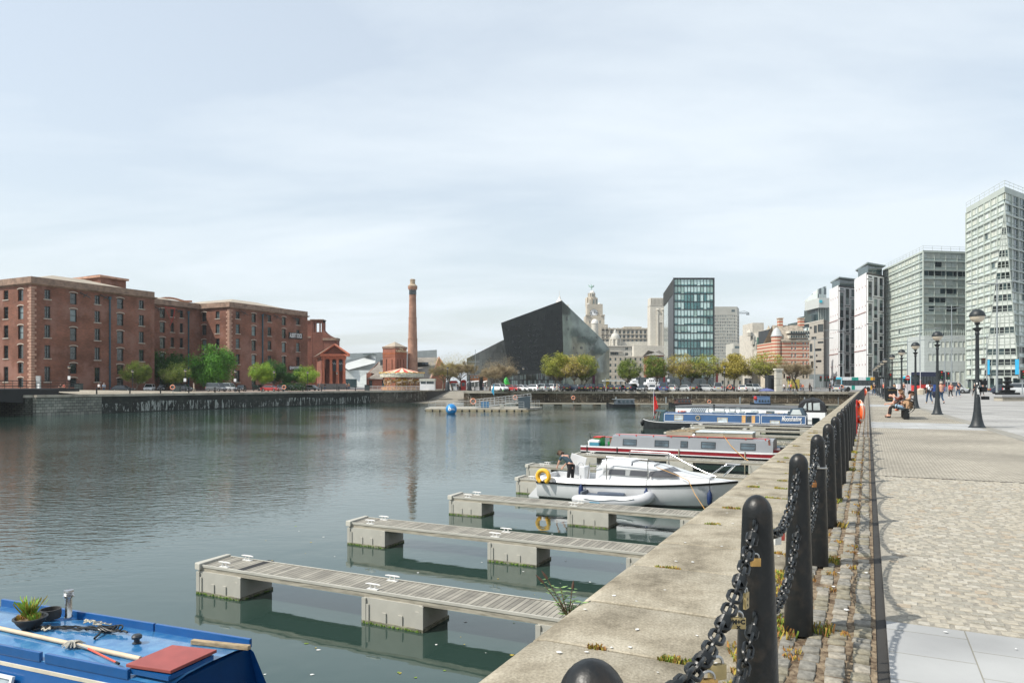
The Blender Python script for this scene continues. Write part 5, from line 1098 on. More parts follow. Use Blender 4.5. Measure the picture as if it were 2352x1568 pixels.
SP = DU-.15
chs = {(z,dn): chain(SP,z,sg,dn) for z,sg in ((1.035,.185),(.675,.185)) for dn in (2,1,0)}
nB = 82
for i in range(nB):
    u = U1+DU*(i-1)
    lab = ('black dome topped bollard nearest the camera, only its top in frame' if i == 0 else f'{ORD[i-1]} full black bollard along the quay edge counting from the camera' if i < 14 else f'{ORD[i-14]} black bollard past the thirteenth, between it and the large orange lifebuoy' if i < 24 else 'one of the far black bollards merging into a row beyond the large orange lifebuoy')
    o = put('bollard',bme,None,(*UV(u,BV),0),RQ+random.uniform(-.4,.4)); tag(o,lab,'bollard','black bollards along the near quay')
    if i == nB-1: break
    for z in (1.035,.675):
        p = UV(u+.08,BV); o = put('chain',chs[(z,2 if i < 3 else 1 if i < 12 else 0)],None,(*p,0),RQ); hn = 'upper' if z > .8 else 'lower'
        lab = (f'{hn} black chain hanging beyond the {"nearest bollard" if i == 0 else ORD[i-1]+" full bollard"} of the near quay' if i < 12 else f'one of the far {hn} black chains between the quay bollards')
        tag(o,lab,'chain','chains between the quay bollards')
# padlocks: (bollard span index, t along the chain, upper, size, material, label, text)
STL = mat('steel',(.45,.45,.44),.35,metal=.9); LRED = mat('lock_red',(.4,.06,.04),.45); LWH = mat('lock_white',(.55,.54,.5),.5); RST = mat('rusty_brass',(.38,.17,.06),.5,metal=.5,sc=40,var=.4)
def padlock(i,t,up,w,h,ma,label,txt=None,sway=0):
    z0,sg = (1.035,.185) if up else (.675,.185); w *= .57; h *= .57; x = SP*t; z = z0-sg*4*t*(1-t)-.022
    p = UV(U1+DU*(i-1)+.08+x,BV+(.022 if i%2 == 0 else -.02)); T = thing('padlock',label,'padlock',(*p,z),RQ+math.pi/2+math.pi+.45+sway,'love locks on the quay chains'); r = w*.33
    m = MB(); m.tube([(-r,0,-.012-h*.2)]+[(r*math.cos(a),0,r*math.sin(a)-.008) for a in [math.pi-math.pi*q/8 for q in range(9)]]+[(r,0,-.012-h*.2)],w*.085,8); m.build('shackle',STL if ma is not RST else RST,T,smooth=True)
    m = MB(); m.b2(-w/2,w/2,-w*.17,w*.17,-.012-h,-.012); b = m.build('body',ma,T,bevel=.002,smooth=True)
    if txt:
        for q,(s_t,dz) in enumerate(txt): textmesh(s_t,w*.42,wallM(0,-w*.175,-.012-h*dz),BLK,parent=b,ext=.0006,bold=.0012)
padlock(0,.42,1,.085,.062,GRN,'worn brass padlock hanging lowest on the nearest chain',None)
padlock(0,.49,1,.09,.075,mat('dull_brass',(.42,.33,.16),.45,metal=.6,sc=30),'plain dull brass padlock half hidden behind the nearest chain',None,.3)
padlock(0,.69,1,.085,.062,MT['dull_brass'],'brass padlock with initials and a cross written in black marker',[('M+C',.35),('x',.78)])
padlock(0,.79,1,.055,.10,MT['dull_brass'],'tall narrow brass padlock with faint letters on the nearest chain',[('t',.4),('a',.75)],.9)
padlock(0,.92,1,.066,.055,GRN,'bright brass padlock with long shackle just left of the first full bollard',None)
padlock(1,.52,1,.09,.08,LRED,'red and white printed padlock clustered on the second chain',None)
padlock(1,.46,1,.08,.085,LWH,'white padlock in the cluster on the second chain',None,.5)
padlock(1,.60,1,.055,.05,STL,'steel padlock at the top of the cluster on the second chain',None)
padlock(1,.78,1,.045,.05,GRN,'small brass padlock above the cluster on the second chain',None)
padlock(1,.72,0,.05,.045,RST,'small dark padlock on the lower second chain',None)
padlock(2,.6,1,.06,.065,RST,'rusty brass padlock on the third chain',None)
padlock(2,.86,1,.05,.05,STL,'silver padlock on the third chain beside a rusty one',None,.4)
padlock(3,.6,1,.055,.07,RST,'orange rusted padlock on the fourth chain',None)
padlock(3,.9,1,.05,.05,GRN,'brass padlock near the fourth full bollard',None)
# steel banding round the third full bollard with a small camera-like clamp
m = MB(); m.torus((0,0,.86),.069,.008,24,6); m.box((.07,-.05,.86),(.04,.04,.03)); m.tube([(.08,-.06,.87),(.10,-.07,.76)],.005,5); tag(m.build('steel_band',STL,loc=(*UV(U1+DU*2,BV),0),rz=RQ),'pale steel clamp band strapped round the third full bollard','band')
# life rings
def ringbuoy(T,c,R,r,M,col=ORG,rope=True):
    m = MB(); m.torus(c,R,r,28,10,0,M); b = m.build('ring',col,T,smooth=True)
    for a in range(4):
        q = MB(); q.torus(c,R,r*1.05,4,10,0,M,a*90+38,a*90+54); q.build('reflective_band',mat('silver_tape',(.5,.5,.48),.4),b)
    if rope: q = MB(); q.torus(c,R+r*1.25,.012,32,5,0,M); q.build('grab_rope',mat('rope_pale',(.6,.55,.45),.8),T)
OR2 = mat('orange_bright',(.80,.12,.03),.42,sc=3,var=.12)
for u,lab in ((Uat(1976,-.22),'large orange lifebuoy hanging on the near bollard fence'),(Uat(1988.5,-.22)*1.0,'second orange lifebuoy farther along the near bollard fence')):
    T = thing('lifebuoy',lab,'lifebuoy',(*UV(u,-.25),0),RQ,'orange lifebuoys on the near fence'); ringbuoy(T,(0,-.02,.70),.29,.075,Matrix.Rotation(math.pi/2,3,'X') @ Matrix.Rotation(.25,3,'Y'),OR2)
    m = MB(); m.b2(-.36,.36,.05,.09,.25,1.08); m.b2(-.04,.04,.06,.1,0,.3); m.build('backing_board',RED,T)
# small iron eye, weeds and moss on the coping
m = MB(); m.tube([(-.03,0,0),(-.03,0,.05),(0,0,.07),(.05,0,.06),(.05,0,.0)],.012,6); tag(m.build('iron_eye',mat('rusty_iron',(.10,.06,.04),.8),loc=(*UV(14.2,-1.15),0),rz=RQ+.5),'small rusty iron eye set into the coping','eye bolt')
GR1 = mat('weed_green',(.16,.24,.03),.8,sc=9,var=.4); GR2 = mat('weed_yellow',(.36,.28,.05),.85,sc=9,var=.35); GR3 = mat('weed_red',(.30,.15,.045),.85,sc=9,var=.4)
def tuft(m,u,v,r,h,n,mis):
    for _ in range(n):
        a = random.uniform(0,6.283); q = r*math.sqrt(random.random()); x,y = u+q*math.cos(a)*1.0,-v+q*math.sin(a)*1.0; hh = h*random.uniform(.4,1); w_ = random.uniform(.003,.007); dx,dy = random.uniform(-.6,.6)*hh,random.uniform(-.6,.6)*hh; b = random.uniform(0,3.14); cx__,sy = w_*math.cos(b),w_*math.sin(b)
        m.add([(x-cx__,y-sy,-.01),(x+cx__,y+sy,-.01),(x+dx+cx__*.7,y+dy+sy*.7,hh),(x+dx-cx__*.7,y+dy-sy*.7,hh*.9)],[(0,1,2,3)],random.choice(mis))
m = MB()
for k in range(170):                                           # joint between coping and cobbles, denser by the bollards
    u = 1.2+k*k*.0008+random.random()*.6+k*.09; tuft(m,u,-.62+random.uniform(-.07,.05),random.uniform(.03,.10),random.uniform(.02,.05),55,(1,2,1,1,0))
for i in range(12):
    for _ in range(3): tuft(m,U1+DU*(i-1)+random.uniform(-.16,.16),BV-.02+random.uniform(-.14,.16),.07,.06,70,(1,1,0,1) if i % 2 else (1,0,2))
for k in range(60): tuft(m,1.5+k*.28+random.random()*.2,random.choice((-.27,-.135,-.53,-.41)),.05,.02,26,(2,1,2))
tag(m.build('weeds',[GR1,GR2,GR3],rz=RQ),kind='stuff')
m = MB(); jj = [j for j in joints if 1 < j < 28]
for j in jj:
    for _ in range(random.choice((1,2,3))):
        v = random.uniform(-1.75,-.8); r = random.uniform(.03,.09)
        for q in range(5): tuft(m,j+random.uniform(-.01,.01),v+q*r*.5,.028,random.uniform(.012,.035),26,random.choice(((0,1),(1,1,0),(2,1))))
tag(m.build('joint_moss',[GR1,GR2,GR3],rz=RQ),kind='stuff')
m = MB()
for _ in range(190):
    u = random.uniform(1.6,16); v = random.uniform(-1.85,.0) if random.random() < .5 else random.uniform(.2,5); a = random.random()*6; r = random.uniform(.006,.022)
    m.add([(u+r*math.cos(a+q*1.05)*random.uniform(.5,1.3),-v+r*math.sin(a+q*1.05)*random.uniform(.5,1.3),.008) for q in range(6)],[(0,1,2,3,4,5)])
tag(m.build('droppings',mat('white_spot',(.62,.62,.6),.9),rz=RQ),kind='stuff')
# butterfly bush growing out of the wall
p = UV(4.95,-2.0); T = thing('wall_shrub','leafy weed with brown seed heads sprouting from the dock wall','plant',(*p,-.14),0); m = MB(); lf = MB(); sd = MB(); random.seed(5)
for a,l,s in ((2.35,.30,1),(1.9,.26,0),(1.45,.30,1),(2.75,.27,1),(1.0,.22,0),(2.2,.2,0),(1.3,.2,0),(.6,.16,0)):
    pts = [Vector((0,0,0))]
    for i in range(6): t = (i+1)/6; pts.append(Vector((math.cos(a)*l*t*.75,random.uniform(-.02,.02)-.05*t,l*math.sin(min(a,2.4)*.62)*t)))
    m.tube(pts,[.006*(1-.6*i/6) for i in range(7)],5)
    for i in range(1,7):
        for sgn in (-1,1):
            d = Vector((sgn*random.uniform(.5,1),random.uniform(-.6,.3),random.uniform(-.1,.5))).normalized(); L_ = random.uniform(.05,.075)*(1-.4*(i/6 if s else 0)); q = pts[i]; n_ = Vector((0,0,1)).cross(d).normalized()*L_*.3; lf.add([q,q+d*L_*.45+n_,q+d*L_,q+d*L_*.45-n_],[(0,1,2,3)])
    if s:
        sd = MB(); q = pts[-1]; sd.tube([q,q+Vector((math.cos(a)*.03,0,.03)),q+Vector((math.cos(a)*.06,0,.06))],[.011,.010,.002],6); sd.build('seed_head',mat('seed_brown',(.085,.045,.03),.9),T)
m.build('stem',mat('stem_brown',(.2,.12,.07),.8),T); lf.build('leaves',mat('leaf_grey_green',(.19,.30,.10),.6,sc=14,var=.35),T)
# ================================================================= finger pontoons
DZ = -2.3; WD = brick('weathered_deck',(.34,.33,.295),(.23,.22,.20),(.06,.06,.055),3,.14,.012,0,2.2,.008,.9,flat=True,vary=.3)
WD.node_tree.nodes['Brick Texture'].offset = 0
WSD = mat('weathered_edge',(.31,.285,.23),.9,sc=3,var=.3,stretch=(1,8,8),bump=.004); CON = mat('float_concrete',(.40,.39,.345),.85,sc=1.5,var=.1,bump=.002,bsc=40); ALG = mat('algae',(.10,.17,.02),.9,sc=12,var=.5); FWET = mat('wet_concrete',(.09,.10,.07),.6)
FDK = mat('float_grime',(.17,.165,.12),.8,sc=6,var=.5)
CLT = mat('cleat_white',(.62,.62,.60),.4)
def cleatmb():
    m = MB(); m.b2(-.12,.12,-.04,.04,0,.015); m.tube([(-.06,0,.01),(-.05,0,.09)],.014,6); m.tube([(.06,0,.01),(.05,0,.09)],.014,6); m.tube([(-.17,0,.095),(-.1,0,.10),(.1,0,.10),(.17,0,.095)],[.012,.018,.018,.012],6); return m.mesh('cleat',CLT,True)
CLM = cleatmb()
def floatmb(w=1.25,d=.9,h=.62):
    m = MB(); m.b2(-w/2,w/2,-d/2,d/2,-.95,-.12); m.b2(-w/2-.032,w/2+.032,-d/2-.034,d/2+.004,-.7,-.545,1); ribs = [-w*.44,-w*.14,w*.14,w*.42]
    for i,x in enumerate(ribs): m.b2(x-.045,x+.045,-d/2-.022,-d/2-.0,-.9,-.24 if i in (0,3) else -.36)
    m.b2(-w/2-.03,-w/2+.06,-d/2-.03,-d/2,-.9,-.13); m.b2(w/2-.06,w/2+.03,-d/2-.03,-d/2,-.9,-.13)
    return m
def pontoon(u,v0,v1,label,tilt=0,grp='finger pontoons by the near quay',cleats=(.06,.42),floats=None,wdt=.80,white=True):
    """local x runs towards the quay (+v), y up the dock (+u)"""
    L = v1-v0; T = thing('pontoon',label,'pontoon',(*UV(u,v0),DZ),-TH+tilt,grp)
    m = MB(); m.M = None; m.b2(.02,L,0,wdt,-.045,-.0); dk = m.build('deck',WDX,T)
    for y in (-.025,wdt+.0): m = MB(); m.b2(0,L,y,y+.025,-.13,.008); m.b2(0,L,y-.012 if y < 0 else y,y+.025 if y < 0 else y+.037,-.035,.014,1); m.build('edge_beam',[WSD,CON],T)
    m = MB(); m.b2(.05,L,.12,wdt-.12,-.12,-.05); m.build('frame',DKM,T)
    m = MB(); m.prism([(-.10,-.05),(.10,-.10),(.02,wdt+.05),(-.10,wdt+.02)],-.1,.05); m.build('end_fender',CON,T,bevel=.02)
    fl = floats or [.08*L+.35,.47*L,.86*L]
    for i,x in enumerate(fl):
        f = floatmb(1.22 if i != 1 else 1.3,.9); f.M = None; o = f.build('float',[CON,FDK],T,loc=(x,wdt/2,0)); al = MB(); random.seed(int(u*100+i))
        for _ in range(90):
            a = random.uniform(-.64,.64); y = -.485; al.ball((a,y,-.6+random.uniform(-.015,.03)),random.uniform(.008,.022),5)
        for _ in range(30): al.ball((.64,random.uniform(-.45,.45),-.6+random.uniform(-.015,.02)),random.uniform(.008,.02),5)
        al.build('algae_line',ALG,o)
    for t in cleats:
        for y in (.08,wdt-.08): put('cleat',CLM,T,(L*t,y,.0),0)
    if white: m = MB(); m.b2(L*.93,L*.93+.22,-.02,.2,-.22,.02); m.build('service_box',[mat('box_blue_white',(.55,.62,.75),.4)],T)
    return T
WDX = bpy.data.materials.new('deck_planks'); WDX.use_nodes = True; nt = WDX.node_tree; b = nt.nodes['Principled BSDF']; b.inputs['Roughness'].default_value = .9; t = N(nt,'ShaderNodeTexCoord'); sp = N(nt,'ShaderNodeSeparateXYZ'); nt.links.new(t.outputs['Object'],sp.inputs[0])
fx = mth(nt,'DIVIDE',sp.outputs[0],.105); cell = mth(nt,'FLOOR',fx); gap = mth(nt,'LESS_THAN',mth(nt,'FRACT',fx),.13); wn_ = N(nt,'ShaderNodeTexWhiteNoise',noise_dimensions='1D'); nt.links.new(cell,wn_.inputs['W'])
n = N(nt,'ShaderNodeTexNoise'); n.inputs['Scale'].default_value = 2.5; n.inputs['Detail'].default_value = 6; nt.links.new(t.outputs['Object'],n.inputs['Vector']); k = mth(nt,'ADD',mth(nt,'MULTIPLY',wn_.outputs[0],.35),mth(nt,'MULTIPLY',n.outputs['Fac'],.8)); r = N(nt,'ShaderNodeValToRGB'); r.color_ramp.elements[0].position = .25; r.color_ramp.elements[0].color = (.125,.117,.10,1); r.color_ramp.elements[1].position = .85; r.color_ramp.elements[1].color = (.34,.32,.27,1); nt.links.new(k,r.inputs[0])
mx = N(nt,'ShaderNodeMixRGB'); mx.inputs[2].default_value = (.05,.05,.045,1); nt.links.new(gap,mx.inputs[0]); nt.links.new(r.outputs[0],mx.inputs[1]); nt.links.new(mx.outputs[0],b.inputs['Base Color']); bu = N(nt,'ShaderNodeBump',invert=True); bu.inputs['Distance'].default_value = .01; nt.links.new(gap,bu.inputs['Height']); nt.links.new(bu.outputs[0],b.inputs['Normal'])
def fp_(x,y): p = gp(x,y,DZ); return uv(p)
for i,(x,y,lab) in enumerate(((459,1296,'nearest finger pontoon with a dark missing plank near its end'),(803,1199,'second nearest finger pontoon, in front of the white cabin cruiser'),(1035,1140,'third finger pontoon, right in front of the white cabin cruiser'),(1188,1098,'fourth finger pontoon, passing behind the outboard motor'),(1211,1068,'fifth finger pontoon, behind the man on the cruiser'),(1322,1043,'sixth finger pontoon in front of the red and grey narrowboat'),(1588,976,'finger pontoon along the near side of the blue narrowboat'))):
    u,v = fp_(x,y); L = -2.2-v; pontoon(u,v,-2.2,lab,{0: .02,1: .012,2: .01}.get(i,0),floats=[.62,.47*L,.80*L])
for u,v,lab in ((50.5,-12,'short bare finger pontoon just behind the red and grey narrowboat'),(56.5,-14.5,'bare finger pontoon midway between the two coloured narrowboats'),(62.5,-14.5,'bare finger pontoon in the gap before the blue narrowboat'),(76.5+3.2,-15,'finger pontoon between the blue and the white narrowboats')): pontoon(u,v,-2.2,lab)
m = MB(); T = [o for o in S.collection.objects if o.name == 'pontoon'][0]; m.b2(1.05,1.22,.02,.93,-.02,.004); m.build('missing_plank',RUB,T)
# ================================================================= boats
random.seed(21)
def ropeline(m,a,b,sag=.2,r=.012,n=10,mi=0):
    a,b = Vector(a),Vector(b); m.tube([a.lerp(b,i/n)-Vector((0,0,sag*4*(i/n)*(1-i/n))) for i in range(n+1)],r,5,mi)
def bframe(m,x0,x1,z0,z1,y,t=.04,d=.02,mi=0):
    for a,b,c,e in ((x0,x1,z0,z0+t),(x0,x1,z1-t,z1),(x0,x0+t,z0+t,z1-t),(x1-t,x1,z0+t,z1-t)): m.b2(a,b,y-d,y+.004,c,e,mi)
def narrowboat(label,u,v0,L,cab,hullc,cabc,zg=.74,zr=1.62,W=2.06,band=None,roofc=None,bowl=True,bowr=True,loc=None,cat='narrowboat'):
    """x from the open-water end towards the quay, y away from the viewer, z from the water; cab=(x0,x1)"""
    T = thing('narrowboat',label,cat,(*(loc or UV(u,v0)),WZ),-TH); m = MB(); n = 22; rings = []
    for i in range(n+1):
        t = i/n; x = L*t; k = 1; up = 0
        if bowl and t < .14: q = 1-t/.14; k = math.sqrt(max(0.003,1-q*q)); up = .22*q*q
        if bowr and t > .88: q = (t-.88)/.12; k = math.sqrt(max(.003,1-q*q)); up = .12*q*q
        h = W/2*k; c = W/2; rings.append([(x,c-h,zg+up),(x,c-h*.98,.18),(x,c-h*.9,-.5),(x,c+h*.9,-.5),(x,c+h*.98,.18),(x,c+h,zg+up)])
    m.loft([r for r in rings],0); m.build('hull',hullc,T,smooth=True,auto=40)
    m = MB()
    for y,s in ((0,1),):
        for i in range(n):
            a,b = rings[i],rings[i+1]
            for z0_,z1_,mi,o in (band or ((-.06,.0,0,.03),(.0,.05,1,.035))):
                P_ = [(a[0][0],a[0][1]-o,a[0][2]+z0_),(b[0][0],b[0][1]-o,b[0][2]+z0_),(b[0][0],b[0][1]-o,b[0][2]+z1_),(a[0][0],a[0][1]-o,a[0][2]+z1_)]; Q_ = [(p[0],p[1]+o+.02,p[2]) for p in P_]
                m.add(P_+Q_,[(0,1,2,3),(3,2,6,7),(0,4,5,1)],mi)
    m.build('rubbing_strake',[WHT,hullc] if not band else BANDM,T)
    x0,x1 = cab; m = MB(); ti = .13
    pr = [(.03,zg-.06),(ti+.03,zr-.05),(.30+ti,zr+.02),(W/2,zr+.05),(W-.30-ti,zr+.02),(W-ti-.03,zr-.05),(W-.03,zg-.06)]
    m.loft([[(x,y,z) for y,z in pr] for x in (x0+(.0),x1)]); m.build('cabin',cabc,T)
    m = MB(); m.tube([(x0+.2,ti+.10,zr+.07),(x1-.2,ti+.10,zr+.07)],.022,6);
    for x in lin(x0+.4,x1-.4,8): m.b2(x-.03,x+.03,ti+.07,ti+.12,zr-.02,zr+.06)
    m.build('handrail',roofc or hullc,T)
    return T
def sidewin(T,x0,x1,z0,z1,zg,zr,fm,gm,par=None,bars_=0,t=.045):
    """cabin side window lying on the leaning cabin side"""
    y = lambda z: .03+.13*(z-zg+.06)/(zr-zg); f = MB(); g = MB()
    def qd(m,a,b,c,e,o,mi=0): m.add([(a,y(c)-o,c),(b,y(c)-o,c),(b,y(e)-o,e),(a,y(e)-o,e),(a,y(c)+.02,c),(b,y(c)+.02,c),(b,y(e)+.02,e),(a,y(e)+.02,e)],[(0,1,2,3),(3,2,6,7),(0,4,5,1),(0,3,7,4),(1,5,6,2)],mi)
    for a,b,c,e in ((x0,x1,z0,z0+t),(x0,x1,z1-t,z1),(x0,x0+t,z0+t,z1-t),(x1-t,x1,z0+t,z1-t)): qd(f,a,b,c,e,.025)
    if bars_: zc = z0+(z1-z0)*.62; qd(f,x0,x1,zc-.012,zc+.012,.02)
    qd(g,x0+.01,x1-.01,z0+.01,z1-.01,.008); o = f.build('window',fm,T); g.build('pane',gm,o); return o
CURT = mat('curtain_glass',(.40,.46,.50),.12,spec=.8,sc=2.5,var=.35); WIN2 = glass('boat_glass',(.06,.09,.11),.05,1,.5,1.2)
HULK = mat('hull_black',(.012,.014,.016),.35,sc=2,var=.4); BLUE = mat('boat_blue',(.028,.085,.20),.3,sc=1,var=.1,coat=.3); NAVY = mat('deep_navy',(.012,.035,.075),.35)
# ---- blue narrowboat
ub = 69.3; vb = Vat(1471,ub); bx = lambda x,y=0: Vat((x/2.613+2500)/1.7415,ub+y)-vb
NBL = narrowboat('long dark blue narrowboat with white panel lines, wooden shutters and red flag',ub,vb,bx(1900)+1.0,(bx(400),bx(1893)),HULK,BLUE,.76,1.66,roofc=BLUE,bowr=False)
zq = lambda y: gz((1500+y/2.613)/1.7415,ub*c_-(-14)*s_)-WZ
for a,b,c,e,k in ((512,606,480,424,1),(962,1072,495,441,1),(1514,1616,515,459,1)): sidewin(NBL,bx(a),bx(b),zq(c)+.02,zq(e)+.02,.76,1.66,mat('frame_gold',(.42,.34,.2),.4),CURT,bars_=k)
o = sidewin(NBL,bx(1262),bx(1322),.86,1.5,.76,1.66,BLUE,GLD);
for a,b in ((1219,1258),(1322,1358)): sidewin(NBL,bx(a),bx(b),.84,1.52,.76,1.66,mat('shutter_pine',(.55,.33,.13),.5,sc=6,var=.2,stretch=(1,1,5)),MT['shutter_pine'])
m = MB(); m.torus((0,0,0),.2,.035,20,6,0,Matrix.Rotation(math.pi/2,3,'X')); o = m.build('porthole',MT['frame_gold'],NBL,loc=(bx(760),.06,1.22)); m = MB(); m.M = Matrix.Rotation(math.pi/2,4,'X'); m.lathe([(.19,-.01),(.19,.01)],18); m.build('pane',WIN2,o)
m = MB(); yb = lambda z: .03+.13*(z-.7)/.9-.016
for a,b in ((410,1406),(1424,1886)):
    x0,x1 = bx(a),bx(b)
    for p,q in (((x0,.84),(x1,.84)),((x0,1.56),(x1,1.56)),((x0,.84),(x0,1.56)),((x1,.84),(x1,1.56))): m.tube([(p[0],yb(p[1]),p[1]),(q[0],yb(q[1]),q[1])],.024,4)
m.build('panel_lines',WHT,NBL)
textmesh('Moonshadow',.62,Matrix.Translation(((bx(1632)+bx(1845))/2,.055,1.30)) @ Matrix.Rotation(math.pi/2+.02,4,'X') @ Matrix.Rotation(.03,4,'Z'),WHT,parent=NBL,ext=.012,shear=.35,bold=.012,fit=bx(1845)-bx(1632))
m = MB(); c0 = (bx(1822),.0,1.05); m.add([(c0[0]+.2*math.sin(a)*k,.03,c0[2]+.2*math.cos(a)) for k,rng in ((1,range(0,9)),) for a in [i*math.pi/8 for i in rng]]+[(c0[0]+.10*math.sin(a)-.0,.03,c0[2]+.2*math.cos(a)) for a in [i*math.pi/8 for i in range(7,0,-1)]],[tuple(range(16))[::-1],tuple(range(16))]); m.build('crescent_emblem',WHT,NBL)
CANV = mat('canvas_navy',(.03,.055,.08),.8); WIN3 = glass('clear_plastic',(.42,.46,.46),.1,.6)
m = MB(); xa,xb = bx(1690),bx(1893); m.loft([[(xa,.15,1.62),(xa+.35,.35,2.22),(xa+.35,1.7,2.22),(xa,1.9,1.62)],[(xb,.15,1.62),(xb-.35,.35,2.3),(xb-.35,1.7,2.3),(xb,1.9,1.62)]]); m.build('pram_hood',CANV,NBL); m = MB(); m.add([(xa+.3,.13,1.68),(xb-.35,.13,1.68),(xb-.55,.28,2.15),(xa+.5,.28,2.15)],[(0,1,2,3)]); m.build('hood_window',WIN3,NBL)
m = MB(); xa,xb = bx(283),bx(405); m.tube([(xa,.25,.8),(xa+.25,.3,1.85),(xa+.25,1.7,1.85),(xa,1.8,.8)],.05,5); m.loft([[(xa+.15,.2,1.8),(xa+.15,1.0,1.95),(xa+.15,1.9,1.8)],[(xb,.2,1.72),(xb,1.0,1.9),(xb,1.9,1.72)]]); m.loft([[(xb-.6,.18,.78),(xb+.02,.18,.78),(xb+.02,.2,1.75),(xb-.3,.2,1.75)],[(xb-.6,.26,.78),(xb+.02,.26,.78),(xb+.02,.28,1.75),(xb-.3,.28,1.75)]]); m.build('bow_canopy',mat('canvas_teal',(.035,.075,.085),.8),NBL)
m = MB(); m.ball((-.1,1.0,.55),.2,10,0,1.6); m.build('bow_fender',BLK,NBL,smooth=True)
m = MB(); R = Matrix.Rotation(.35,3,'X'); m.box(((bx(668)+bx(830))/2,.9,1.95),(bx(830)-bx(668),1.0,.04),0,0,R); tag_ = m.build('solar_panel',mat('solar_cell',(.10,.12,.14),.2,spec=.9),NBL); m = MB(); [m.box((bx(668)+(bx(830)-bx(668))*k/8,.87,1.975),(.025,1.0,.02),0,0,R) for k in range(9)]; m.build('panel_grid',LTG,tag_)
for x in (878,1048,1165): m = MB(); m.torus((bx(x),.9,1.95),.26,.045,18,6,0,Matrix.Rotation(math.pi/2,3,'X')); m.lathe([(.24,-.02),(.24,.02)],16,(0,0,0)) if 0 else None; m.build('hoop',GRM,NBL,smooth=True)
for x0,x1 in ((900,1030),(1075,1135),(1185,1235)): m = MB(); m.box(((bx(x0)+bx(x1))/2,.8,1.82),(bx(x1)-bx(x0),.7,.14)); m.build('roof_box',WIN3,NBL,bevel=.03)
m = MB(); m.lathe([(.07,0),(.07,.75),(.12,.76),(.12,.85)],10,(bx(905),1.2,1.66)); m.build('flue',DKM,NBL,smooth=True)
m = MB(); m.box((bx(1310),.9,1.74),(bx(1365)-bx(1255),1.1,.10)); m.build('roof_hatch',NAVY,NBL)
for k,x in enumerate((1430,1480,1540,1600,1660,440,470)): m = MB(); m.ball((bx(x),.7,1.72),random.uniform(.07,.13),7,0,.8); m.tube([(bx(x)-.3,.6,1.72),(bx(x)+.35,.8,1.76)],.03,5); m.build('roof_clutter',random.choice((DKM,GRN,CANV)),NBL)
T = thing('lifebuoy','dull red lifebuoy lying flat on the roof of the blue narrowboat','lifebuoy',(*UV(ub+.8,vb+bx(577)),WZ+1.78)); ringbuoy(T,(0,0,0),.36,.08,Matrix.Identity(3),mat('faded_red',(.45,.12,.07),.6),rope=False)
T = thing('flag','red ensign flag hanging limp from a white staff on the blue narrowboat','flag',(*UV(ub+1,vb+bx(272)+.0),WZ+.8)); m = MB(); T.scale = (.62,.62,.62); m.tube([(0,0,0),(-.05,0,5.0)],[.035,.025],6); m.build('staff',WHT,T); m = MB(); fl = [(.1,4.3),(.38,3.4),(.62,2.3),(.85,1.4),(.6,1.0),(.30,.4)]
g_ = []
for i in range(13): t = i/12; w_ = [.10,.34,.52,.70,.50,.16,.05][min(6,int(t*6))]; g_.append([(.0+.02*math.sin(i*.9),.0,4.7-4.2*t),(w_*.35,.09*math.sin(i*.7),4.66-4.2*t),(w_*.7,-.09*math.sin(i*.8+1),4.6-4.2*t),(w_,.06*math.sin(i),4.5-4.2*t)])
for i in range(12):
    for j in range(3): m.add([g_[i][j],g_[i][j+1],g_[i+1][j+1],g_[i+1][j]],[(0,1,2,3)],1 if (i in (0,1) and j < 2) else 0)
m.build('cloth',[mat('ensign_red',(.62,.025,.02),.7),mat('ensign_blue',(.05,.06,.22),.7)],T,smooth=True)
# ---- red and grey narrowboat
ug = 40.3; vg = Vat(1334,ug); cx5 = lambda x: Vat((x/7.84+2300)/1.7415,ug)-vg; cx3 = lambda x: Vat((x/2.613+2500)/1.7415,ug)-vg
GREY = mat('boat_grey',(.235,.25,.27),.45,sc=1,var=.05); MAR = mat('maroon',(.22,.012,.02),.35,coat=.3); BANDM = [WHT,MAR,HULK,RED]
NGR = narrowboat('grey narrowboat with maroon band, five windows and white boxes on its roof',ug,vg,cx3(1645)+.6,(cx5(1150)+.0,cx3(1545)),HULK,GREY,.76,1.46,band=((-.045,.035,0,.045),(-.245,-.045,1,.03),(-.29,-.245,0,.045)),roofc=RED,bowl=False)
m = MB(); xa = cx5(1060); m.add([(xa,.04,.72),(cx5(1155),.04,.72),(cx5(1155),.16,1.41),(xa,2.02,.72),(cx5(1155),2.02,.72),(cx5(1155),1.9,1.41)],[(0,1,2),(5,4,3),(0,2,5,3)]); m.build('cabin_slope',GREY,NGR)
for a,b,s in ((1485,1915,5),(305,453,3),(576,652,3),(790,942,3),(1202,1362,3)):
    f = cx5 if s == 5 else cx3; sidewin(NGR,f(a),f(b),.90,1.27,.76,1.46,DKM,WIN2,bars_=1,t=.03)
sidewin(NGR,cx3(-60),cx3(116),.90,1.27,.76,1.46,DKM,WIN2,bars_=1,t=.03) if 0 else None
BXM = brick('slatted_box',(.45,.40,.31),(.40,.355,.28),(.22,.2,.15),3,.06,.01,0,1,.004,.8)
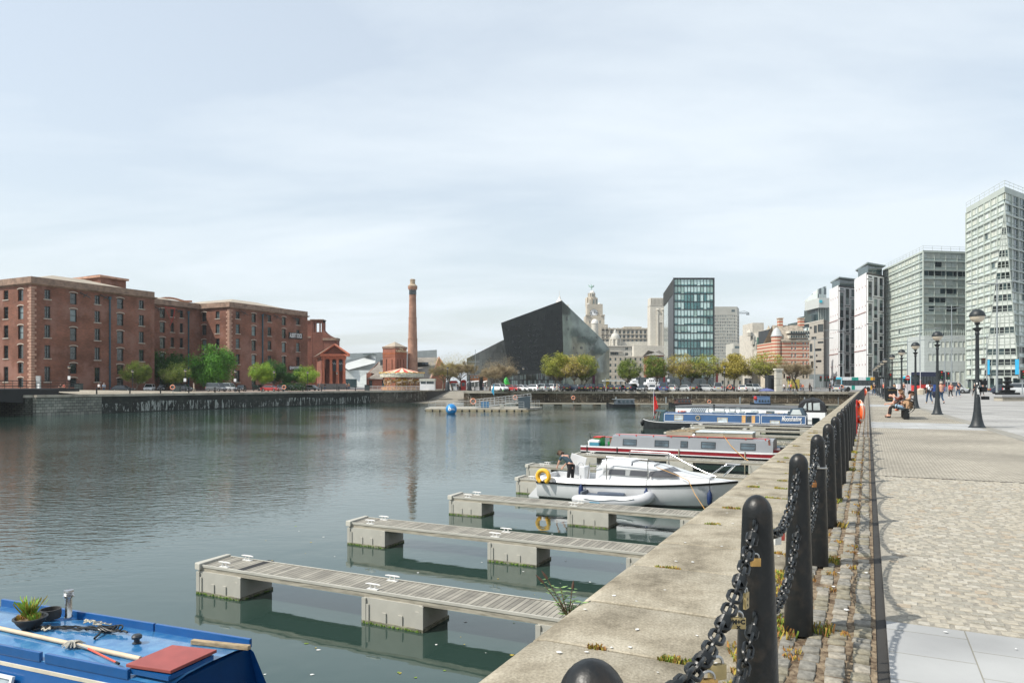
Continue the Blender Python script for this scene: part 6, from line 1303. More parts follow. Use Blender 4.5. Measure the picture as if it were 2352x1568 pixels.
for x0,x1,tp in ((414,690,0),(728,1018,1),(1022,1322,1)):
    T = thing('roof_box',{414: 'open topped wooden crate full of sticks on the grey narrowboat roof',728: 'middle slatted box with pale lid on the grey narrowboat roof',1022: 'slatted box with pale lid nearest the quay on the grey narrowboat roof'}[x0],'storage box',(*UV(ug+.35,vg+cx3(x0)),WZ+1.5),-TH,'boxes on the grey narrowboat roof'); w_ = cx3(x1)-cx3(x0); m = MB()
    if tp: m.b2(0,w_,0,1.2,.0,.27); m.build('box',BXM,T); m = MB(); m.b2(-.02,w_+.02,-.03,1.22,.27,.33); m.build('lid',LTG,T)
    else:
        for a,b,c,e in ((0,w_,0,.04),(0,w_,1.16,1.2),(0,.04,.04,1.16),(w_-.04,w_,.04,1.16)): m.b2(a,b,c,e,0,.27)
        m.b2(.04,w_-.04,.04,1.16,0,.1); m.build('box',BXM,T)
        for k in range(16): q = MB(); a = random.uniform(0,w_*.6); q.tube([(a,random.uniform(.1,1.1),.2),(a+random.uniform(.5,1.2),random.uniform(.1,1.1),random.uniform(.25,.45))],.02,5); q.build('stick',mat('twig',(.33,.26,.17),.9),T)
m = MB(); m.ball((cx3(705),.4,1.58),.11,8); m.build('roof_vent',WHT,NGR,smooth=True)
m = MB(); m.loft([[(cx3(1490),y,1.46),(cx3(1490)+.08,y,1.5),(cx3(1540),y,.75),(cx3(1530)-.1,y,.75)] for y in (.12,1.9)]); m.build('bulkhead_trim',mat('brown_trim',(.16,.06,.04),.5),NGR)
m = MB(); m.loft([[(cx3(1540),y,z) for y,z in ((.05,.78),(.1,.95),(1.95,.95),(2.0,.78))],[(cx3(1640),y,z) for y,z in ((.6,.86),(.65,.92),(1.4,.92),(1.45,.86))]]); m.build('well_deck',MAR,NGR)
for x in (565,1255): m = MB(); m.tube([(cx3(x),-.05,.8),(cx3(x),-.07,-.1)],.035,6); m.build('hull_fender',mat('fender_tan',(.35,.3,.22),.8),NGR)
for x in (385,1325): m = MB(); m.tube([(cx5(x),-.05,.78),(cx5(x),-.07,0)],.03,6); m.build('hull_fender',RUB,NGR)
cy5 = lambda y: gz((1700+y/7.84)/1.7415,43.2)-WZ
GREENP = mat('boat_green',(.02,.30,.08),.4)
m = MB(); m.b2(cx5(515),cx5(735),.5,1.2,.7,cy5(380)); o = m.build('green_locker',GREENP,NGR); m = MB(); m.b2(cx5(495),cx5(735),.42,1.25,cy5(385),cy5(350)); m.build('locker_lid',RED,o)
m = MB(); m.extr([(cx5(735),.72),(cx5(1150),.72),(cx5(1155),cy5(530)),(cx5(735),cy5(545))],'y',1.7,1.75); m.b2(cx5(880),cx5(1030),1.2,1.26,.72,cy5(395)); m.tube([(cx5(735),1.2,cy5(380)),(cx5(1015),1.2,cy5(380))],.035,5,1); m.build('stern_coaming',[GREENP,RED],NGR)
m = MB(); m.b2(cx5(900),cx5(1010),1.1,1.16,cy5(600),cy5(415)); m.build('door_panel',mat('door_brown',(.22,.1,.06),.6),NGR)
m = MB(); m.tube([(cx5(350),1.,cy5(510)),(cx5(262),1.,cy5(258)),(cx5(690),1.,cy5(262))],.022,6); m.build('tiller',BLK,NGR)
T = thing('cool_box','blue and white cool box on the back deck of the grey narrowboat','cool box',(*UV(ug+.25,vg+cx5(550)),WZ+.76),-TH); m = MB(); m.b2(-.3,.3,0,.38,0,.22); m.build('tub',mat('cool_blue',(.06,.25,.35),.5),T,bevel=.02); m = MB(); m.b2(-.31,.31,-.01,.39,.22,.38); m.build('lid',WHT,T,bevel=.04)
T = thing('bucket','small white bucket beside the cool box','bucket',(*UV(ug+.45,vg+cx5(392)),WZ+.76)); m = MB(); m.lathe([(.11,0),(.14,.3),(.13,.3),(.11,.02)],14); m.build('pail',WHT,T,smooth=True); m = MB(); m.torus((0,0,.3),.14,.008,14,4); m.build('rim',CURT,T)
T = thing('mooring_rope','orange mooring rope sagging from the grey narrowboat roof to the quay','rope',(*UV(ug,vg),WZ),-TH); m = MB(); L_ = cx3(1520); pts = [(cx3(1022),.3,1.62),(cx3(1100),.0,1.15),(cx3(1180),-.15,.78),(cx3(1260),-.25,.46),(cx3(1340),-.35,.27),(cx3(1430),-.5,.20),(cx3(1540),-.6,.30),(cx3(1640)+1.6,-.8,1.6)]
m.tube([Vector(p) for p in pts],.018,6); m.build('rope',mat('rope_orange',(.60,.33,.10),.8),T)
T = thing('flower_tub','tub of pale dried flowers on the tip of the grey narrowboat','plant pot',(*UV(ug+.8,vg+cx3(1655)-.1),WZ+.85)); m = MB(); m.lathe([(.12,0),(.17,.22),(.15,.22)],10); m.build('tub',DKM,T); m = MB()
for _ in range(130): a = Vector((random.gauss(0,.14),random.gauss(0,.14),.36+random.gauss(0,.12))); d = Vector((random.uniform(-1,1),random.uniform(-1,1),random.uniform(-1,1)))*.04; m.add([a,a+d,a+Vector((d.y,-d.x,d.z))],[(0,1,2)])
m.build('flowers',mat('dried_flower',(.50,.46,.36),.9,sc=9,var=.4),T)
# ---- white wide-beam behind the blue boat
uw = 77.5; vw = Vat(1549,uw); wx = lambda x: Vat((x/2.613+2500)/1.7415,uw)-vw
WB = narrowboat('long white barge with grey roof and black canvas wheelhouse canopy behind the blue narrowboat',uw,vw,wx(2090),(.1,wx(1890)),HULK,WHT,.8,2.0,W=3.2,roofc=DKM,bowl=False,bowr=False,cat='barge')
m = MB(); m.loft([[(0.0,-.0,2.02),(0,.5,2.1),(0,2.6,2.1),(0,3.2,2.02)],[(wx(930),0,2.06),(wx(930),.5,2.28),(wx(930),2.6,2.28),(wx(930),3.2,2.06)],[(wx(1900),0,1.98),(wx(1900),.5,2.2),(wx(1900),2.6,2.2),(wx(1900),3.2,1.98)]]); m.build('roof',mat('roof_dark_grey',(.10,.105,.11),.6,sc=1),WB)
for a,b in ((1312,1345),(1350,1385)): m = MB(); m.b2(wx(a),wx(b),.0,.1,1.45,1.75); m.build('vent_panel',LTG,WB)
for a,b in ((1474,1560),(1700,1745)): sidewin(WB,wx(a),wx(b),1.15,1.7,.8,2.0,DKM,WIN2)
m = MB(); m.b2(wx(1880),wx(2092),.0,3.2,.2,1.62); m.build('stern_side',WHT,WB); m = MB(); m.b2(wx(1955),wx(2030),-.12,.0,.3,1.1); m.build('stern_door',GLD,WB)
BKC = mat('canvas_black',(.012,.013,.015),.7); m = MB(); x0,x1 = wx(1790),wx(2095); hoopz = lambda x: 1.95+1.15*math.sin(math.pi*min(1,max(0,(x-x0)/(x1-x0))))**.45
xs = [x0+(x1-x0)*t for t in (0,.13,.25,.5,.75,.93,1)]; m.loft([[(x,.1,1.62),(x,.12,hoopz(x)-.25),(x,.6,hoopz(x)),(x,2.6,hoopz(x)),(x,3.08,hoopz(x)-.25),(x,3.1,1.62)] for x in xs]); m.build('canopy',BKC,WB)
for a,b in ((1845,1898),(1915,1952),(1968,2040)): m = MB(); m.add([(wx(a),.06,1.85),(wx(b),.06,1.85),(wx(b)-.05,.07,2.62),(wx(a)+(.4 if a == 1845 else .0),.07,2.55)],[(0,1,2,3)]); m.build('canopy_window',WIN3,WB)
# ---- small boats by the far wall
def farboat(label,x0,x1,Y,cabc,ang=0,zr=1.55,roofc=None,extra=None):
    L = gx(x1,Y)-gx(x0,Y); T = thing('moored_boat',label,'boat',(gx(x0,Y),Y,WZ),ang); m = MB(); n = 10; rg = []
    for i in range(n+1):
        t = i/n; k = math.sqrt(max(.01,1-(1-t/.3)**2)) if t < .3 else 1; up = .35*(1-t/.3)**2 if t < .3 else 0; rg.append([(L*t,1-k,.65+up),(L*t,1-k*.9,-.3),(L*t,1+k*.9,-.3),(L*t,1+k,.65+up)])
    m.loft(rg); m.build('hull',HULK,T,smooth=True); m = MB(); m.loft([[(x,.08,.6),(x,.22,zr),(x,1.8,zr),(x,1.92,.6)] for x in (L*.3,L*.97)]); m.build('cabin',cabc,T)
    m = MB(); m.b2(L*.22,L,.18,1.86,zr,zr+.06); m.build('roof',roofc or DKM,T)
    for k in range(4): q = MB(); a = L*(.38+.15*k); q.b2(a,a+L*.08,.06,.1,.95,1.35); q.build('window',WIN2,T)
    return T
farboat('small dark grey narrowboat moored by itself along the far wall',c5(322),c5(605),134,mat('boat_slate',(.09,.11,.13),.5),.05,roofc=GRM)
farboat('short brown boat with black bow cover below the far wall',c5(945),c5(1168),138,mat('boat_brown',(.10,.05,.04),.6),.03)
T = farboat('little blue boat with red cloth on its bow under a blue parasol',c6(390),c6(582),139,mat('boat_lightblue',(.10,.17,.30),.5),.0,2.0,mat('roof_blue',(.12,.2,.36),.6)); m = MB(); m.ball((1,.6,1.7),.45,8); m.build('red_cloth',RED,T)
T = thing('parasol','dusty blue parasol above the little boat by the far wall','parasol',(*P2(c6(540),140.5),WZ+1.9)); m = MB(); m.lathe([(1.7,1.2),(1.0,1.5),(.05,1.75)],8); m.build('canopy',mat('parasol_blue',(.09,.11,.25),.7),T); m = MB(); m.tube([(0,0,0),(0,0,1.7)],.03,5); m.build('pole',GRM,T)
# long walkway along the far wall and posts
T = thing('walkway_pontoon','long low walkway pontoon along the foot of the far wall','pontoon',(*P2(1160,150),DZ-.1),math.atan2(-10.2,57)); m = MB(); m.b2(0,66,0,2,-.2,0); m.b2(0,66,-.05,.0,-.22,.03); m.build('deck',WSD,T)
for k in range(17): m = MB(); m.b2(k*4,k*4+2.3,.1,1.9,-.8,-.2); m.build('float',CON,T)
for i,x in enumerate((1415,1530,1580,1700,1750,1848,1925)): T = put('mooring_post',(lambda m: (m.tube([(0,0,-1.2),(0,0,1.15)],.16,8),m.mesh('mooring_post',GRM))[1])(MB()),None,(*P2(x,149-i*.6),DZ)); tag(T,f'{ORD[i]} grey mooring post from the left along the far walkway','post','mooring posts by the far wall')
# ---- white cabin cruiser
uc = 25.45; vc = Vat(1230,uc); qx = lambda x,y=0: Vat((2000+x/2.352)/1.7415,uc+y)-vc
def qz(y,x=1200,o=0): Yq = (uc+o)*c_-(vc+qx(x))*s_; return gz((1780+y/2.352)/1.7415,Yq)-WZ
CR = thing('cabin_cruiser','white cabin cruiser with black rubbing strake and tinted windows, moored bow to the quay','boat',(*UV(uc,vc),WZ),-TH+.0)
GEL = mat('gelcoat',(.60,.61,.62),.25,sc=2,var=.04,coat=.4); LB = qx(2190); BW = 2.3
def hb(t): return BW/2*(1 if t < .55 else max(.012,1-((t-.55)/.45)**2.1))*(.94+.06*min(1,t*4))
def zs(t): return .66+.42*max(0,t-.15)**1.6
rg = []; n = 26
for i in range(n+1):
    t = i/n; h = hb(t); x = LB*t; z = zs(t); c = BW/2; rake_ = .55*max(0,(t-.8)/.2)**2; k = max(0,(t-.6)/.4)
    def S_(hh,zz,f): return (x-rake_*(1-f),hh,zz)
    kz = -.35+.5*k**2
    rg.append([S_(c-h,z,1),S_(c-h*.985,z*.66+.02,.7),S_(c-h*(.96-.12*k),.26+.05*k,.35),S_(c-h*(.90-.3*k),.10,.2),S_(c,kz,0),S_(c+h*(.90-.3*k),.10,.2),S_(c+h*(.96-.12*k),.26+.05*k,.35),S_(c+h*.985,z*.66+.02,.7),S_(c+h,z,1)])
m = MB(); m.loft(rg); m.build('hull',GEL,CR,smooth=True,auto=25)
m = MB(); d2_ = []
for i in range(n+1):
    t = i/n; h = hb(t)+.03; x = LB*t; z = zs(t); d2_.append([(x,BW/2-h,z-.045),(x,BW/2-h,z+.03),(x,BW/2-h+.05,z+.03),(x,BW/2-h+.05,z-.045)])
m.loft(d2_); m.build('rubbing_strake',BLK,CR)
m = MB(); pr = []
for i in range(n+1): t = i/n; h = hb(t)-.01; x = LB*t; z = zs(t); k = min(1,max(0,(t-.72)/.28)); tp = .20*(1-k*.8); pr.append([(x,BW/2-h,z+.02),(x,BW/2-h+min(h*.5,.10),z+tp),(x,BW/2+h-min(h*.5,.10),z+tp),(x,BW/2+h,z+.02)])
m.loft([pr[i] for i in range(n+1) if i/n > .30]); m.loft([[(p[0][0],p[0][1],p[0][2]),(p[0][0],p[1][1]-.0,p[1][2]),(p[0][0],p[1][1]+.16,p[1][2]),(p[0][0],p[0][1]+.24,p[0][2]-.1)] for p in pr if p[0][0] <= LB*.32]); m.loft([[(p[0][0],BW-p[0][1]-.24,p[0][2]-.1),(p[0][0],BW-p[1][1]-.16,p[1][2]),(p[0][0],BW-p[1][1],p[1][2]),(p[0][0],BW-p[0][1],p[0][2])] for p in pr if p[0][0] <= LB*.32]); m.b2(0,.12,.1,BW-.1,.5,.86); m.b2(.1,LB*.32,.25,BW-.25,.3,.42); m.build('deck',GEL,CR,smooth=True,auto=30)
xc0,xc1,xc2,xc3 = qx(885),qx(930),qx(1400),qx(1850); zd_ = qz(285); zt_ = qz(205);
m = MB(); W_ = lambda x,w0,z0,w1,z1: [(x,BW/2-w0,z0),(x,BW/2-w1,z1),(x,BW/2+w1,z1),(x,BW/2+w0,z0)]
m.loft([W_(qx(880),.93,.8,.80,qz(215)),W_(qx(1000),.93,.82,.78,zt_),W_(qx(1430),.90,.88,.72,zt_-.01),W_(qx(1560),.84,.92,.60,zt_-.12),W_(qx(1680),.74,.96,.52,qz(270)+.03),W_(qx(1930),.45,1.02,.34,qz(300)+.05)]); m.build('cabin',GEL,CR,smooth=True,auto=28)
m = MB(); m.loft([W_(qx(905),.62,qz(215),.5,qz(165)),W_(qx(1190),.62,qz(210),.5,qz(165))]); m.loft([W_(qx(1195),.5,qz(208),.42,qz(182)),W_(qx(1400),.48,qz(210),.4,qz(190))]); m.build('coach_roof',GEL,CR,bevel=.03,smooth=True)
def side(x0,x1,z0,z1,w0,w1,nm,mt,cut=0): m = MB(); m.add([(x0,BW/2-w0-.014,z0),(x1,BW/2-w0-.012,z0),(x1-cut,BW/2-w1-.014,z1),(x0+.02,BW/2-w1-.014,z1)],[(0,1,2,3)]); m.build(nm,mt,CR)
zw0,zw1 = qz(291),qz(243); wA = lambda z: .93-(z-.82)/(zt_-.82)*.14
side(qx(945),qx(1360)+.08,zw0-.03,zw1+.03,wA(zw0-.03),wA(zw1+.03)+.0,'window_surround',mat('grey_stripe',(.30,.31,.31),.4))
SMK = glass('smoked_glass',(.05,.05,.055),.08,.8)
for a,b in ((998,1155),(1198,1362)): m = MB(); x0,x1 = qx(a),qx(b); m.add([(x0,BW/2-wA(zw0)-.028,zw0),(x1,BW/2-wA(zw0)-.028,zw0),(x1,BW/2-wA(zw1)-.028,zw1),(x0+.03,BW/2-wA(zw1)-.028,zw1)],[(0,1,2,3)]); m.build('window',SMK,CR)
m = MB(); m.add([(qx(1388),BW/2-.925,zw0),(qx(1640),BW/2-.80,qz(272)),(qx(1525),BW/2-.665,qz(215)),(qx(1470),BW/2-.72,qz(235)),(qx(1388),BW/2-.80,zw1)],[(0,1,2,3,4)]); m.add([(qx(1640),BW/2-.80,qz(272)),(qx(1660),BW/2,qz(262)),(qx(1560),BW/2,qz(212)),(qx(1525),BW/2-.665,qz(215))],[(0,1,2,3)]); m.build('windscreen',SMK,CR)
m = MB(); RL = mat('stainless',(.6,.6,.6),.25,metal=1)
for x,y0 in ((990,.15),(1380,.15)): m.tube([(qx(x),y0,0.82),(qx(x)+.0,y0,qz(122))],.018,6); m.tube([(qx(x+75),BW-.15,.85),(qx(x+68),BW-.15,qz(105))],.018,6)
m.tube([(qx(990),.15,qz(122)),(qx(1380),.15,qz(130))],.018,6); m.tube([(qx(1070),BW-.15,qz(105)),(qx(1448),BW-.15,qz(108))],.018,6)
ropeline(m,(qx(1385),.15,qz(130)),(qx(1970),.8,qz(300)),.05,.009); ropeline(m,(qx(1448),BW-.15,qz(108)),(qx(1960),1.4,qz(292)),.05,.009); ropeline(m,(qx(990),.15,qz(125)),(qx(870),.1,qz(265)),.0,.012)
for a,b in (((1950,300),(2065,215)),((2065,310),(2160,212))): m.tube([(qx(a[0]),.75,qz(a[1],2000)),(qx(b[0]),.7,qz(b[1],2000))],.02,6); m.tube([(qx(a[0]),1.55,qz(a[1],2000)),(qx(b[0]),1.6,qz(b[1],2000))],.02,6)
m.tube([(qx(2045),.7,qz(218,2000)),(qx(2210),.95,qz(207,2100)),(qx(2215),1.3,qz(207,2100)),(qx(2045),1.6,qz(212,2000))],.02,6)
m.tube([(qx(815),.12,.82),(qx(830),.14,qz(200)),(qx(905),.2,qz(195))],.016,6); m.build('handrail',RL,CR,smooth=True)
m = MB(); m.add([(0,0,0)],[]) ;
m = MB(); xo = qx(315)-.05; m.loft([[(xo-.17,BW/2-.17,.30),(xo+.12,BW/2-.17,.30),(xo+.12,BW/2+.17,.30),(xo-.17,BW/2+.17,.30)],[(xo-.24,BW/2-.2,.55),(xo+.16,BW/2-.2,.55),(xo+.16,BW/2+.2,.55),(xo-.24,BW/2+.2,.55)],[(xo-.18,BW/2-.16,.84),(xo+.14,BW/2-.16,.84),(xo+.14,BW/2+.16,.84),(xo-.18,BW/2+.16,.84)]]); m.b2(xo-.08,xo+.05,BW/2-.07,BW/2+.07,-.3,.3); o = m.build('outboard_motor',BLK,CR,bevel=.03,smooth=True); m = MB(); m.b2(xo-.20,xo+.14,BW/2-.215,BW/2-.20,.5,.56); m.b2(xo+.0,xo+.15,BW/2-.205,BW/2-.18,.62,.74); m.build('red_trim',RED,o)
m = MB(); m.extr([(-.1,.42),(.0,.42),(.0,-.05),(-.35,-.1),(-.45,.05)],'y',.3,.36); m.build('rudder',GEL,CR)
for x in (773,1385,1947):
    y0 = BW/2-hb(qx(x)/LB)-.13; T = thing('boat_fender',{773: 'dark blue fender hanging nearest the stern of the white cruiser',1385: 'dark blue fender hanging by the dinghy bow',1947: 'dark blue fender hanging near the bow of the white cruiser'}[x],'fender',(*UV(uc+y0,vc+qx(x)),WZ+.42),0,'blue fenders on the cruiser'); m = MB(); m.lathe([(.03,-.26),(.085,-.2),(.10,0),(.085,.17),(.04,.24),(.03,.3)],12); m.build('float',mat('fender_blue',(.012,.03,.10),.35),T,smooth=True); m = MB(); m.tube([(0,0,.28),(0,.05,.62)],.01,4); m.build('line',BLK,T)
T = thing('horseshoe_buoy','yellow horseshoe lifebuoy hung on the stern corner of the white cruiser','lifebuoy',(*UV(uc+.0-.12,vc+qx(418)),WZ+qz(290,418)),-TH); m = MB(); m.torus((0,0,0),.235,.085,22,10,0,Matrix.Rotation(math.pi/2,3,'X'),-62,242); m.build('ring',mat('buoy_yellow',(.75,.42,.03),.55,sc=4),T,smooth=True)
textmesh('WAVE AFTER WAVE',.14,Matrix.Translation(((qx(1765)+qx(1970))/2,BW/2-hb(qx(1868)/LB)-.012,.76)) @ Matrix.Rotation(-.235*-1.0*1.0*0+.21,4,'Z') @ Matrix.Rotation(math.pi/2,4,'X'),mat('letter_grey',(.25,.27,.3),.6),parent=CR,ext=.012,shear=.2,fit=qx(1970)-qx(1765))
m = MB(); m.torus((qx(680),.9,qz(245,680)+.05),.2,.014,20,5,0,Matrix.Rotation(math.pi/2,3,'Y') @ Matrix.Rotation(.3,3,'X')); m.build('steering_wheel',RL,CR); m = MB(); m.b2(qx(690),qx(745),.6,1.2,.4,qz(215,700)); m.build('console',GEL,CR,bevel=.03)
m = MB(); m.tube([(0,0,0)]*2,.01,3) if 0 else None
T = thing('mooring_line','thin orange line running over the cruiser bow to the water post','rope',(*UV(uc,vc),WZ),-TH); m = MB(); m.tube([(qx(1450),.3,qz(200)),(qx(1640),.3,qz(262)),(qx(1760),.2,1.05),(qx(1830),.05,.6),(qx(1940),-.2,.12)],.012,5); m.build('line',MT['rope_orange'],T)
T = thing('hatch_lid','white hatch lid propped up behind the bending man','hatch',(*UV(uc+1.6,vc+qx(560)),WZ+.80),-TH); m = MB(); m.box((.1,0,.42),(.68,.05,.8),0,0,Matrix.Rotation(.25,3,'Y')); m.build('lid',GEL,T,bevel=.02)
# ---- inflatable dinghy
ud = 24.55; vd = Vat((2000+660/2.352)/1.7415,ud); dx = lambda x: Vat((2000+x/2.352)/1.7415,ud)-vd
T = thing('inflatable_dinghy','pale grey inflatable dinghy tied alongside the white cruiser','dinghy',(*UV(ud,vd),WZ),-TH); L = dx(1400); r = .20; INF = mat('inflatable_grey',(.46,.47,.49),.5,sc=3,var=.06)
c1 = .25; c2 = 1.15; path_ = [(0,c1,.16),(.25,c1,.2),(L*.6,c1,.24),(L*.8,c1+.06,.30),(L*.92,c1+.22,.38),(L-r,(c1+c2)/2,.42),(L*.92,c2-.22,.38),(L*.8,c2-.06,.30),(L*.6,c2,.24),(.25,c2,.2),(0,c2,.16)]
def smoothp(P,k=4):
    P = [Vector(p) for p in P]; out = []
    for i in range(len(P)-1):
        a,b,c,d = P[max(0,i-1)],P[i],P[i+1],P[min(len(P)-1,i+2)]
        for j in range(k): t = j/k; out.append(.5*((2*b)+(c-a)*t+(2*a-5*b+4*c-d)*t*t+(3*b-a-3*c+d)*t**3))
    return out+[P[-1]]
pp = smoothp(path_); m = MB(); m.tube(pp,[r*min(1,.25+.2*min(i,len(pp)-1-i)) for i in range(len(pp))],12); m.build('tube',INF,T,smooth=True)
m = MB(); m.b2(.2,L*.85,c1,c2,.02,.1); m.b2(.3,.36,c1,c2,.05,.5); m.b2(L*.4,L*.4+.25,c1-.05,c2+.05,.36,.4); m.build('floor',mat('dinghy_dark',(.12,.14,.17),.6),T); m = MB(); ropeline(m,(.5,.03,.33),(L*.55,.03,.36),.06,.018); ropeline(m,(L*.55,.03,.36),(L*.8,.1,.42),.05,.018); m.build('grab_line',WHT,T); m = MB(); m.b2(L*.25,L*.38,.035,.05,.1,.2); m.build('badge',mat('badge',(.03,.22,.36),.5),T); m = MB(); m.box((L*.45,.7,.42),(1.0,.5,.1),0,.3); m.box((L*.3,.6,.38),(.9,.3,.05),0,-.2); m.build('folded_seat',[mat('seat_navy',(.07,.09,.13),.7)],T,bevel=.03)
# ---- blue narrowboat roof at the bottom left
BR_ = mat('roof_blue_gloss',(.03,.16,.37),.16,sc=5,var=.12,col2=(.09,.25,.43),lo=.42,hi=.74,coat=.5,bump=.0008,bsc=9); BS = mat('side_blue_gloss',(.008,.085,.27),.25,coat=.4,var=.06)  # roof blue lightened for reflected sky, painted in; paler blotches are scuffs
NB = thing('narrowboat','bright blue narrowboat roof in the bottom left corner with mop, pole and plant pot','narrowboat',(*UV(4.8,-9.08),-1.5),-TH+.093)
m = MB(); x0,x1 = -4.,2.6; m.loft([[(x,0,-.045),(x,.25,.0),(x,.6,.012),(x,.95,.0),(x,1.2,-.045)] for x in lin(x0,x1,10)],0,cap=False,closed=False)
o = m.build('roof',BR_,NB,smooth=True); m = MB()
m.loft([[(x,-.28,-1.05),(x,.0,-.05),(x,1.2,-.05),(x,1.48,-1.05)] for x in (x0,x1-.02)]); m.loft([[(x,-.34,-1.4),(x,-.34,-1.05),(x,1.54,-1.05),(x,1.54,-1.4)] for x in (x0,x1+2.4)]); m.add([(x1-.02,-.28,-1.05),(x1-.02,0,-.05),(x1-.02,1.2,-.05),(x1-.02,1.48,-1.05),(x1+.26,1.48,-1.05),(x1+.05,1.2,-.09)],[(0,3,2,1),(2,3,4,5),(5,4,3,2)]); m.build('cabin',BS,NB)
for y,segs in ((.0,((-4,.68),(.76,2.03))),(1.2,((-1.8,1.07),(1.10,2.6)),)):
    for a,b in segs: m = MB(); m.b2(a,b,y-.012,y+.03,-.05,.055); m.build('handrail',BS,NB,bevel=.006)
m = MB(); m.b2(-4,2.6,-.035,-.02,-.16,-.12); m.build('coach_line',mat('cream_line',(.62,.57,.46),.5),NB)
m = MB(); m.M = Matrix.Rotation(-.27,4,'X'); bframe(m,-.35,.40,-.64,-.24,-.035,.035,.03); o = m.build('window',WHT,NB); m = MB(); m.M = Matrix.Rotation(-.27,4,'X'); m.b2(-.33,.38,-.045,-.03,-.62,-.26); m.build('pane',CURT,o)
m = MB(); m.b2(2.0,2.56,.03,.66,.0,.05); m.build('base',BS,NB);
m = MB(); m.prism([(1.97,.02),(2.56,.06),(2.57,.70),(1.98,.63)],.065,.10); m.build('sliding_hatch',mat('hatch_red',(.30,.07,.06),.5,sc=3,var=.12),NB,bevel=.006)
m = MB(); m.lathe([(.05,0),(.05,.01),(.032,.015),(.032,.05),(.056,.06),(.06,.085),(.045,.105),(.01,.112)],18,(1.35,.70,.01)); m.build('mushroom_vent',DKM,NB,smooth=True)
m = MB(); m.lathe([(.052,0),(.05,.02),(.042,.03),(.042,.26),(.066,.27),(.066,.285),(.05,.29),(.062,.30),(.05,.31),(.062,.32),(.05,.33),(.062,.34),(.058,.362),(.01,.368)],20,(-.33,1.1,0)); m.build('flue',RL,NB,smooth=True)
def lpos(x,y,z=.02): a = -TH+.093; o = UV(4.8,-9.08); return (o[0]+x*math.cos(a)-y*math.sin(a),o[1]+x*math.sin(a)+y*math.cos(a),-1.5+z)
T = thing('plant_pot','black plastic bowl planter with grass growing, on the blue boat roof','plant pot',lpos(-.35,.6)); m = MB(); m.lathe([(.10,0),(.15,.06),(.185,.12),(.195,.12),(.195,.135),(.17,.135),(.16,.11)],22); m.build('bowl',mat('pot_black',(.03,.033,.036),.55),T,smooth=True); m = MB(); m.lathe([(.165,.10),(.12,.125),(.02,.13)],14); m.build('soil',SOIL,T); m = MB(); random.seed(3); tuft(m,-.02,-.02,.05,.26,220,(0,0,1)); tuft(m,.07,.04,.06,.09,240,(0,1)); tuft(m,-.08,.05,.05,.07,120,(1,2)); m.build('grass',[mat('fresh_green',(.22,.40,.05),.7),GR2,GR3],T,loc=(0,0,.11))
T = thing('tub','empty dark rubber tub behind the plant pot','tub',lpos(-.47,.95)); m = MB(); m.lathe([(.12,0),(.13,.05),(.125,.12),(.11,.12),(.105,.03)],18); m.build('body',mat('tub_dark',(.04,.04,.04),.7),T,smooth=True)
T = thing('wooden_pole','long pale round wooden pole lying along the blue boat roof','pole',lpos(-.62,.41,.035)); m = MB(); a = Vector(lpos(-4,.55,.035))-Vector(T.location); b = Vector(lpos(1.85,.31,.035))-Vector(T.location); m.tube([a,b],.026,12); m.build('pole',mat('bare_wood',(.55,.44,.31),.6,sc=4,var=.12),T,smooth=True)
T = thing('mop','grey string mop with red handle lying on the blue boat roof','mop',lpos(.71,.33,.03)); m = MB(); a,b,c = [Vector(lpos(*p))-Vector(T.location) for p in ((.78,.33,.06),(1.08,.28,.055),(1.74,.13,.03))]; m.tube([a,b],.008,6,1); m.tube([b,c],.011,8); m.tube([c-(c-b).normalized()*.06,c],.014,8,2); m.build('handle',[mat('mop_red',(.6,.09,.05),.5),STL,BLK],T); m = MB()
for k in range(70):
    an = random.uniform(-2.6,2.6)+math.pi-.25; l = random.uniform(.06,.14); q = a+Vector((0,0,.01)); m.tube([q,q+Vector((math.cos(an)*l*.5,math.sin(an)*l*.35,.015)),q+Vector((math.cos(an)*l,math.sin(an)*l*.7,-.045+random.uniform(0,.02)))],.0055,4)
m.build('strings',mat('mop_grey',(.42,.40,.35),.9),T)
T = thing('timber_offcut','short weathered timber block beside the far rail of the blue boat roof','timber',lpos(2.35,.985,.03)); m = MB(); m.box((0,0,0),(.78,.06,.05),0,0); m.build('block',mat('old_wood',(.33,.25,.15),.85,sc=8,var=.35,stretch=(1,6,6)),T,rz=-TH+.21,bevel=.005)
T = thing('rope_heap','black rope tangled with pale cord on the blue boat roof','rope',lpos(.2,.75,.03)); m = MB(); random.seed(9)
def wig(x0,y0,x1,y1,amp,n=14): return smoothp([Vector(lpos(x0+(x1-x0)*i/n,y0+(y1-y0)*i/n+random.uniform(-amp,amp),.03+random.uniform(0,.03)))-Vector(T.location) for i in range(n+1)],3)
for q in range(4): m.tube(wig(-.2+.02*q,.6+.02*q,.75,.85+.03*q,.02),.011,6)
for q in range(3): c = (.62+.05*q,.88); m.tube([Vector(lpos(c[0]+.12*math.cos(a)*(1+.2*q),c[1]+.08*math.sin(a),.04+.012*q+.02*math.sin(2*a)))-Vector(T.location) for a in [i*.5 for i in range(14)]],.011,6)
m.tube(wig(-.28,.52,-.05,.62,.03,5),.012,6); m.tube(wig(.75,.9,1.0,.86,.01,4),.014,6); m.tube(wig(.66,.8,.8,.58,.02,4),.014,6)
m.build('black_rope',BLK,T,smooth=True); m = MB(); m.tube(wig(.1,.98,.55,1.0,.05),.009,5); m.tube(wig(.1,1.02,.5,.95,.05),.009,5); m.tube(wig(-.12,.58,.02,.6,.03,8),.012,5); m.build('pale_cord',mat('cord',(.5,.45,.35),.8),T,smooth=True)
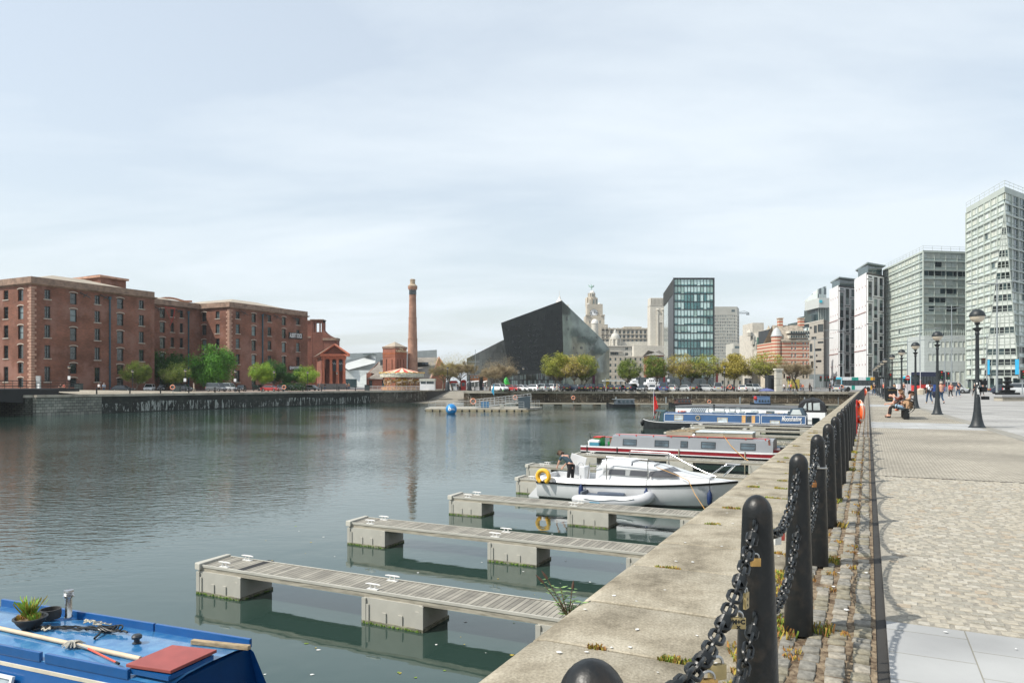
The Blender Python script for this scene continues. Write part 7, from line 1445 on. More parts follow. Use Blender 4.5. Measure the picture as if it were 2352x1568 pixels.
# ---- beach-ball buoy and mid-dock platform with railings
Yb = 107.5; T = thing('ball_buoy','large bright blue spherical buoy with white ring logo floating beside the platform','buoy',(gx(1036.5,Yb),Yb,WZ)); m = MB(); m.ball((0,0,.66),.83,28); b = m.build('ball',mat('buoy_blue',(.015,.21,.52),.35,sc=1,var=.08),T,smooth=True)
for R1,R0,nm in ((.25,.09,'logo_ring'),):
    m = MB(); dv = Vector((-.22,-.97,.05)).normalized(); Rm = dv.to_track_quat('Z','Y').to_matrix(); m.M = Matrix.Translation((0,0,.66)) @ Rm.to_4x4()
    m.loft([[(r_*math.cos(a),r_*math.sin(a),math.sqrt(.845**2-r_*r_)) for a in [i*math.pi/12 for i in range(24)]] for r_ in (R1,.17,R0)],0,cap=False); m.build(nm,WHT,b)
for k,(t_,sz) in enumerate((('Canal &',.17),('River Trust',.15))): dv = Vector((.28,-.94,.05-.17*k+.06)).normalized(); Rm = Matrix(((.96,0,-.28),(.28,0,.96),(0,1,0))); textmesh(t_,sz,Matrix.Translation(Vector((0,0,.66))+dv*.86) @ Matrix.Rotation(.28,4,'Z') @ Matrix.Rotation(math.pi/2,4,'X'),WHT,parent=b,ext=.01,bold=.004)
Yq = 118; xo = gx(976,Yq); pw_ = lambda x,Y=Yq: gx((1650+x/4.276)/1.7415,Y)-xo; T = thing('dock_platform','floating timber platform with steel railings in the middle of the dock','platform',(xo,Yq,DZ-.15)); m = MB(); xe = pw_(1940); m.prism([(0,0),(xe,-1.0),(pw_(2250),7.5),(pw_(2250)-2,9),(0,7)],-.25,0); m.build('deck',mat('platform_deck',(.36,.34,.29),.9,sc=2,var=.2),T); m = MB()
for i in range(14): x = xe*i/13.6; m.box((x+.65,-.1-1.0*(i/13.6),-.45),(.95,.3,.42));
m.build('edge_timbers',mat('old_timber',(.30,.25,.16),.9,sc=2,var=.3),T); m = MB(); m.b2(0,xe,.6,6,-.8,-.25); m.build('underside',RUB,T)
RLS = mat('galvanised',(.46,.48,.48),.5,metal=.4)
def railing(T,pts,h=1.05,step=1.6,nb=3,r=.022):
    m = MB()
    for A,B in zip(pts,pts[1:]):
        A,B = Vector(A),Vector(B); n = max(1,round((B-A).length/step))
        for i in range(n+1): p = A.lerp(B,i/n); m.tube([p,p+Vector((0,0,h))],r,4)
        for q in range(nb): zq_ = Vector((0,0,h*(q+1)/nb)); m.tube([A+zq_,B+zq_],r*.9,4)
    return m.build('railing',RLS,T)
railing(T,[(pw_(268),.3,0),(pw_(560),.2,0),(pw_(950),0,0),(pw_(1465),-.3,0),(pw_(1905),-.7,0)],1.1,2.2,3); railing(T,[(pw_(1955),.5,0),(pw_(2195),6,0)],1.15,1.2); railing(T,[(pw_(268),.3,0),(pw_(560),6,0),(pw_(1000),6.5,0)],1.1,2.5,2)
railing(T,[(pw_(1060),3,.1),(pw_(1460),3.6,.5),(pw_(2040),4,1.1)],1.25,.65,4,.024); railing(T,[(pw_(1060),5,.1),(pw_(1460),5.2,.5),(pw_(2040),5.5,1.1)],1.25,.65,3,.022); railing(T,[(pw_(2040),4,-.1),(pw_(2040),4.05,1.2)],1.1,2,3); m = MB(); m.loft([[(pw_(1060),3,.0),(pw_(1060),5,0),(pw_(1060),5,.1),(pw_(1060),3,.1)],[(pw_(2040),4,1),(pw_(2040),5.6,1),(pw_(2040),5.6,1.1),(pw_(2040),4,1.1)]]); m.build('gangway',RLS,T)
def onplat(nm,lab,cat,x,y,build,z=0): t = thing(nm,lab,cat,(xo+pw_(x),Yq+y,DZ-.15+z)); build(t); return t
def cab(T): m = MB(); m.loft([[(0,0,0),(1.95,-.3,0),(1.95,1.2,0),(0,1.2,0)],[(-.05,0,1.75),(1.9,-.3,2.0),(1.9,1.2,2.0),(-.05,1.2,1.75)]]); m.build('cabinet',mat('cabinet_slate',(.04,.06,.075),.5),T); m = MB(); m.b2(-.1,2.0,-.05,1.25,1.95,2.02); m.build('lid',DKM,T)
onplat('cabinet','dark slate service cabinet at the right end of the platform','cabinet',1812,.3,cab)
def cag(T):
    m = MB(); m.b2(0,1.4,0,1,.1,1.05); m.build('crate',mat('crate_blue',(.02,.14,.30),.6),T)
    q = MB(); [q.b2(-.02+i*.47,.03+i*.47,-.04,-.01,0,1.1) for i in range(4)]; q.build('slat',RLS,T)
onplat('crate','blue crate behind the platform railings','crate',1160,1.5,cag)
def blk(T): m = MB(); m.b2(0,.7,0,.6,0,.75); m.build('block',CON,T,bevel=.05); m = MB(); m.b2(.1,.6,.1,.5,.75,.8); m.build('cap',GRM,T)
onplat('bollard_block','squat pale block at the platform edge','block',1495,-.35,blk)
T = thing('feather_flag','tall blue feather flag standing on the platform','flag',(xo+pw_(1390),Yq+2,DZ)); m = MB(); m.tube([(0,0,0),(0,0,3.0),(.05,0,3.95)],.025,5); m.build('pole',GRM,T); m = MB(); m.add([(-.02,0,1.95),(.03,0,3.9),(-.08,.05,3.6),(-.35,.06,2.95),(-.45,.03,2.6),(-.2,.0,2.2)],[(0,1,2,3,4,5)]); m.add([(-.02,.02,1.95),(.03,.02,3.9),(-.08,.07,3.6),(-.35,.08,2.95),(-.45,.05,2.6),(-.2,.02,2.2)],[(5,4,3,2,1,0)]); m.build('cloth',mat('flag_blue',(.02,.30,.50),.6),T)
def wallring(x,y,Y,lab,R=.34): T = thing('lifebuoy',lab,'lifebuoy',(gx(x,Y),Y,gz(y,Y)-.0)); ringbuoy(T,(0,0,0),R,.09,Matrix.Rotation(math.pi/2,3,'X'),mat('orange_faded',(.72,.25,.13),.6),rope=False); q = MB(); q.b2(-.05,.05,.09,.14,-1.0,.3); q.build('post',GRM,T)
wallring((1650+1037/4.276)/1.7415,(1480+533/4.276)/1.7415,119,'orange lifebuoy on the middle of the platform railing',.42); wallring((1650+1755/4.276)/1.7415,(1480+465/4.276)/1.7415,124,'orange lifebuoy on the raised gangway of the platform')
for x,y,lab in ((c5(1337),c6y(1385),'bright orange lifebuoy hung on the far wall behind the flag boat'),((1352/2.489+1750)/1.7415,c6y(1345),'old tan lifebuoy hung on the far wall right of the platform')): wallring(x,y,149.3,lab)
for x,y,lab in ((c5(72),c6y(1236),'orange lifebuoy by the railings left of the car park'),((1441/2.489+1750)/1.7415,c6y(1237),'orange lifebuoy on the far quay under the leafy trees'),(c5(1541),c6y(1238),'orange lifebuoy in front of the silver van on the far quay'),(c6(1286),c6y(1236),'orange lifebuoy on the far quay left of the bus')): wallring(x,y,147.5 if x > 1500 else 155,lab,.36)
for x,y,Y,lab in (((225/2.489+600)/1.7415,c6y(1240),122,'orange lifebuoy on the left quay beside the grey bin'),((1335/2.489+600)/1.7415,c6y(1240),143,'orange lifebuoy on the left quay right of the red car')): wallring(x,y,Y,lab,.36)
# ================================================================= trees
BARK = mat('bark',(.13,.105,.08),.9,sc=3,var=.3)
LV = {'green': ((.045,.145,.014),(.13,.34,.03)),'dark': ((.025,.08,.012),(.055,.16,.025)),'lime': ((.15,.27,.02),(.33,.46,.05)),'olive': ((.08,.13,.018),(.19,.24,.035)),'gold': ((.25,.21,.035),(.46,.38,.08)),'fresh': ((.16,.19,.02),(.37,.37,.06)),'twig': ((.23,.18,.11),(.42,.34,.21))}
LM = {k: mat('leaf_'+k,a,.65,sc=.9,var=.0,col2=b,det=6,lo=.38,hi=.62,spec=.3) for k,(a,b) in LV.items()}
def treeproto(seed,h,R,leafk,dens,trunk=.22,tw=0,size=.2,th=.32,sq=.85,full=0):
    """trunk mesh and crown mesh; origin at the base"""
    random.seed(seed); m = MB(); tips = []; hz0 = h*th; cz = h-R*sq; tg = MB()
    def grow(p,d,L,r,lv):
        q = p; n = 3; pts = [p]
        for i in range(n): d = (d+Vector((random.gauss(0,.12),random.gauss(0,.12),random.gauss(.05,.08)))).normalized(); q = q+d*L/n; pts.append(q)
        m.tube(pts,[r*(1-.45*i/n) for i in range(n+1)],6 if lv < 2 else 4 if lv < 3 else 3)
        if lv >= 3: tips.append((q,d)); return
        for _ in range(random.choice((3,4)) if lv else 6):
            a = random.uniform(0,6.283); t = random.uniform(.45,1); b = pts[0].lerp(pts[-1],t) if lv else pts[-1]; dd = (d*random.uniform(.5,1.1)+Vector((math.cos(a),math.sin(a),random.uniform(-.15,.45)))*.95).normalized(); grow(b if lv else q-Vector((0,0,random.uniform(0,L*.25))),dd,R*random.uniform(.36,.52)*(1 if lv < 2 else .8),r*.5,lv+1)
    grow(Vector((0,0,0)),Vector((0,0,1)),hz0*1.15,trunk,0)
    def inside(p): e = Vector((p.x/R,p.y/R,(p.z-cz)/(R*sq))); return e.length
    c = MB(); k = 0; lobes = [Vector((random.gauss(0,1),random.gauss(0,1),random.gauss(0,.9))).normalized() for _ in range(26)]
    cl = [(t[0],.45) for t in tips]
    if full: cl += [(Vector((l.x*R*.80,l.y*R*.80,cz+l.z*R*sq*.80)),R*.24) for l in lobes for _ in (0,1)]+[(Vector((l.x*R*.5,l.y*R*.5,cz+l.z*R*sq*.5)),R*.24) for l in lobes]
    while k < dens:
        b,s = random.choice(cl); p = b+Vector((random.gauss(0,s*.6),random.gauss(0,s*.6),random.gauss(0,s*.5))); k += 1
        if inside(p) > 1.06+.08*mnoise.noise(p*1.3): continue
        a = Vector((random.gauss(0,1),random.gauss(0,1),random.gauss(0,1))).normalized(); b2 = a.cross(Vector((random.gauss(0,1),random.gauss(0,1),1))).normalized(); z = size*random.uniform(.5,1.1); c.add([p-a*z*.5,p+b2*z*.33,p+a*z*.5,p-b2*z*.33],[(0,1,2,3)])
    for _ in range(tw):
        b,d = random.choice(tips); p = b+Vector((random.gauss(0,.2),random.gauss(0,.2),random.gauss(0,.15))); dd = (d+Vector((random.gauss(0,.6),random.gauss(0,.6),random.gauss(.2,.5)))).normalized(); e = p+dd*random.uniform(.4,.9)
        if inside(e) > 1.1: continue
        tg.tube([p,e],[.018,.006],3)
    return m.mesh('trunk',BARK,True),c.mesh('crown',LM[leafk]),(tg.mesh('twigs',LM['twig']) if tw else None)
def tree(me,label,loc,cat='tree',sc=1,rz=0,leaf=None,grp=None,name='tree'):
    T = thing(name,label,cat,(loc[0],loc[1],0),rz,grp); T.scale = (sc if not isinstance(sc,tuple) else sc) if isinstance(sc,tuple) else (sc,sc,sc)
    put('trunk',me[0],T); o = put('crown',me[1],T)
    if leaf: o.material_slots[0].link = 'OBJECT'; o.material_slots[0].material = LM[leaf]
    if me[2]: put('twigs',me[2],T)
    return T
TB1 = treeproto(1,10.6,5.6,'green',30000,.3,0,.36,.14,.88,1); TR1 = treeproto(2,6.3,2.9,'lime',19000,.16,0,.2,.22,.82,1); TR2 = treeproto(3,6.4,2.9,'olive',14000,.16,300,.2,.22,.9,1)
TS1 = treeproto(4,8.4,3.6,'gold',7500,.2,2200,.26,.28,.8,.5); TS2 = treeproto(5,8.3,3.3,'fresh',13000,.2,700,.27,.28,.85,.6); TS3 = treeproto(6,7.9,3.2,'fresh',17000,.2,200,.27,.28,.9,1); TBR = treeproto(8,8.8,3.9,'twig',6000,.2,6500,.13,.25,.95,.6)
def c2(x): return (x/2.489+600)/1.7415
def c1(x): return x/2.489/1.7415
def c4(x): return (x/2.489+1750)/1.7415
LT = [(TR1,c1(1353),143,1.0,'olive','rounded dark green clipped tree at the right corner of the nearest warehouse block'),(TB1,c2(140),172,1.02,'dark','big dark green tree in the shaded recess of the warehouse'),(TR2,c2(250),150,1.07,'olive','olive green tree in front of the big dark one'),(TB1,c2(610),160,1.0,None,'largest bright green tree in front of the sunlit warehouse corner'),(TR1,c2(1115),158,1.03,None,'round yellow green tree before the second warehouse block'),(TR1,c2(1215),164,1.16,'dark','dark green tree directly behind the round yellow green one'),(TR2,c2(1415),165,.92,'dark','small dark tree above the clipped hedge'),(TR2,c3(190),165,1.02,'lime','bright yellow green tree left of the portico')]
for i,(me,x,Y,sc,lf,lab) in enumerate(LT): tree(me,lab,P2(x,Y),sc=sc,rz=i*1.3,leaf=lf,grp='trees along the left quay')
m = MB(); random.seed(2)
for _ in range(2600): p = Vector((random.uniform(-2.9,2.9),random.uniform(-.6,.6),random.uniform(.1,1.75))); a = Vector((random.gauss(0,1),random.gauss(0,1),random.gauss(0,1))).normalized()*.12; b = a.cross(Vector((0,0,1)))*.7; m.add([p-a,p+b,p+a,p-b],[(0,1,2,3)])
tag(m.build('hedge',LM['dark'],loc=(*P2(c3(45),160),0)),'low dark green clipped hedge beneath the small trees','hedge')
RT = [(TBR,c4(55),168,.95,'gold','bare budding tree just right of the pumphouse gable'),(TBR,c4(150),176,1.12,'gold','bare budding tree left of the tall thin lamp on the slip'),(TBR,c4(225),178,1.15,'gold','widest bare tan tree by the red and white kiosks'),(TBR,c4(515),160,.82,None,'leafless tree right of the wooden wheelhouse'),(TBR,c4(600),170,.95,None,'leafless tree behind the white car on the left'),(TBR,c4(680),163,.98,None,'leafless spreading tree over the red car'),(TS2,c4(1175),163,1.08,None,'leafy yellow green tree at the corner of the black building'),(TS2,c4(1250),170,1.0,'gold','thin tree squeezed between two leafy ones before the black building'),(TS1,c4(1370),160,.98,'gold','half bare spreading tree below the mirrored wall'),(TS2,c4(1455),168,1.05,'fresh','green topped tree right of the half bare one below the mirrored wall'),(TS1,c5(60),161,.95,'olive','sparse olive tree by the purple banner'),(TS2,c5(545),161,.90,'olive','round leafy tree alone before the domed white office'),(TS2,c5(790),160,.98,'olive','dark leafy tree in front of the small brick house'),(TS1,c5(1048),160,1.02,'gold','twiggy tree with thin leaves before the dark block edge'),(TS2,c5(1190),165,.95,'olive','leafy tree behind the black car under the green glass block'),(TS1,c5(1320),160,1.0,'fresh','leafy tree with bare lower branches under the green glass block'),(TS3,c6(215),158,1.06,'gold','densest golden green round tree, right of the green glass block'),(TS1,c6(430),160,.95,'gold','thin yellowish tree before the white terrace'),(TS1,c6(545),155,1.05,'fresh','sparse green tree before the scaffolding'),(TBR,c6(850),150,1.02,None,'leafless tree in front of the banded brick house')]
for i,(me,x,Y,sc,lf,lab) in enumerate(RT): tree(me,lab,P2(x,Y),sc=sc,rz=i*1.7+.4,leaf=lf,grp='trees along the far quay')
# ================================================================= cars
TYR = RUB; RIM = mat('alloy',(.4,.41,.42),.35,metal=.8); HL = mat('headlamp',(.7,.72,.74),.1); TL = mat('tail_lamp',(.5,.01,.01),.3); PLY = mat('plate_yellow',(.7,.5,.05),.5); PLW = mat('plate_white',(.7,.7,.68),.5)
CC = {k: mat('car_'+k,v,.28,coat=.5,var=.04) for k,v in {'white': (.72,.73,.74),'black': (.014,.015,.017),'navy': (.02,.03,.055),'grey': (.10,.11,.12),'silver': (.42,.44,.45),'red': (.38,.02,.018),'blue': (.10,.14,.30),'slate': (.05,.065,.075)}.items()}
def carproto(L,H,W,roof,hood=.62,wr=.33):
    """faces -y (front towards the viewer); roof=(front, top front, top rear, rear) as fractions of the length"""
    T = thing('parked_car','car','car'); m = MB(); b = .32; bl = H*hood
    st = [(0,.40,bl*.62,.80),(.03,.28,bl*.76,.90),(.10,b-.06,bl*.86,.97),(roof[0],b-.08,bl*.98,1),(.5,b-.08,bl*1.02,1),(roof[3]-.02,b-.08,bl*1.05,.99),(.97,.28,bl*1.0,.93),(1,.40,bl*.86,.84)]
    rg = []
    for f,z0,z1,k in st: y = -L/2+L*f; w = W/2*k; rg.append([(-w*.94,y,z0),(-w,y,z0+.2),(-w*.98,y,(z0+z1)/2+.08),(-w*.90,y,z1),(w*.90,y,z1),(w*.98,y,(z0+z1)/2+.08),(w,y,z0+.2),(w*.94,y,z0)])
    m.loft([r[::-1] for r in rg]); w1,w2 = W/2*.88,W/2*.70; ry = lambda f: -L/2+L*f
    m.loft([[(-w2*1.0,ry(f),H-.06),(-w2*.85,ry(f),H),(w2*.85,ry(f),H),(w2*1.0,ry(f),H-.06)] for f in (roof[1],(roof[1]+roof[2])/2,roof[2])])
    for f0,f1 in ((roof[0],roof[1]),(roof[2],roof[3])):
        for s in (-1,1): m.tube([(s*w1*.98,ry(f0),bl),(s*w2*.98,ry(f1),H-.04)] if f0 < .5 else [(s*w2*.98,ry(f0),H-.04),(s*w1*.98,ry(f1),bl)],.04,4)
    m.build('body',CC['white'],T,smooth=True,auto=35)
    g = MB(); g.loft([[(-w1,ry(roof[0]),bl-.03),(w1,ry(roof[0]),bl-.03),(w1,ry(roof[3]),bl-.02),(-w1,ry(roof[3]),bl-.02)],[(-w2*.98,ry(roof[1]),H-.05),(w2*.98,ry(roof[1]),H-.05),(w2*.98,ry(roof[2]),H-.05),(-w2*.98,ry(roof[2]),H-.05)]]); g.build('window',GLD,T)
    for f in (.19,.80):
        for s in (-1,1):
            q = MB(); q.M = Matrix.Translation((s*(W/2-.10),ry(f),wr)) @ Matrix.Rotation(math.pi/2*s,4,'Y'); q.lathe([(wr*.62,-.1),(wr*.97,-.1),(wr,-.06),(wr,.07),(wr*.95,.11),(wr*.62,.11)],16); o = q.build('wheel',TYR,T); q = MB(); q.M = Matrix.Translation((s*(W/2-.10),ry(f),wr)) @ Matrix.Rotation(math.pi/2*s,4,'Y'); q.lathe([(wr*.62,.105),(.05,.12)],10); q.build('rim',RIM,o)
    for s in (-1,1): q = MB(); q.box((s*W*.36,-L/2+.05,bl*.70),(.34,.12,.16),0,s*-.25); q.build('headlight',HL,T); q = MB(); q.box((s*W*.38,L/2-.04,bl*.84),(.22,.1,.24)); q.build('tail_light',TL,T); q = MB(); q.box((s*(W/2+.06),ry(roof[0]+.03),bl+.06),(.16,.1,.12)); q.build('wing_mirror',CC['black'],T)
    q = MB(); q.b2(-.35,.35,-L/2-.02,-L/2+.02,.42,.62); q.build('grille',BLK,T); q = MB(); q.b2(-.26,.26,-L/2-.035,-L/2-.02,.44,.55); q.build('plate',PLW,T); q = MB(); q.b2(-.26,.26,L/2,L/2+.03,.62,.74); q.build('plate',PLY,T); return T
CP = {'hatch': carproto(4.1,1.48,1.78,(.24,.38,.88,.985)),'saloon': carproto(4.6,1.43,1.82,(.27,.42,.76,.92)),'suv': carproto(4.5,1.68,1.88,(.23,.34,.90,.985),.62,.37),'van': carproto(4.8,1.95,1.95,(.16,.27,.95,.995),.55,.34)}
used = set()
def car(kind,col,x,Y,head,lab,grp='cars parked along the far quay',z=0,cat='car',sc=1):
    P_ = P2(x,Y); rz = head
    if kind not in used: used.add(kind); T = move(CP[kind],(P_[0],P_[1],z),rz,sc); T['group'] = grp; T['label'] = lab
    else: T = dup(CP[kind],(P_[0],P_[1],z),rz,lab,grp,sc)
    T['category'] = cat
    if kind == 'van' and cat == 'car': T['category'] = 'van'
    for k in T.children if T.children else kids(T):
        if k.name.startswith('body'): k.material_slots[0].link = 'OBJECT'; k.material_slots[0].material = CC[col]
    return T
BK = math.pi
FQ = [('suv','white',c4(622),.7,'white car parked at an angle farthest left on the far quay'),('saloon','red',c4(740),.9,'red car on the far quay beneath the leafless tree'),('saloon','white',c4(850),.8,'white saloon just right of the red car'),('hatch','white',c4(952),BK+.8,'second white car right of the red one, by a lamp post'),('suv','silver',c4(1040),BK+.6,'silver car with black roof glass between two white ones'),('suv','white',c4(1127),BK+.6,'white estate car just left of the walking woman'),('suv','black',c4(1243),BK+.4,'black car just right of the walking woman'),('hatch','navy',c4(1358),BK+.8,'navy car left of the orange lifebuoy under the leafy trees'),('suv','black',c4(1505),BK+.3,'black car right of the orange lifebuoy under the leafy trees'),('hatch','black',c5(25),BK+.4,'dark car left of the lifebuoy by the purple banner'),('suv','black',c5(145),BK-.25,'black car right of the lifebuoy by the purple banner'),('suv','black',c5(255),BK-.1,'large black car two right of the purple banner'),('hatch','black',c5(355),BK-.1,'small black car below the bus shelter'),('saloon','slate',c5(452),BK-.5,'slate grey car before the round leafy tree'),('suv','navy',c5(568),BK-.6,'navy estate with red tail lights near the round leafy tree'),('saloon','grey',c5(672),-.4,'dull grey saloon left of the small white car'),('hatch','white',c5(773),-.3,'small white car left of the blue van'),('van','blue',c5(868),BK-.1,'blue van between two small white cars'),('hatch','white',c5(978),BK-.4,'small white hatchback right of the blue van'),('saloon','silver',c5(1098),BK+.5,'silver blue car next to the twiggy tree trunk'),('suv','black',c5(1206),BK-.5,'black people carrier right of the twiggy tree'),('hatch','silver',c5(1322),.9,'silver hatchback half hidden left of the tall silver van'),('van','silver',c5(1422),BK-.25,'tall silver van with rear window facing the dock'),('hatch','black',c6(178),BK-.3,'black car behind the lifebuoy beside the silver van'),('saloon','white',c6(288),BK-.2,'white coupe below the densest golden tree'),('suv','silver',c6(408),.2,'silver off road car farthest right in the parking row'),('saloon','silver',c6(1262),BK-.7,'white taxi like saloon waiting left of the bus')]
for i,(k,col,x,h,lab) in enumerate(FQ): car(k,col,x,157.5-(x-1100)*.0105,h,lab,sc=.97)
LQ = [('saloon','slate',c1(1222),146,math.pi/2+.1,'slate grey saloon parked side on near the first warehouse block',.05),('suv','white',c1(1487),146,.3,'white car facing the dock at the warehouse corner'),('hatch','black',c2(122),150,.3,'dark car in shade left of the lifebuoy on the left quay'),('suv','grey',c2(330),150,math.pi/2,'grey car partly hidden behind a grey bin'),('van','grey',c2(662),146,1.2,'dark grey van parked before the largest green tree'),('van','silver',c2(765),151,1.3,'pale van behind the dark grey van'),('hatch','black',c2(908),150,.2,'black car facing the dock right of the vans'),('hatch','black',c2(1085),158,.8,'black car partly behind the red one on the left quay'),('saloon','red',c2(1205),150,1.25,'red car parked under the round yellow green tree'),('hatch','silver',c2(1300),160,.2,'silver car right of the red one on the left quay'),('hatch','slate',c2(1388),162,.1,'dark small car in front of the hedge'),('suv','black',c2(1478),162,.1,'black car at the right end of the hedge'),('saloon','silver',c3(245),168,1.2,'pale blue saloon parked left of the portico')]
for q in LQ: car(q[0],q[1],q[2],q[3],q[4],q[5],'cars parked by the warehouses',sc=.92)
def c7(x): return (x/2.091+3450)/1.7415
def c7y(y): return (y/2.091+950)/1.7415
car('suv','silver',c7(1330),104,.9,'silver car at the right edge behind the low stone wall','cars by the junction'); car('saloon','navy',c7(1200),112,1.2,'dark car behind the tiered planter','cars by the junction'); car('van','silver',c7(740),120,1.2,'grey van passing behind the shirtless man','cars by the junction')
# ================================================================= buses
def bus(label,P0,rz,L,H,cols,front=-1,wh=(.2,.78)):
    T = thing('bus',label,'bus',(*P0,0),rz,'buses at the junction'); m = MB()
    for a,b,c,e,mi in cols: m.b2(L*a,L*b,0 if mi != 9 else .02,2.5,H*c,H*e,mi)
    m.build('body',BUSM,T,bevel=.04); m = MB(); m.b2(L*.03,L*.97,-.03,.0,H*.42,H*.78); m.b2(-.03,.0,.15,2.35,H*.38,H*.85); m.b2(L,L+.03,.15,2.35,H*.38,H*.85); w = m.build('window',GLD,T)
    for i in range(1,8): q = MB(); q.b2(L*i/8-.04,L*i/8+.04,-.045,-.03,H*.42,H*.78); q.build('pillar',BLK,w)
    for f in wh: q = MB(); q.M = Matrix.Translation((L*f,.1,.48)) @ Matrix.Rotation(math.pi/2,4,'X'); q.lathe([(.48,-.15),(.48,.14),(.25,.15),(.05,.15)],16); q.build('wheel',RUB,T)
    return T
BUSM = [mat('bus_white',(.7,.72,.73),.35),mat('bus_teal',(.01,.28,.22),.35),mat('bus_cyan',(.03,.40,.55),.35),mat('bus_amber',(.75,.38,.03),.35),RED,mat('bus_blue',(.02,.07,.3),.35),mat('bus_navy',(.015,.02,.05),.35)]
L = gx(c7(110),150)-gx(c6(1282),150); bus('white single deck bus with teal, cyan and amber patches at the head of the quay',P2(c6(1282),150),.0,L,3.0,[(0,.03,.1,1,2),(.03,.12,.1,.42,0),(.12,.3,.1,.42,0),(.3,.4,.1,.42,1),(.4,.85,.1,.42,0),(.85,1,.1,.42,3),(.03,.3,.42,1,0),(.3,.5,.42,1,1),(.5,.72,.42,1,0),(.72,.85,.42,1,1),(.85,1,.42,1,3)])
L = gx(c7(700),118)-gx(c7(483),118); bus('navy, red and blue coach behind the white shirted man',P2(c7(483),118),.05,L,3.6,[(0,1,.62,1,6),(0,.3,.1,.62,4),(.3,.75,.1,.62,5),(.75,1,.3,.62,4),(.75,1,.1,.3,5)])
bus('turquoise bus seen partly behind a lamp post',P2(c7(402),125),.0,5.5,3.0,[(0,1,.1,1,2)])
# ================================================================= people
SKN = mat('skin',(.55,.31,.22),.6,sc=8,var=.06); SKD = mat('skin_dark',(.13,.065,.04),.6); HRB = mat('hair_brown',(.09,.05,.03),.8); HRK = mat('hair_black',(.012,.01,.009),.8); HRG = mat('hair_grey',(.45,.40,.35),.8)
def cloth(n,c): return mat('cloth_'+n,c,.85,sc=6,var=.12)
CL = {k: cloth(k,v) for k,v in {'white': (.72,.73,.75),'denim': (.035,.075,.14),'black': (.012,.012,.014),'pink': (.62,.14,.10),'navy': (.02,.025,.05),'grey': (.38,.40,.43),'brown': (.14,.035,.02),'tan': (.30,.18,.10),'lightblue': (.28,.40,.52),'teal': (.03,.06,.08),'beige': (.5,.43,.34),'orange': (.6,.12,.04)}.items()}
def skinmesh(nodes,edges,name,ma,sub=1):
    me = bpy.data.meshes.new('s'); me.from_pydata([n[0] for n in nodes],edges,[]); o = bpy.data.objects.new('s',me); S.collection.objects.link(o); md = o.modifiers.new('k','SKIN'); md.use_smooth_shade = True
    for i,n in enumerate(nodes): r = n[1]; me.skin_vertices[0].data[i].radius = (r,r) if not isinstance(r,tuple) else r; me.skin_vertices[0].data[i].use_root = (i == 0)
    sb = o.modifiers.new('b','SUBSURF'); sb.levels = sub; sb.render_levels = sub; dg = bpy.context.evaluated_depsgraph_get(); out = bpy.data.meshes.new_from_object(o.evaluated_get(dg)); bpy.data.objects.remove(o); out.name = name; out.materials.clear(); out.materials.append(ma); out.polygons.foreach_set('use_smooth',[True]*len(out.polygons)); return out
BASE = dict(pel=(0,0,.95),wst=(0,0,1.10),ch=(0,0,1.32),nk=(0,0,1.49),hd=(.02,0,1.64),sl=(0,.18,1.43),sr=(0,-.18,1.43),el=(-.03,.25,1.14),er=(-.03,-.25,1.14),hl=(.06,.24,.90),hr=(.06,-.24,.90),pl=(0,.09,.92),pr=(0,-.09,.92),kl=(.02,.10,.50),kr=(.02,-.10,.50),al=(0,.10,.09),ar=(0,-.10,.09),tl=(.16,.11,.04),tr=(.16,-.11,.04))
WALK = dict(kl=(.18,.09,.52),al=(.26,.09,.10),tl=(.42,.10,.09),kr=(.0,-.09,.50),ar=(-.30,-.09,.16),tr=(-.18,-.10,.05),el=(-.10,.25,1.16),hl=(-.12,.26,.92),er=(.04,-.25,1.15),hr=(.20,-.24,.95))
SIT = dict(pel=(0,0,.52),wst=(-.03,0,.68),ch=(-.05,0,.90),nk=(-.02,0,1.07),hd=(.03,0,1.22),sl=(-.03,.18,1.01),sr=(-.03,-.18,1.01),el=(.10,.24,.74),er=(.10,-.24,.74),hl=(.32,.12,.68),hr=(.32,-.10,.66),pl=(.02,.09,.50),pr=(.02,-.09,.50),kl=(.42,.12,.52),kr=(.42,-.12,.52),al=(.44,.12,.09),ar=(.50,-.12,.09),tl=(.60,.13,.04),tr=(.66,-.13,.04))
LEAN = dict(SIT,ch=(.14,0,.86),nk=(.26,0,.98),hd=(.40,0,1.04),sl=(.18,.18,.95),sr=(.18,-.18,.95),wst=(.05,0,.68),el=(.30,.22,.66),er=(.30,-.22,.66),hl=(.55,.10,.62),hr=(.55,-.08,.62))
RECL = dict(SIT,ch=(-.22,0,.78),nk=(-.33,0,.92),hd=(-.36,.0,1.08),sl=(-.28,.19,.86),sr=(-.28,-.19,.86),wst=(-.10,0,.62),el=(-.12,.30,.66),er=(-.12,-.30,.66),hl=(-.02,-.06,.74),hr=(-.02,.06,.72),kl=(.24,.16,.62),al=(.16,.0,.42),tl=(.26,-.10,.40),kr=(.22,-.2,.60),ar=(.14,-.05,.42),tr=(.24,.05,.40))
BEND = dict(pel=(-.12,0,.92),wst=(-.02,0,1.05),ch=(.18,0,1.20),nk=(.34,0,1.29),hd=(.46,0,1.34),sl=(.24,.19,1.28),sr=(.24,-.19,1.28),el=(.34,.26,1.0),er=(.32,-.24,1.0),hl=(.52,.14,.82),hr=(.50,-.20,.80),pl=(-.12,.09,.90),pr=(-.12,-.09,.90),kl=(-.06,.12,.48),kr=(-.06,-.12,.48),al=(-.10,.12,.09),ar=(-.10,-.12,.09),tl=(.06,.13,.04),tr=(.06,-.13,.04))
PM = {}
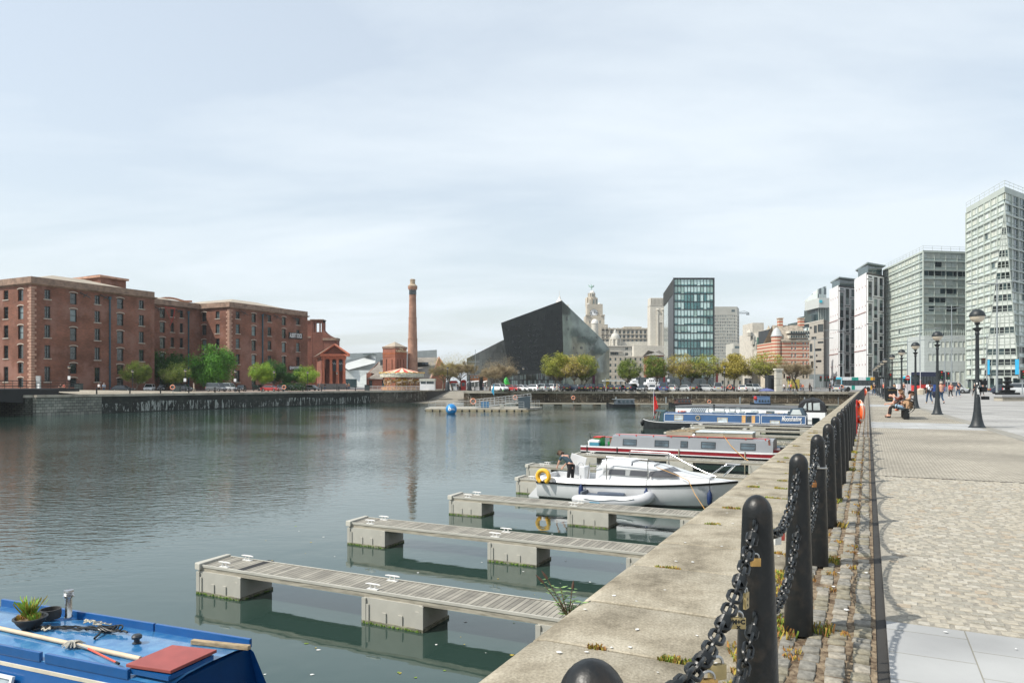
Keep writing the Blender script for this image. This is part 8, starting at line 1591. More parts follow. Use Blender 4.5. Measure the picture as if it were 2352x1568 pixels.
def bodymesh(key,J,ma,fingers=True,bald=False):
    N_ = []; E_ = []; ix = {}
    def n(k,p,r,par=None): ix[k] = len(N_); N_.append((p,r)); (E_.append((ix[par],ix[k])) if par else None)
    V_ = {k: Vector(v) for k,v in J.items()}; n('pel',V_['pel'],.115); n('wst',V_['wst'],.105,'pel'); n('ch',V_['ch'],.125,'wst'); n('nk',V_['nk'],.052,'ch'); up = (V_['hd']-V_['nk']).normalized(); n('jaw',V_['hd']-up*.06+Vector((.012,0,0)),.066,'nk'); n('hd',V_['hd']+up*.02,.088,'jaw'); n('tp',V_['hd']+up*.075,.062,'hd')
    fw = Vector((1,0,0)) if abs(up.x) < .8 else Vector((0,0,-1)); fw = (fw-up*fw.dot(up)).normalized(); n('ns',V_['hd']+fw*.098-up*.01,.014,'hd')
    for s,sg in (('l',1),('r',-1)):
        n('s'+s,V_['s'+s],.062,'ch'); n('e'+s,V_['e'+s],.040,'s'+s); h = V_['h'+s]; d = (h-V_['e'+s]).normalized(); n('w'+s,h,.027,'e'+s); n('p'+s,h+d*.06,.034,'w'+s); n('hp'+s,V_['p'+s],.088,'pel'); n('k'+s,V_['k'+s],.056,'hp'+s); n('a'+s,V_['a'+s],.038,'k'+s); n('t'+s,V_['t'+s],.034,'a'+s)
        if fingers:
            sd = d.cross(Vector((0,1,0))); sd = sd.normalized() if sd.length > .2 else Vector((1,0,0)); cr = d.cross(sd)
            for q in range(4): a = h+d*.095+sd*(q-1.5)*.019; n(f'f{s}{q}',a,.0095,'p'+s); n(f'g{s}{q}',a+d*(.055-.006*abs(q-1.5))+cr*sg*.012,.007,f'f{s}{q}')
            n('th'+s,h+d*.045+sd*.045,.011,'p'+s); n('tt'+s,h+d*.085+sd*.060,.008,'th'+s)
    return skinmesh(N_,E_,'body',ma)
def person(label,J,loc,rz,top,bot,hair=HRB,skin=SKN,shoes='black',sleeves=.75,long=False,sc=1,bare=False,shorts=False,cap=False,key=None,bald=False,group=None,z=0,scarf=0):
    T = thing('person',label,'person',(loc[0],loc[1],z),rz,group); T.scale = (sc,)*3; J = dict(BASE,**J); V_ = {k: Vector(v) for k,v in J.items()}
    k0 = (key,skin.name);
    if key and k0 in PM: put('body',PM[k0],T)
    else:
        me = bodymesh(key,J,skin); put('body',me,T)
        if key: PM[k0] = me
    def ch(nm,nodes,edges,ma,kk):
        kk = (key,nm,kk) if key else None
        if kk and kk in PM: o = put(nm,PM[kk],T); o.material_slots[0].link = 'OBJECT'; o.material_slots[0].material = ma; return
        me = skinmesh(nodes,edges,nm,ma)
        if kk: PM[kk] = me
        put(nm,me,T)
    if not bare:
        nd = [(V_['wst'].lerp(V_['pel'],.9),.130),(V_['wst'],.122),(V_['ch'],.142),(V_['nk'].lerp(V_['ch'],.25),.075)]; ed = [(0,1),(1,2),(2,3)]
        for s in 'lr': b = len(nd); nd += [(V_['s'+s],.076),(V_['s'+s].lerp(V_['e'+s],min(1,sleeves)),.060)]; ed += [(2,b),(b,b+1)]; (nd.append((V_['e'+s].lerp(V_['h'+s],.85),.042)),ed.append((b+1,b+2))) if sleeves > 1 else None
        ch('shirt',nd,ed,CL[top],sleeves)
    nd = [(V_['pel'].lerp(V_['wst'],.5),.128)]; ed = []
    for s in 'lr': b = len(nd); nd += [(V_['p'+s],.104),(V_['k'+s],.072)]; ed += [(0,b),(b,b+1)]; (nd.append((V_['a'+s].lerp(V_['k'+s],.12),.054)),ed.append((b+1,b+2))) if not shorts else None
    ch('trousers',nd,ed,CL[bot],shorts)
    for s in 'lr': ch('shoe',[(V_['a'+s]-Vector((.04,0,.035)),.045),((V_['a'+s]+V_['t'+s])/2-Vector((0,0,.015)),.050),(V_['t'+s],.042)],[(0,1),(1,2)],CL.get(shoes,CL['black']),s)
    up = (V_['hd']-V_['nk']).normalized()
    if not bald:
        bk = Vector((-.025,0,0)); nd = [(V_['hd']+bk+up*.035,.098),(V_['hd']+bk*1.2+up*.085,.070),(V_['hd']+bk*2.2-up*.03,.078)]; ed = [(0,1),(0,2)]
        if long: nd += [(V_['hd']+bk*3.4-up*.16,.07),(V_['hd']+bk*4.5-up*.32,.05)]; ed += [(2,3),(3,4)]
        ch('hair',nd,ed,hair,(hair.name,long))
    if cap: ch('cap',[(V_['hd']+up*.06,.102),(V_['hd']+up*.09,.075),(V_['hd']+up*.05+Vector((.12,0,0)),.03)],[(0,1),(0,2)],CL['black'],1)
    return T
FA = math.atan2(math.cos(.5),-.25)                            # heading of someone walking up the quay
pm_ = P2(2134.7,56.3); T = person('man in white T-shirt and dark jeans walking away with shoulder bag',WALK,pm_,1.45,'white','denim',HRK,SKD,'beige',.7,sc=1.03)
m = MB(); m.tube([(.02,-.14,1.50),(-.13,0,1.3),(-.13,.12,1.08)],.012,5); m.b2(-.20,-.10,.05,.26,.93,1.13); tag(m.build('shoulder_bag',CL['black'],loc=(*pm_,0),rz=1.45),'black shoulder bag slung across the white T-shirt','bag')
m = MB(); m.loft([[(-.12,-.38,.98),(.0,-.38,1.0),(.02,-.24,1.0),(-.12,-.24,.98)],[(-.16,-.42,.75),(.04,-.42,.75),(.04,-.2,.75),(-.16,-.2,.75)],[(-.1,-.36,.5),(-.02,-.36,.48),(-.02,-.28,.48),(-.1,-.28,.5)]]); tag(m.build('jacket',CL['navy'],loc=(*pm_,0),rz=1.45,smooth=True),'navy jacket carried in the hand of the man in white','jacket')
person('shirtless man in blue jeans walking away behind the second lamp post',dict(WALK,kl=BASE['kl']),P2(2161,56.8),1.5,'white','denim',HRG,sc=1.02,bare=True)
person('woman in coral top and black leggings walking away',WALK,P2(2184,79.5),1.45,'pink','black',HRG,shoes='white',sleeves=1.5,sc=.97)
person('man in navy T-shirt walking away beside the woman in coral',WALK,P2(2201,82),1.5,'navy','denim',HRG,shoes='grey',sleeves=.8,sc=1.05)
# bench with three people
Ub,Vb = 37.9,1.45; BN = thing('bench','black metal bench with curved arms where three people sit','bench',(*UV(Ub,Vb),0),RQ+math.pi/2);
for i in range(7): m = MB(); a = -.24+i*.085; m.box((a,0,.45+.01*abs(i-3)),(.06,3.0,.035)); m.build('seat_slat',BLK,BN)
for i in range(4): m = MB(); m.box((-.32-.03*i,0,.55+.11*i),(.03,3.0,.075)); m.build('back_slat',BLK,BN)
for y in (-1.5,0,1.5):
    m = MB(); m.tube([(.30,y,.5)]+[(-.06+.36*math.cos(a),y,.58+.30*math.sin(a)) for a in [0.0,.4,.9,1.4,1.9,2.4,2.9,3.4,3.9,4.4]],.022,6); m.build('arm',BLK,BN)
    m = MB(); m.lathe([(.12,0),(.12,.42)],14,(-.1,y*.9,0)); m.build('leg',BLK,BN,smooth=True)
SR = RQ+math.pi/2
def seat(du,dv=0): return UV(Ub+du,Vb+dv-.08)
person('bald man in grey T-shirt leaning forward on the bench',LEAN,seat(1.05),SR,'grey','beige',sleeves=.6,shorts=True,bald=True)
person('woman with long brown hair, rust jumper and black trousers on the bench',dict(SIT,el=(.16,.24,.85),hl=(.26,.10,1.02)),seat(.1),SR,'brown','black',mat('hair_long',(.17,.09,.045),.7),sleeves=1.5,long=True)
person('man in tan jacket, black cap and pale jeans slumped on the bench, arms folded',RECL,seat(-.75),SR,'tan','lightblue',shoes='orange',sleeves=1.6,cap=True,sc=1.03)
T = thing('paper_bag','brown paper bag on the bench behind the man in the tan jacket','bag',(*seat(-1.2,.3),.5),.4); m = MB(); m.loft([[(-.12,-.09,0),(.12,-.09,0),(.12,.09,0),(-.12,.09,0)],[(-.15,-.08,.3),(.13,-.1,.34),(.15,.1,.3),(-.12,.09,.33)]]); m.build('bag',mat('kraft',(.42,.26,.15),.8),T)
# man on the cruiser
person('man in dark T-shirt bending over the stern of the white cruiser',dict(BEND),UV(uc+1.0,vc+qx(560)),-TH+math.pi-.35,'teal','black',HRB,sleeves=.7,z=WZ+.34,sc=1.0)
person('person in blue top seated under the canopy of the blue narrowboat',SIT,UV(ub+.9,vb+bx(350)),-TH+math.pi/2,'lightblue','teal',sc=.9,z=WZ+.35)
# smaller figures
SMP = [(c7(95),99,1.5,'black','denim','person in black with pale hair walking by the far bollards','W'),(c7(938),94,1.6,'black','black','person in black partly behind the nearest lamp post','W'),(c7(1002),92,1.4,'teal','black','person in dark jacket right of the nearest lamp post','W'),(c7(265),108,1.2,'tan','denim','person in tan jacket behind the litter bin','S'),(c7(345),112,.4,'brown','black','person in brown behind the fourth lamp post','W'),(c7(178),110,.2,'pink','black','person in pink by the row of distant lamps','S'),
 (c2(437),132,0,'beige','beige','person in cream walking along the left quay','W'),(c1(985),131,1.2,'white','black','left one of two people chatting on the left quay','S'),(c1(1035),132,2.2,'lightblue','denim','right one of two people chatting on the left quay','S'),(c3(320),176,.5,'navy','black','person in navy walking before the portico steps','W'),(c3(372),176,2.5,'black','denim','person in black at the foot of the portico','S'),(c3(587),185,.8,'navy','navy','person in dark blue right of the portico','S'),(c3(610),186,2.0,'tan','denim','person in tan right of the portico','W'),(c4(1190),151,0,'beige','beige','woman in pale dress walking along the far quay','W'),(c4(490),158,.2,'grey','black','person in grey beside the far leafless tree','S'),(c4(200),172,1,'black','denim','person in black in the queue at the kiosk','S'),(c4(215),173,2,'white','black','person in white in the queue at the kiosk','S'),(c4(232),172,0,'brown','black','person in brown in the queue at the kiosk','S'),(c4(455),170,1,'navy','denim','person in navy under the white awning','S'),
 (c6(717),142,1.4,'white','black','person in white shirt at the far quay corner','W'),(c6(762),143,2.8,'lightblue','denim','person in pale blue near the leafless tree','W'),(c6(778),146,.6,'pink','black','person in pink near the leafless tree','S'),(c6(900),146,.1,'orange','black','person in orange right of the leafless tree','W'),(c6(968),143,2.,'black','black','person in black by the far crossing','S'),(c6(880),148,1.,'navy','denim','person in navy right of the leafless tree','S'),(c6(1168),141,1.2,'navy','black','person in navy by the far traffic lights','S'),(c6(832),150,.3,'teal','black','person in dark green left of the leafless tree trunk','W')]
for x,Y,rz,t_,b_,lab,ps in SMP: person(lab,WALK if ps == 'W' else {},P2(x,Y),rz,t_,b_,random.choice((HRB,HRK,HRG)),sleeves=1.5,key=ps,sc=random.uniform(.94,1.02),group='distant passers-by')
for x,Y,lab,t_ in ((c1(602),128,'person in black sitting on the raised setts','black'),(c1(640),128,'person in pink sitting on the raised setts','pink')): person(lab,SIT,P2(x,Y),5,t_,'black',key='SIT',z=.3,sleeves=.8)
# ================================================================= street furniture
def lampproto(h,R,base=.27,globe=None):
    T = thing('street_lamp','lamp','street lamp'); m = MB(); s = h/4.33
    m.lathe([(base+.02,0),(base+.02,.02),(base,.03),(base*.82,.10),(base*.62,.3),(base*.46,.6),(base*.36,1.0*s),(base*.32,1.35*s),(.072,1.4*s),(.066,2.4*s),(.058,3.35*s),(.075,3.4*s),(.075,3.46*s),(.055,3.5*s)],18); m.build('post',PST,T,smooth=True)
    m = MB(); m.lathe([(.05,3.45*s),(.06,3.5*s),(.15,3.62*s),(.16,3.64*s),(.05,3.66*s),(.045,3.74*s),(.10,3.80*s),(.10,3.83*s)],16); m.build('collar',PST,T,smooth=True); zc = h-R
    m = MB(); m.ball((0,0,zc),R*.97,20,0,1,-70,0); m.build('globe',GLB2,T,smooth=True); m = MB(); m.lathe([(R*.30,0),(R*.42,R*.5),(R*.35,R*.75)],10,(0,0,zc-R*.75)); m.build('lamp',mat('lamp_amber',(.35,.25,.16),.5),T)
    m = MB(); m.ball((0,0,zc),R,22,0,.98,0,90); m.lathe([(R*1.04,-.02),(R*1.05,.02),(R*.98,.04)],22,(0,0,zc)); m.build('hood',PST,T,smooth=True); return T
PST = mat('lamp_post_paint',(.014,.019,.022),.5,sc=6,var=.3,bump=.001,bsc=30); GLB2 = mat('globe_clear',(.60,.53,.43),.15,spec=.6)
L1 = lampproto(4.33,.255); LS = [(2244.7,26.1),(2153,37.1),(2102.7,46.6),(2071,56.3),(2049,66.6),(2032.4,76.0),(2025.5,86.0),(2019,96),(2014,106),(2010,116),(2007,127)]
for i,(x,Y) in enumerate(LS):
    lab = ['nearest and largest black promenade lamp, its post covered in torn stickers','second nearest black promenade lamp','third nearest promenade lamp, behind the bench','fourth nearest promenade lamp, right of the litter bin','fifth nearest promenade lamp, behind the litter bin'][i] if i < 5 else f'{ORD[i]} promenade lamp counting away from the camera'
    T = move(L1,P2(x,Y),0) if i == 0 else dup(L1,P2(x,Y),0); T['label'] = lab; T['group'] = 'black lamps along the promenade'
random.seed(4)
for k in range(22): z = random.choice((1.05,1.1,1.2,1.3,1.4,1.55,1.65)) + random.uniform(-.08,.08); a = random.uniform(-2.6,-.5); r = .088; m = MB(); w_,h_ = random.uniform(.25,.6),random.uniform(.05,.11); n_ = 4; m.add([((r+.004+random.uniform(0,.001))*math.cos(a+w_*q/n_),(r+.004)*math.sin(a+w_*q/n_),zz_) for zz_ in (z,z+h_*random.uniform(.8,1.2)) for q in range(n_+1)],[(q,q+1,n_+2+q,n_+1+q) for q in range(n_)]); m.build('sticker',mat('sticker_%d' % (k % 3),((.6,.6,.58),(.45,.46,.46),(.7,.7,.68))[k % 3],.7),L1)
m = MB(); m.b2(.08,.3,-.1,.1,1.55,1.72); m.b2(.1,.28,-.12,.1,1.3,1.48); m.b2(.2,.38,-.1,.1,1.02,1.14); m.build('junction_box',BLK,L1)
L2 = lampproto(4.3,.26,.16); m_l = [o for o in kids(L2) if o.name.startswith('hood')][0]
FL = [(c1(688),130,.55,'first lamp from the left on the left quay, with a small sign'),(c1(1320),140,0,'lamp in front of the slate grey saloon'),(c2(352),133,0,'lamp beside the lifebuoy on the left quay'),(c2(850),142,0,'lamp right of the parked vans'),(c2(1235),150,0,'lamp in front of the red car'),(c2(1570),157,0,'lamp before the bright tree left of the portico'),(c3(493),166,0,'lamp in front of the portico columns'),(c4(100),160,0,'tall lamp on a thick base left of the slipway top'),(c4(318),170,0,'lamp on a thick base right of the slipway top'),(c4(570),162,0,'lamp behind the white car farthest left'),(c4(808),153,0,'lamp between the red and the white saloon'),(c4(855),160,0,'slightly taller lamp at the black building glazing'),(c4(1275),160,0,'lamp between the leafy trees'),(c5(640),160,0,'lamp right of the round leafy tree'),(c5(928),152,0,'lamp with notice right of the blue van'),(c5(1487),151,0,'lamp right of the tall silver van'),(c6(118),151,0,'lamp by the densest golden tree')]
for i,(x,Y,z,lab) in enumerate(FL): T = (move if i == 0 else dup)(L2,(*P2(x,Y),z)); T['label'] = lab; T['group'] = 'lamps on the far quays'; T.scale = (1,1,1.25 if 'tall' in lab else 1)
for x,Y,lab in ((c1(688),129.8,'white notice on the first lamp of the left quay'),(c2(348),132.8,'white notice on the lamp beside the lifebuoy'),(c2(847),141.8,'white notice on the lamp right of the vans'),(c5(930),151.8,'white notice on the lamp by the blue van')): m = MB(); m.b2(-.24,.24,-.03,0,2.0+(.4 if Y < 131 else 0),2.6+(.4 if Y < 131 else 0)); m.b2(-.2,.2,-.05,-.03,2.3,2.36); tag(m.build('notice',WHT,loc=(*P2(x,Y),0)),lab,'sign')
m = MB(); m.lathe([(.62,0),(.62,.3),(.5,.4),(.45,1.9),(.3,2.1)],12)
for x,Y,lab in ((c4(100),160,'stone base round the tall lamp left of the slipway'),(c4(318),170,'stone base round the lamp right of the slipway')): tag(put('lamp_base',m.mesh('lamp_base',DKM,True),None,(*P2(x,Y),0)),lab,'plinth')
# small bollards with slack chain on the far quays
fb = MB(); fb.lathe([(.11,0),(.10,.8),(.12,.82),(.11,.98),(.03,1.02)],10); fbm = fb.mesh('far_bollard',BLK,True); fc = MB(); ropeline(fc,(0,0,.8),(1,0,.8),.22,.03,8); fcm = fc.mesh('far_chain',BLK)
BP = [(*UV(70+i*5.4,-105.9-.6+i*.2),0) for i in range(12)]; BQ = [(CA[0]+1.5+(CB[0]-CA[0]-3)*i/22,CA[1]+1.5+(CB[1]-CA[1])*i/22,0) for i in range(23)]
for Ls,nm in ((BP,'left quay'),(BQ,'far quay')):
    for i,p in enumerate(Ls):
        tag(put('far_bollard',fbm,None,p),f'{ORD[i] if i < 20 else ("twenty-first", "twenty-second", "twenty-third")[i-20]} small black bollard from the left along the {nm}','bollard','small bollards on the far quays')
        if i+1 < len(Ls): q = Ls[i+1]; tag(put('far_chain',fcm,None,p,math.atan2(q[1]-p[1],q[0]-p[0]),(math.hypot(q[0]-p[0],q[1]-p[1]),1,1)),f'slack black chain running right from the {ORD[i] if i < 20 else ("twenty-first", "twenty-second")[i-20]} small bollard of the {nm}','chain','slack chains on the far quays')
# tall street lights
def mast(x,Y,ytop,arm,lab,r=.11): T = thing('street_light',lab,'street light',(*P2(x,Y),0),0,'tall grey street lights'); z = gz(ytop,Y); m = MB(); m.tube([(0,0,0),(0,0,3),(0,0,z)],[r*1.6,r*1.3,r*.7],10); m.build('mast',GRM,T,smooth=True); [(lambda m: (m.tube([(0,0,z*.955),(s*arm*.5,0,z*.965+.1*s),(s*arm,0,z*.955+(.5 if s > 0 else 0))],.06,5),m.box((s*arm*1.08,0,z*.955+(.52 if s > 0 else 0)),(arm*.3,.3,.13)),m.build('arm',GRM,T)))(MB()) for s in (-1,1)]
for x,Y,yt,arm,lab in ((c7(1125),108,640,3.6,'tallest grey street light before the tallest tower'),(c7(745),150,700,4.,'grey street light before the wide apartment block'),(c7(480),170,752,4.,'grey street light at the left of the wide apartment block'),(c7(375),200,780,4.,'grey street light left of the apartment block corner'),(c6(1300),190,752,4,'grey street light before the striped towers'),(c6(1018),190,775,4,'grey street light before the beige office'),(c7(1040),160,768,3,'thin grey street light left of the tallest one'),(c7(688),180,775,3,'thin grey street light behind the coach')): mast(x,Y,yt,arm,lab)
def tlight(): T = thing('traffic_light','x','traffic light'); m = MB(); m.tube([(0,0,0),(0,0,3.2)],.06,6); m.build('pole',GRM,T); m = MB(); m.b2(-.22,.22,-.2,.05,2.2,3.3); o = m.build('head',BLK,T); [(lambda m: (m.ball((0,-.2,z),.1,8),m.build('lens',mt,o)))(MB()) for z,mt in ((3.08,mat('lens_red',(.6,.02,.01),.3)),(2.75,mat('lens_amber',(.12,.06,.01),.3)),(2.42,mat('lens_green',(.01,.12,.05),.3)))]; return T
TLP = tlight()
for i,(x,Y,lab) in enumerate(((c7(655),92,'traffic light just right of the second lamp post'),(c7(712),104,'traffic light left of the tall street light, showing red'),(c7(1337),88,'traffic light at the right edge of the picture'),(c7(230),118,'traffic light behind the fifth lamp post'),(c6(745),165,'traffic light left of the leafless tree'),(c6(765),160,'second traffic light left of the leafless tree'),(c6(1075),160,'traffic light below the beige office'),(c6(1120),165,'second traffic light below the beige office'),(c6(1150),158,'third traffic light below the beige office'),(c6(1215),165,'traffic light left of the bus'))): T = (move if i == 0 else dup)(TLP,P2(x,Y)); T['label'] = lab; T['group'] = 'traffic lights at the junction'
T = thing('road_sign','round red no entry sign behind the third lamp post','sign',(*P2(c7(377),118),0)); m = MB(); m.tube([(0,0,0),(0,0,2.6)],.04,5); m.build('pole',GRM,T); m = MB(); m.M = Matrix.Translation((0,-.06,2.6)) @ Matrix.Rotation(math.pi/2,4,'X'); m.lathe([(.4,0),(.4,.03)],18); m.build('disc',RED,T); m = MB(); m.b2(-.28,.28,-.12,-.1,2.54,2.66); m.build('bar',WHT,T)
T = thing('litter_bin','black litter bin with gold lines behind the bench','litter bin',(*P2(c7(238),64.5),0)); m = MB(); m.b2(-.42,.42,-.3,.3,.08,1.1); m.b2(-.36,.36,-.26,.26,0,.08); m.build('body',BLK,T,bevel=.02); m = MB(); m.b2(-.44,.44,-.32,.32,1.1,1.16); m.lathe([(.42,0),(.38,.12),(.1,.2)],16,(0,0,1.16)); m.build('lid',BLK,T,smooth=True); m = MB(); [m.b2(-.43,.43,-.31,-.3,z,z+.02) for z in (.2,1.0)]; m.b2(-.15,.15,-.31,-.3,.85,.95) if 0 else None; m.build('gold_line',mat('gold',(.6,.42,.1),.4),T); m = MB(); m.b2(-.3,.3,-.325,-.305,1.02,1.09); m.build('opening',RUB,T)
T = thing('tiered_planter','black tiered planter tower on wide square tub near the low stone wall','planter',(*P2(c7(1212),71.7),0)); m = MB(); m.b2(-.8,.8,-.7,.7,.08,.72); m.build('tub',BLK,T,bevel=.03); m = MB(); m.lathe([(.62,.72),(.70,.98),(.25,1.0),(.22,1.15),(.5,1.2),(.58,1.42),(.2,1.45),(.18,1.6),(.38,1.65),(.46,1.85),(.14,1.88),(.12,2.0),(.26,2.05),(.34,2.25),(.1,2.28)],18); m.build('tiers',BLK,T,smooth=True,auto=25)
T = thing('stone_wall','low pale stone seat wall at the right edge','wall',(*P2(2330,66),0)); m = MB(); m.b2(-1.1,6,0,1.2,0,.36); m.build('base',COPE2,T); m = MB(); m.b2(-1.2,6,-.08,1.3,.36,.56); m.build('slab',GRANITE,T,bevel=.02)
T = thing('barrier','plain white hoarding behind the fourth lamp post','barrier',(*P2(c7(290),122),0)); m = MB(); m.b2(0,gx(c7(412),122)-gx(c7(290),122),0,.3,0,1.55); m.build('panel',WHT,T)
for x,Y,lab in ((c7(870),120,'round planter by the tower entrance'),(c7(487),105,'pale yellow salt bin by the coach')): T = thing('planter' if 'planter' in lab else 'salt_bin',lab,'planter' if 'planter' in lab else 'bin',(*P2(x,Y),0)); m = MB(); m.lathe([(.5,0),(.62,.7),(.55,.7)],8); m.build('tub',DKM if 'planter' in lab else CRM,T); m = MB(); m.ball((0,0,.7),.5,8,0,.5,0,90); m.build('top',LM['olive'] if 'planter' in lab else CRM,T)
# ================================================================= carousel, kiosk and other things round the slip
Yk = 186; kx = gx(c3(1140),Yk); R0 = (gx(c3(1352),Yk)-gx(c3(928),Yk))/2; CA_ = thing('carousel','fairground carousel with red and cream striped canopy and galloping horses','carousel',(kx,Yk,0)); zk = lambda y: gz(c6y(y),Yk)
n_ = 24
for k in range(n_): a0,a1 = 2*math.pi*k/n_,2*math.pi*(k+1)/n_; m = MB(); m.add([(R0*.98*math.cos(a0),R0*.98*math.sin(a0),zk(1098)),(R0*.98*math.cos(a1),R0*.98*math.sin(a1),zk(1098)),(0,0,zk(1048))],[(0,1,2)]); m.build('canopy_panel',mat('canopy_red',(.50,.05,.05),.7) if k % 2 else mat('canopy_cream',(.68,.60,.42),.7),CA_)
m = MB(); m.lathe([(R0,zk(1142)),(R0*1.02,zk(1140)),(R0*1.02,zk(1112)),(R0,zk(1100))],32); m.build('rounding_board',mat('board_pale',(.50,.50,.42),.6,sc=2.2,var=.3),CA_)
m = MB(); m.tube([(R0*1.05*math.cos(a),R0*1.05*math.sin(a),zk(1102)+.22*abs(math.sin(a*13))) for a in [i*2*math.pi/104 for i in range(105)]],.09,5); m.tube([(R0*.8*math.cos(a),R0*.8*math.sin(a),zk(1178)+.22*abs(math.sin(a*9))) for a in [i*2*math.pi/72 for i in range(73)]],.08,5); m.build('gilt_edging',mat('gilt',(.65,.42,.06),.4),CA_)
m = MB(); m.lathe([(R0*.97,0),(R0*.97,.75),(R0*.9,.8),(.1,.8)],32); m.build('platform',mat('platform_red',(.42,.10,.05),.6,sc=2,var=.5,col2=(.6,.35,.15)),CA_); m = MB(); m.lathe([(1.5,.8),(1.5,zk(1142))],10); m.build('centre_drum',mat('drum',(.45,.12,.05),.5,sc=1.5,var=.5,col2=(.7,.5,.2)),CA_)
hm = MB(); hm.loft([[(x,-w_,z-h_),(x,w_,z-h_),(x,w_,z+h_),(x,-w_,z+h_)] for x,w_,z,h_ in ((-.6,.06,1.15,.08),(-.5,.19,1.12,.2),(0,.2,1.08,.21),(.4,.18,1.15,.22),(.62,.12,1.45,.18),(.75,.09,1.68,.13),(1.0,.06,1.58,.07))]); [hm.tube([(x,y,1.0),(x+dx_,y,.65),(x+dx_*.2,y,.4)],.055,5) for x,dx_ in ((-.42,-.25),(.42,.3)) for y in (-.12,.12)]; hm.tube([(-.6,0,1.2),(-.85,0,.9)],.06,5); HM = hm.mesh('horse',mat('horse_cream',(.62,.50,.35),.5,sc=2,var=.4),True); pl_ = MB(); pl_.tube([(0,0,.1),(0,0,zk(1142)-.85)],.045,6); PLM = pl_.mesh('pole',mat('gilt',(.6,.4,.1)))
for k in range(20): a = 2*math.pi*k/20; r_ = R0*(.82 if k % 2 else .66); o = put('horse',HM,CA_,(r_*math.cos(a),r_*math.sin(a),.85+.25*(k % 3)),a+math.pi/2); put('pole',PLM,CA_,(r_*math.cos(a),r_*math.sin(a),.85))
railing(thing('railing_fence','low white fence round the carousel','fence',(kx,Yk-R0-1,0)),[(-R0-2,0,0),(R0+1.5,-.5,0)],1.0,1.2,3,.04)
T = thing('kiosk','white ticket kiosk right of the carousel','kiosk',(gx(c3(1318),178),178,0)); w_ = gx(c3(1465),178)-gx(c3(1318),178); zk = lambda y: gz(c6y(y),178); m = MB(); [m.b2(a,b,0,2.5,c,e) for a,b,c,e in ((0,w_,0,zk(1208)),(0,.2,zk(1208),zk(1180)),(w_*.4,w_*.45,zk(1208),zk(1180)),(w_-.2,w_,zk(1208),zk(1180)))]; m.build('walls',WHT,T); m = MB(); m.b2(-.1,w_+.1,-.2,2.6,zk(1180),zk(1155)); m.build('fascia',mat('fascia_cream',(.55,.56,.5),.6),T); m = MB(); m.b2(.2,w_-.2,.4,2.4,zk(1208),zk(1180)); m.build('window',GLM,T)
def stall(nm,lab,x0,x1,yt,Y,roofm,wallm,yb=None):
    T = thing(nm,lab,'kiosk',(gx(x0,Y),Y,0)); w_ = gx(x1,Y)-gx(x0,Y); zt = gz(yt,Y); m = MB(); m.b2(.05,w_-.05,0,2.5,0,zt-.5); m.build('walls',wallm,T); m = MB(); m.loft([[(-.1,-.3,zt-.5),(w_+.1,-.3,zt-.5),(w_+.1,2.6,zt-.5),(-.1,2.6,zt-.5)],[(.3,.3,zt),(w_-.3,.3,zt),(w_-.3,2.2,zt),(.3,2.2,zt)]]); m.build('roof',roofm,T); m = MB(); m.b2(w_*.2,w_*.8,-.03,0,1.0,zt-.7); m.build('hatch',GLM,T); return T
stall('food_kiosk','small white food kiosk with red roof at the top of the slip',c4(112),c4(197),c6y(1175),176,RED,WHT); stall('drinks_kiosk','red rounded drinks kiosk next to the bare tree',c4(232),c4(282),c6y(1166),176,RED,RED)
T = thing('wooden_wheelhouse','wooden boat cabin with white mast and awnings beside the slip','boat cabin',(gx(c4(325),176),176,0)); w_ = gx(c4(495),176)-gx(c4(325),176); zk = lambda y: gz(c6y(y),176); m = MB(); m.b2(0,w_*.55,0,3,zk(1185),zk(1128)); m.b2(w_*.75,w_,0,3,zk(1190),zk(1130)); m.build('cabin',mat('varnished_wood',(.28,.11,.04),.5,sc=2,var=.3),T); m = MB(); m.b2(-.2,w_+.2,-.2,3.2,zk(1128),zk(1123)); m.build('roof',SND,T); m = MB(); [m.b2(w_*(.06+i*.16),w_*(.16+i*.16),-.04,0,zk(1148),zk(1132)) for i in range(3)]; m.build('window',GLL,T); m = MB(); m.b2(w_*.55,w_*.75,.3,2.5,0,zk(1125)); m.build('doorway',BLK,T)
m = MB(); m.tube([(w_*.25,1,zk(1125)),(w_*.25,1,zk(1015))],.2,8); m.tube([(w_*.29,1,zk(1015)),(w_*.29,1,zk(862))],.06,6); m.tube([(-.5,1,zk(985)),(w_*.55,1,zk(985))],.07,5); m.build('mast',GRM,T)
for a,b in ((-.15,.52),(.78,1.0)): m = MB(); m.add([(w_*a,-2.5,zk(1195)),(w_*b,-2.5,zk(1182)),(w_*b,0,zk(1172)),(w_*a,0,zk(1180))],[(0,1,2,3),(3,2,1,0)]); m.build('awning',WHT,T)
for k,x in enumerate((-.1,.1,.3,.5,.85,.98)): m = MB(); m.tube([(w_*x,-2.4,0),(w_*x,-2.4,zk(1190))],.05,4); m.build('awning_post',WHT,T)
T = thing('green_inflatable','bright green inflatable pointed hat shape behind the white car','inflatable',(*P2(c4(683),168),0)); zk = lambda y: gz(c6y(y),168); m = MB(); m.lathe([(1.0,0),(1.1,.3),(1.0,zk(1205)),(.75,zk(1200)),(.6,zk(1170)),(.35,zk(1150)),(.08,zk(1138))],14,(0,0,0)); m.build('body',mat('inflatable_green',(.03,.42,.06),.5),T,smooth=True)
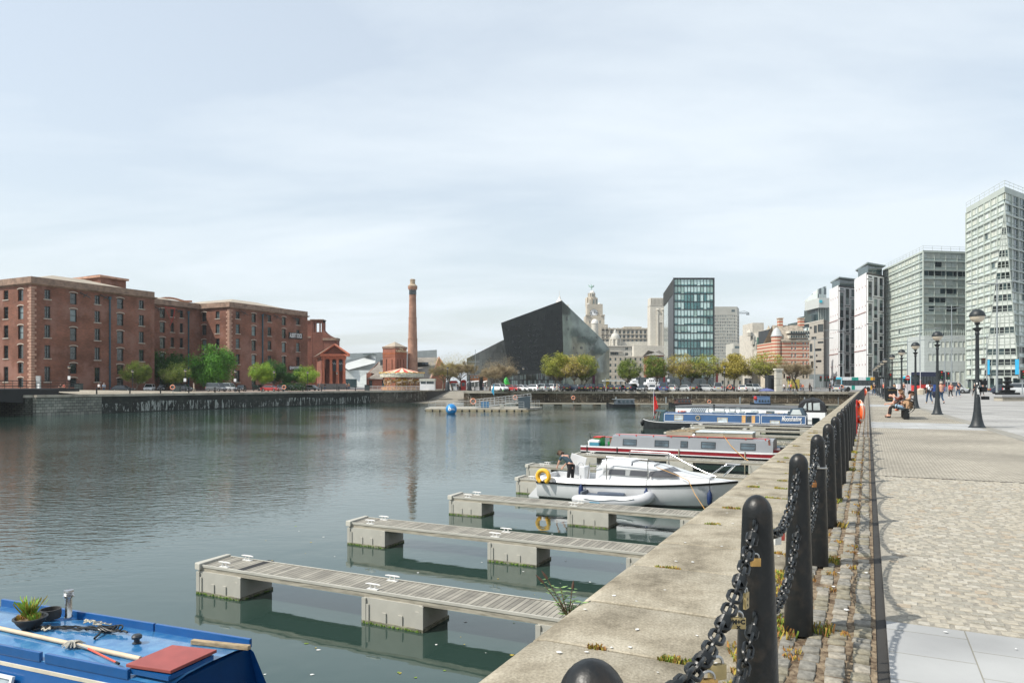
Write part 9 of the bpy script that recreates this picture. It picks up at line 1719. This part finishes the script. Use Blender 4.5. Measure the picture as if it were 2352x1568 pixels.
Y_ = 175; T = thing('bus_shelter','glazed shelter with pale flat roof behind the black cars','shelter',(gx(c5(280),Y_),Y_,0)); w_ = gx(c5(490),Y_)-gx(c5(280),Y_); m = MB(); m.b2(0,w_,-1,2,gz(c6y(1180),Y_),gz(c6y(1170),Y_)); m.build('roof',LTG,T); [(lambda m: (m.tube([(w_*f,0,0),(w_*f,0,3)],.07,5),m.build('post',GRM,T)))(MB()) for f in (.1,.37,.63,.9)]; m = MB(); m.b2(w_*.15,w_*.3,.5,.6,.5,2.6); m.build('poster',mat('poster_yellow',(.6,.45,.05),.5),T)
for x0,x1,yt,Y,c,lab in ((c5(555),c5(640),c6y(1152),182,'white','white hull of a boat stored behind the round leafy tree'),(c5(708),c5(850),c6y(1140),178,'white','white ship superstructure behind the dark leafy tree')):
    T = thing('stored_boat',lab,'boat',(gx(x0,Y),Y,0)); w_ = gx(x1,Y)-gx(x0,Y); zt = gz(yt,Y); m = MB(); m.loft([[(0,0,zt*.3),(w_,0,zt*.2),(w_,4,zt*.2),(0,4,zt*.3)],[(w_*.05,0,zt*.62),(w_,0,zt*.55),(w_,4,zt*.55),(w_*.05,4,zt*.62)]]); m.b2(w_*.2,w_*.9,.5,3.5,zt*.6,zt*.85); m.b2(w_*.35,w_*.7,1,3,zt*.85,zt); m.build('hull',WHT,T); m = MB(); [m.b2(w_*(.25+.13*i),w_*(.32+.13*i),.46,.5,zt*.68,zt*.78) for i in range(5)]; m.build('window',GLD,T); m = MB(); m.b2(.3,w_*.6,-.05,0,zt*.35,zt*.55); m.build('panel',mat('boat_ochre',(.55,.36,.12),.6),T) if 'hull' in lab else None
T = thing('gate_pillar','rusticated white stone gate pillar on the far quay','pillar',(*P2(c6(665),147),0)); m = MB(); [m.b2(-.62,.62,0,1.2,z,z+.5) for z in (0,.56,1.12,1.68,2.24,2.8,3.36,3.92)]; m.b2(-.55,.55,.05,1.15,0,4.4); m.build('shaft',POR,T); m = MB(); m.b2(-.8,.8,-.15,1.35,4.42,4.75); m.build('capital',POR,T)
T = thing('gate_pillar','shaded grey gate pillar left of the leafless tree','pillar',(*P2(c6(445),158),0)); m = MB(); m.b2(-.75,.75,0,1.4,0,4.8); m.build('shaft',STN,T); m = MB(); m.b2(-.9,.9,-.15,1.5,4.8,5.1); m.build('capital',STN,T)
T = thing('booth','dark steel booth left of the white gate pillar','booth',(*P2(c6(612),150),0)); m = MB(); m.b2(-1.2,.9,0,2,0,3.4); m.build('cabin',DKM,T); m = MB(); m.b2(-.6,.2,-.03,0,.3,2.6); m.build('door',BLK,T)
for x,Y,lab,yt in ((c5(210),170,'tall purple banner on the far quay',1010),(c5(910),172,'tall dark red banner left of the green glass block',990),(c6(68),172,'tall dark red banner near the densest golden tree',1000)): T = thing('banner',lab,'banner',(*P2(x,Y),0)); z = gz(c6y(yt),Y); m = MB(); m.tube([(-.9,0,0),(-.9,0,z)],.08,5); m.build('pole',DKM,T); m = MB(); m.b2(-.8,-.3,-.03,.03,z-6,z-.2); m.build('cloth',mat('banner_plum' if 'purple' in lab else 'banner_red',(.15,.02,.07) if 'purple' in lab else (.17,.025,.03),.7),T)
T = thing('parked_lorry','pale box lorry behind the leafless tree','lorry',(gx(c6(870),160),160,0)); w_ = gx(c6(1005),160)-gx(c6(870),160); m = MB(); m.b2(0,w_,0,2.5,.7,gz(c6y(1160),160)); m.build('box',mat('lorry_pale',(.55,.52,.48),.6),T); m = MB(); m.b2(-1.8,-.1,0,2.4,.5,2.6); m.build('cab',mat('cab_yellow',(.5,.4,.08),.5),T); [(lambda m: (m.lathe([(.45,0),(.45,.3)],12),setattr(m,'z',0),[None for _ in ()],m.build('wheel',RUB,T)))(type('X',(MB,),{})()) for _ in ()]
T = thing('steps','dark stone steps cut into the corner of the dock','steps',(*P2(c6(1330),143.5),0)); m = MB(); [m.b2(0,5.5,-1.2-i*.4,-.8-i*.4,-.4-i*.3,-.2-i*.3) for i in range(6)]; m.build('treads',mat('step_dark',(.06,.055,.05),.9),T)
# footbridge and other things at the far left
T = thing('footbridge','black iron footbridge with railings at the left edge','bridge',(*UV(64,-118),0),RQ+math.pi/2+math.pi/2); m = MB(); m.b2(-3,26,-1.5,12,.45,.88); m.build('deck',mat('bridge_black',(.012,.013,.014),.6),T)
m = MB(); m.extr([(0,.5),(26,.5),(26,-2.2),(20,-1.0),(12,-.5),(4,-1.2),(0,-2.6)],'y',11.5,11.9); m.extr([(0,.5),(26,.5),(26,-2.2),(20,-1.0),(12,-.5),(4,-1.2),(0,-2.6)],'y',-1.2,-.8); m.build('arch_girder',MT['bridge_black'],T)
for y in (11.9,-1.4): railing(T,[(-3,y,.88),(26,y,.88)],1.15,2.0,3,.035).data.materials[0] = BLK
T = thing('information_totem','grey upright information totem at the warehouse corner','sign',(*P2(c1(379),126),.5)); m = MB(); m.b2(-.42,.42,0,.2,0,2.5); m.build('panel',GRM,T); m = MB(); [m.b2(-.34,.34,-.03,0,2.3-i*.2,2.36-i*.2) for i in range(5)]; m.b2(-.1,.25,-.03,0,.1,1.1); m.build('graphics',WHT,T)
T = thing('wall_plaque','small white plaque on the end of the left dock wall','sign',(*UV(62.6,-105.6),gz(c6y(1433),103)),RQ); m = MB(); m.b2(-.5,.5,-.06,.0,-.45,.45); m.build('board',WHT,T); m = MB(); m.b2(-.2,.2,-.08,-.06,-.08,.1); m.build('mark',BLK,T)
T = thing('wall_ladder','iron ladder in a recess of the left dock wall','ladder',(*UV(Uat(c1(1318),-105.2),-105.0),-2.9),RQ); m = MB(); [m.tube([(s,-.1,0),(s,-.1,2.9)],.04,5) for s in (-.25,.25)]; [m.tube([(-.25,-.1,.3*k),(.25,-.1,.3*k)],.025,4) for k in range(10)]; m.build('rungs',DKM,T); [(lambda m: (m.b2(s-.12,s+.12,-.05,0,0,2.9),m.build('guard_strip',GRM,T)))(MB()) for s in (-.7,.7)]
for x,Y,lab in ((c1(785),128,'dark litter bin by the warehouse arch'),(c2(272),131,'grey green litter bin beside the lifebuoy'),(c3(793),172,'dark blue bin left of the pumphouse fence')): T = thing('litter_bin',lab,'litter bin',(*P2(x,Y),.3 if Y < 130 else 0)); m = MB(); m.b2(-.55,.55,-.4,.4,0,1.25); m.build('body',mat('bin_green',(.03,.045,.045),.6),T,bevel=.04); m = MB(); m.b2(-.58,.58,-.43,.43,1.25,1.35); m.build('lid',BLK,T)
m = MB(); random.seed(31)                                       # floating weed and leaves on the water
for _ in range(60):
    x,y = random.uniform(600,1450),random.uniform(1200,1560); p = gp(x,y,WZ+.006); r = random.uniform(.01,.04)
    m.add([(p[0]+r*math.cos(a)*random.uniform(.5,1.5),p[1]+r*math.sin(a)*random.uniform(.5,1.3),WZ+.006) for a in range(6)],[(0,1,2,3,4,5)],random.choice((0,1,2)))
tag(m.build('floating_debris',[GR1,MT['white_spot'],GR2]),kind='stuff')
# ================================================================= thin sea haze
hz_m = bpy.data.materials.new('haze'); hz_m.use_nodes = True; nt = hz_m.node_tree; nt.nodes.clear(); ho = N(nt,'ShaderNodeOutputMaterial'); pv = N(nt,'ShaderNodeVolumePrincipled'); pv.inputs['Density'].default_value = .00013; pv.inputs['Color'].default_value = (.86,.92,.97,1); pv.inputs['Anisotropy'].default_value = .2; nt.links.new(pv.outputs[0],ho.inputs['Volume'])
m = MB(); m.b2(-2700,2700,-90,5300,-6.3,112); tag(m.build('haze',hz_m),kind='stuff')
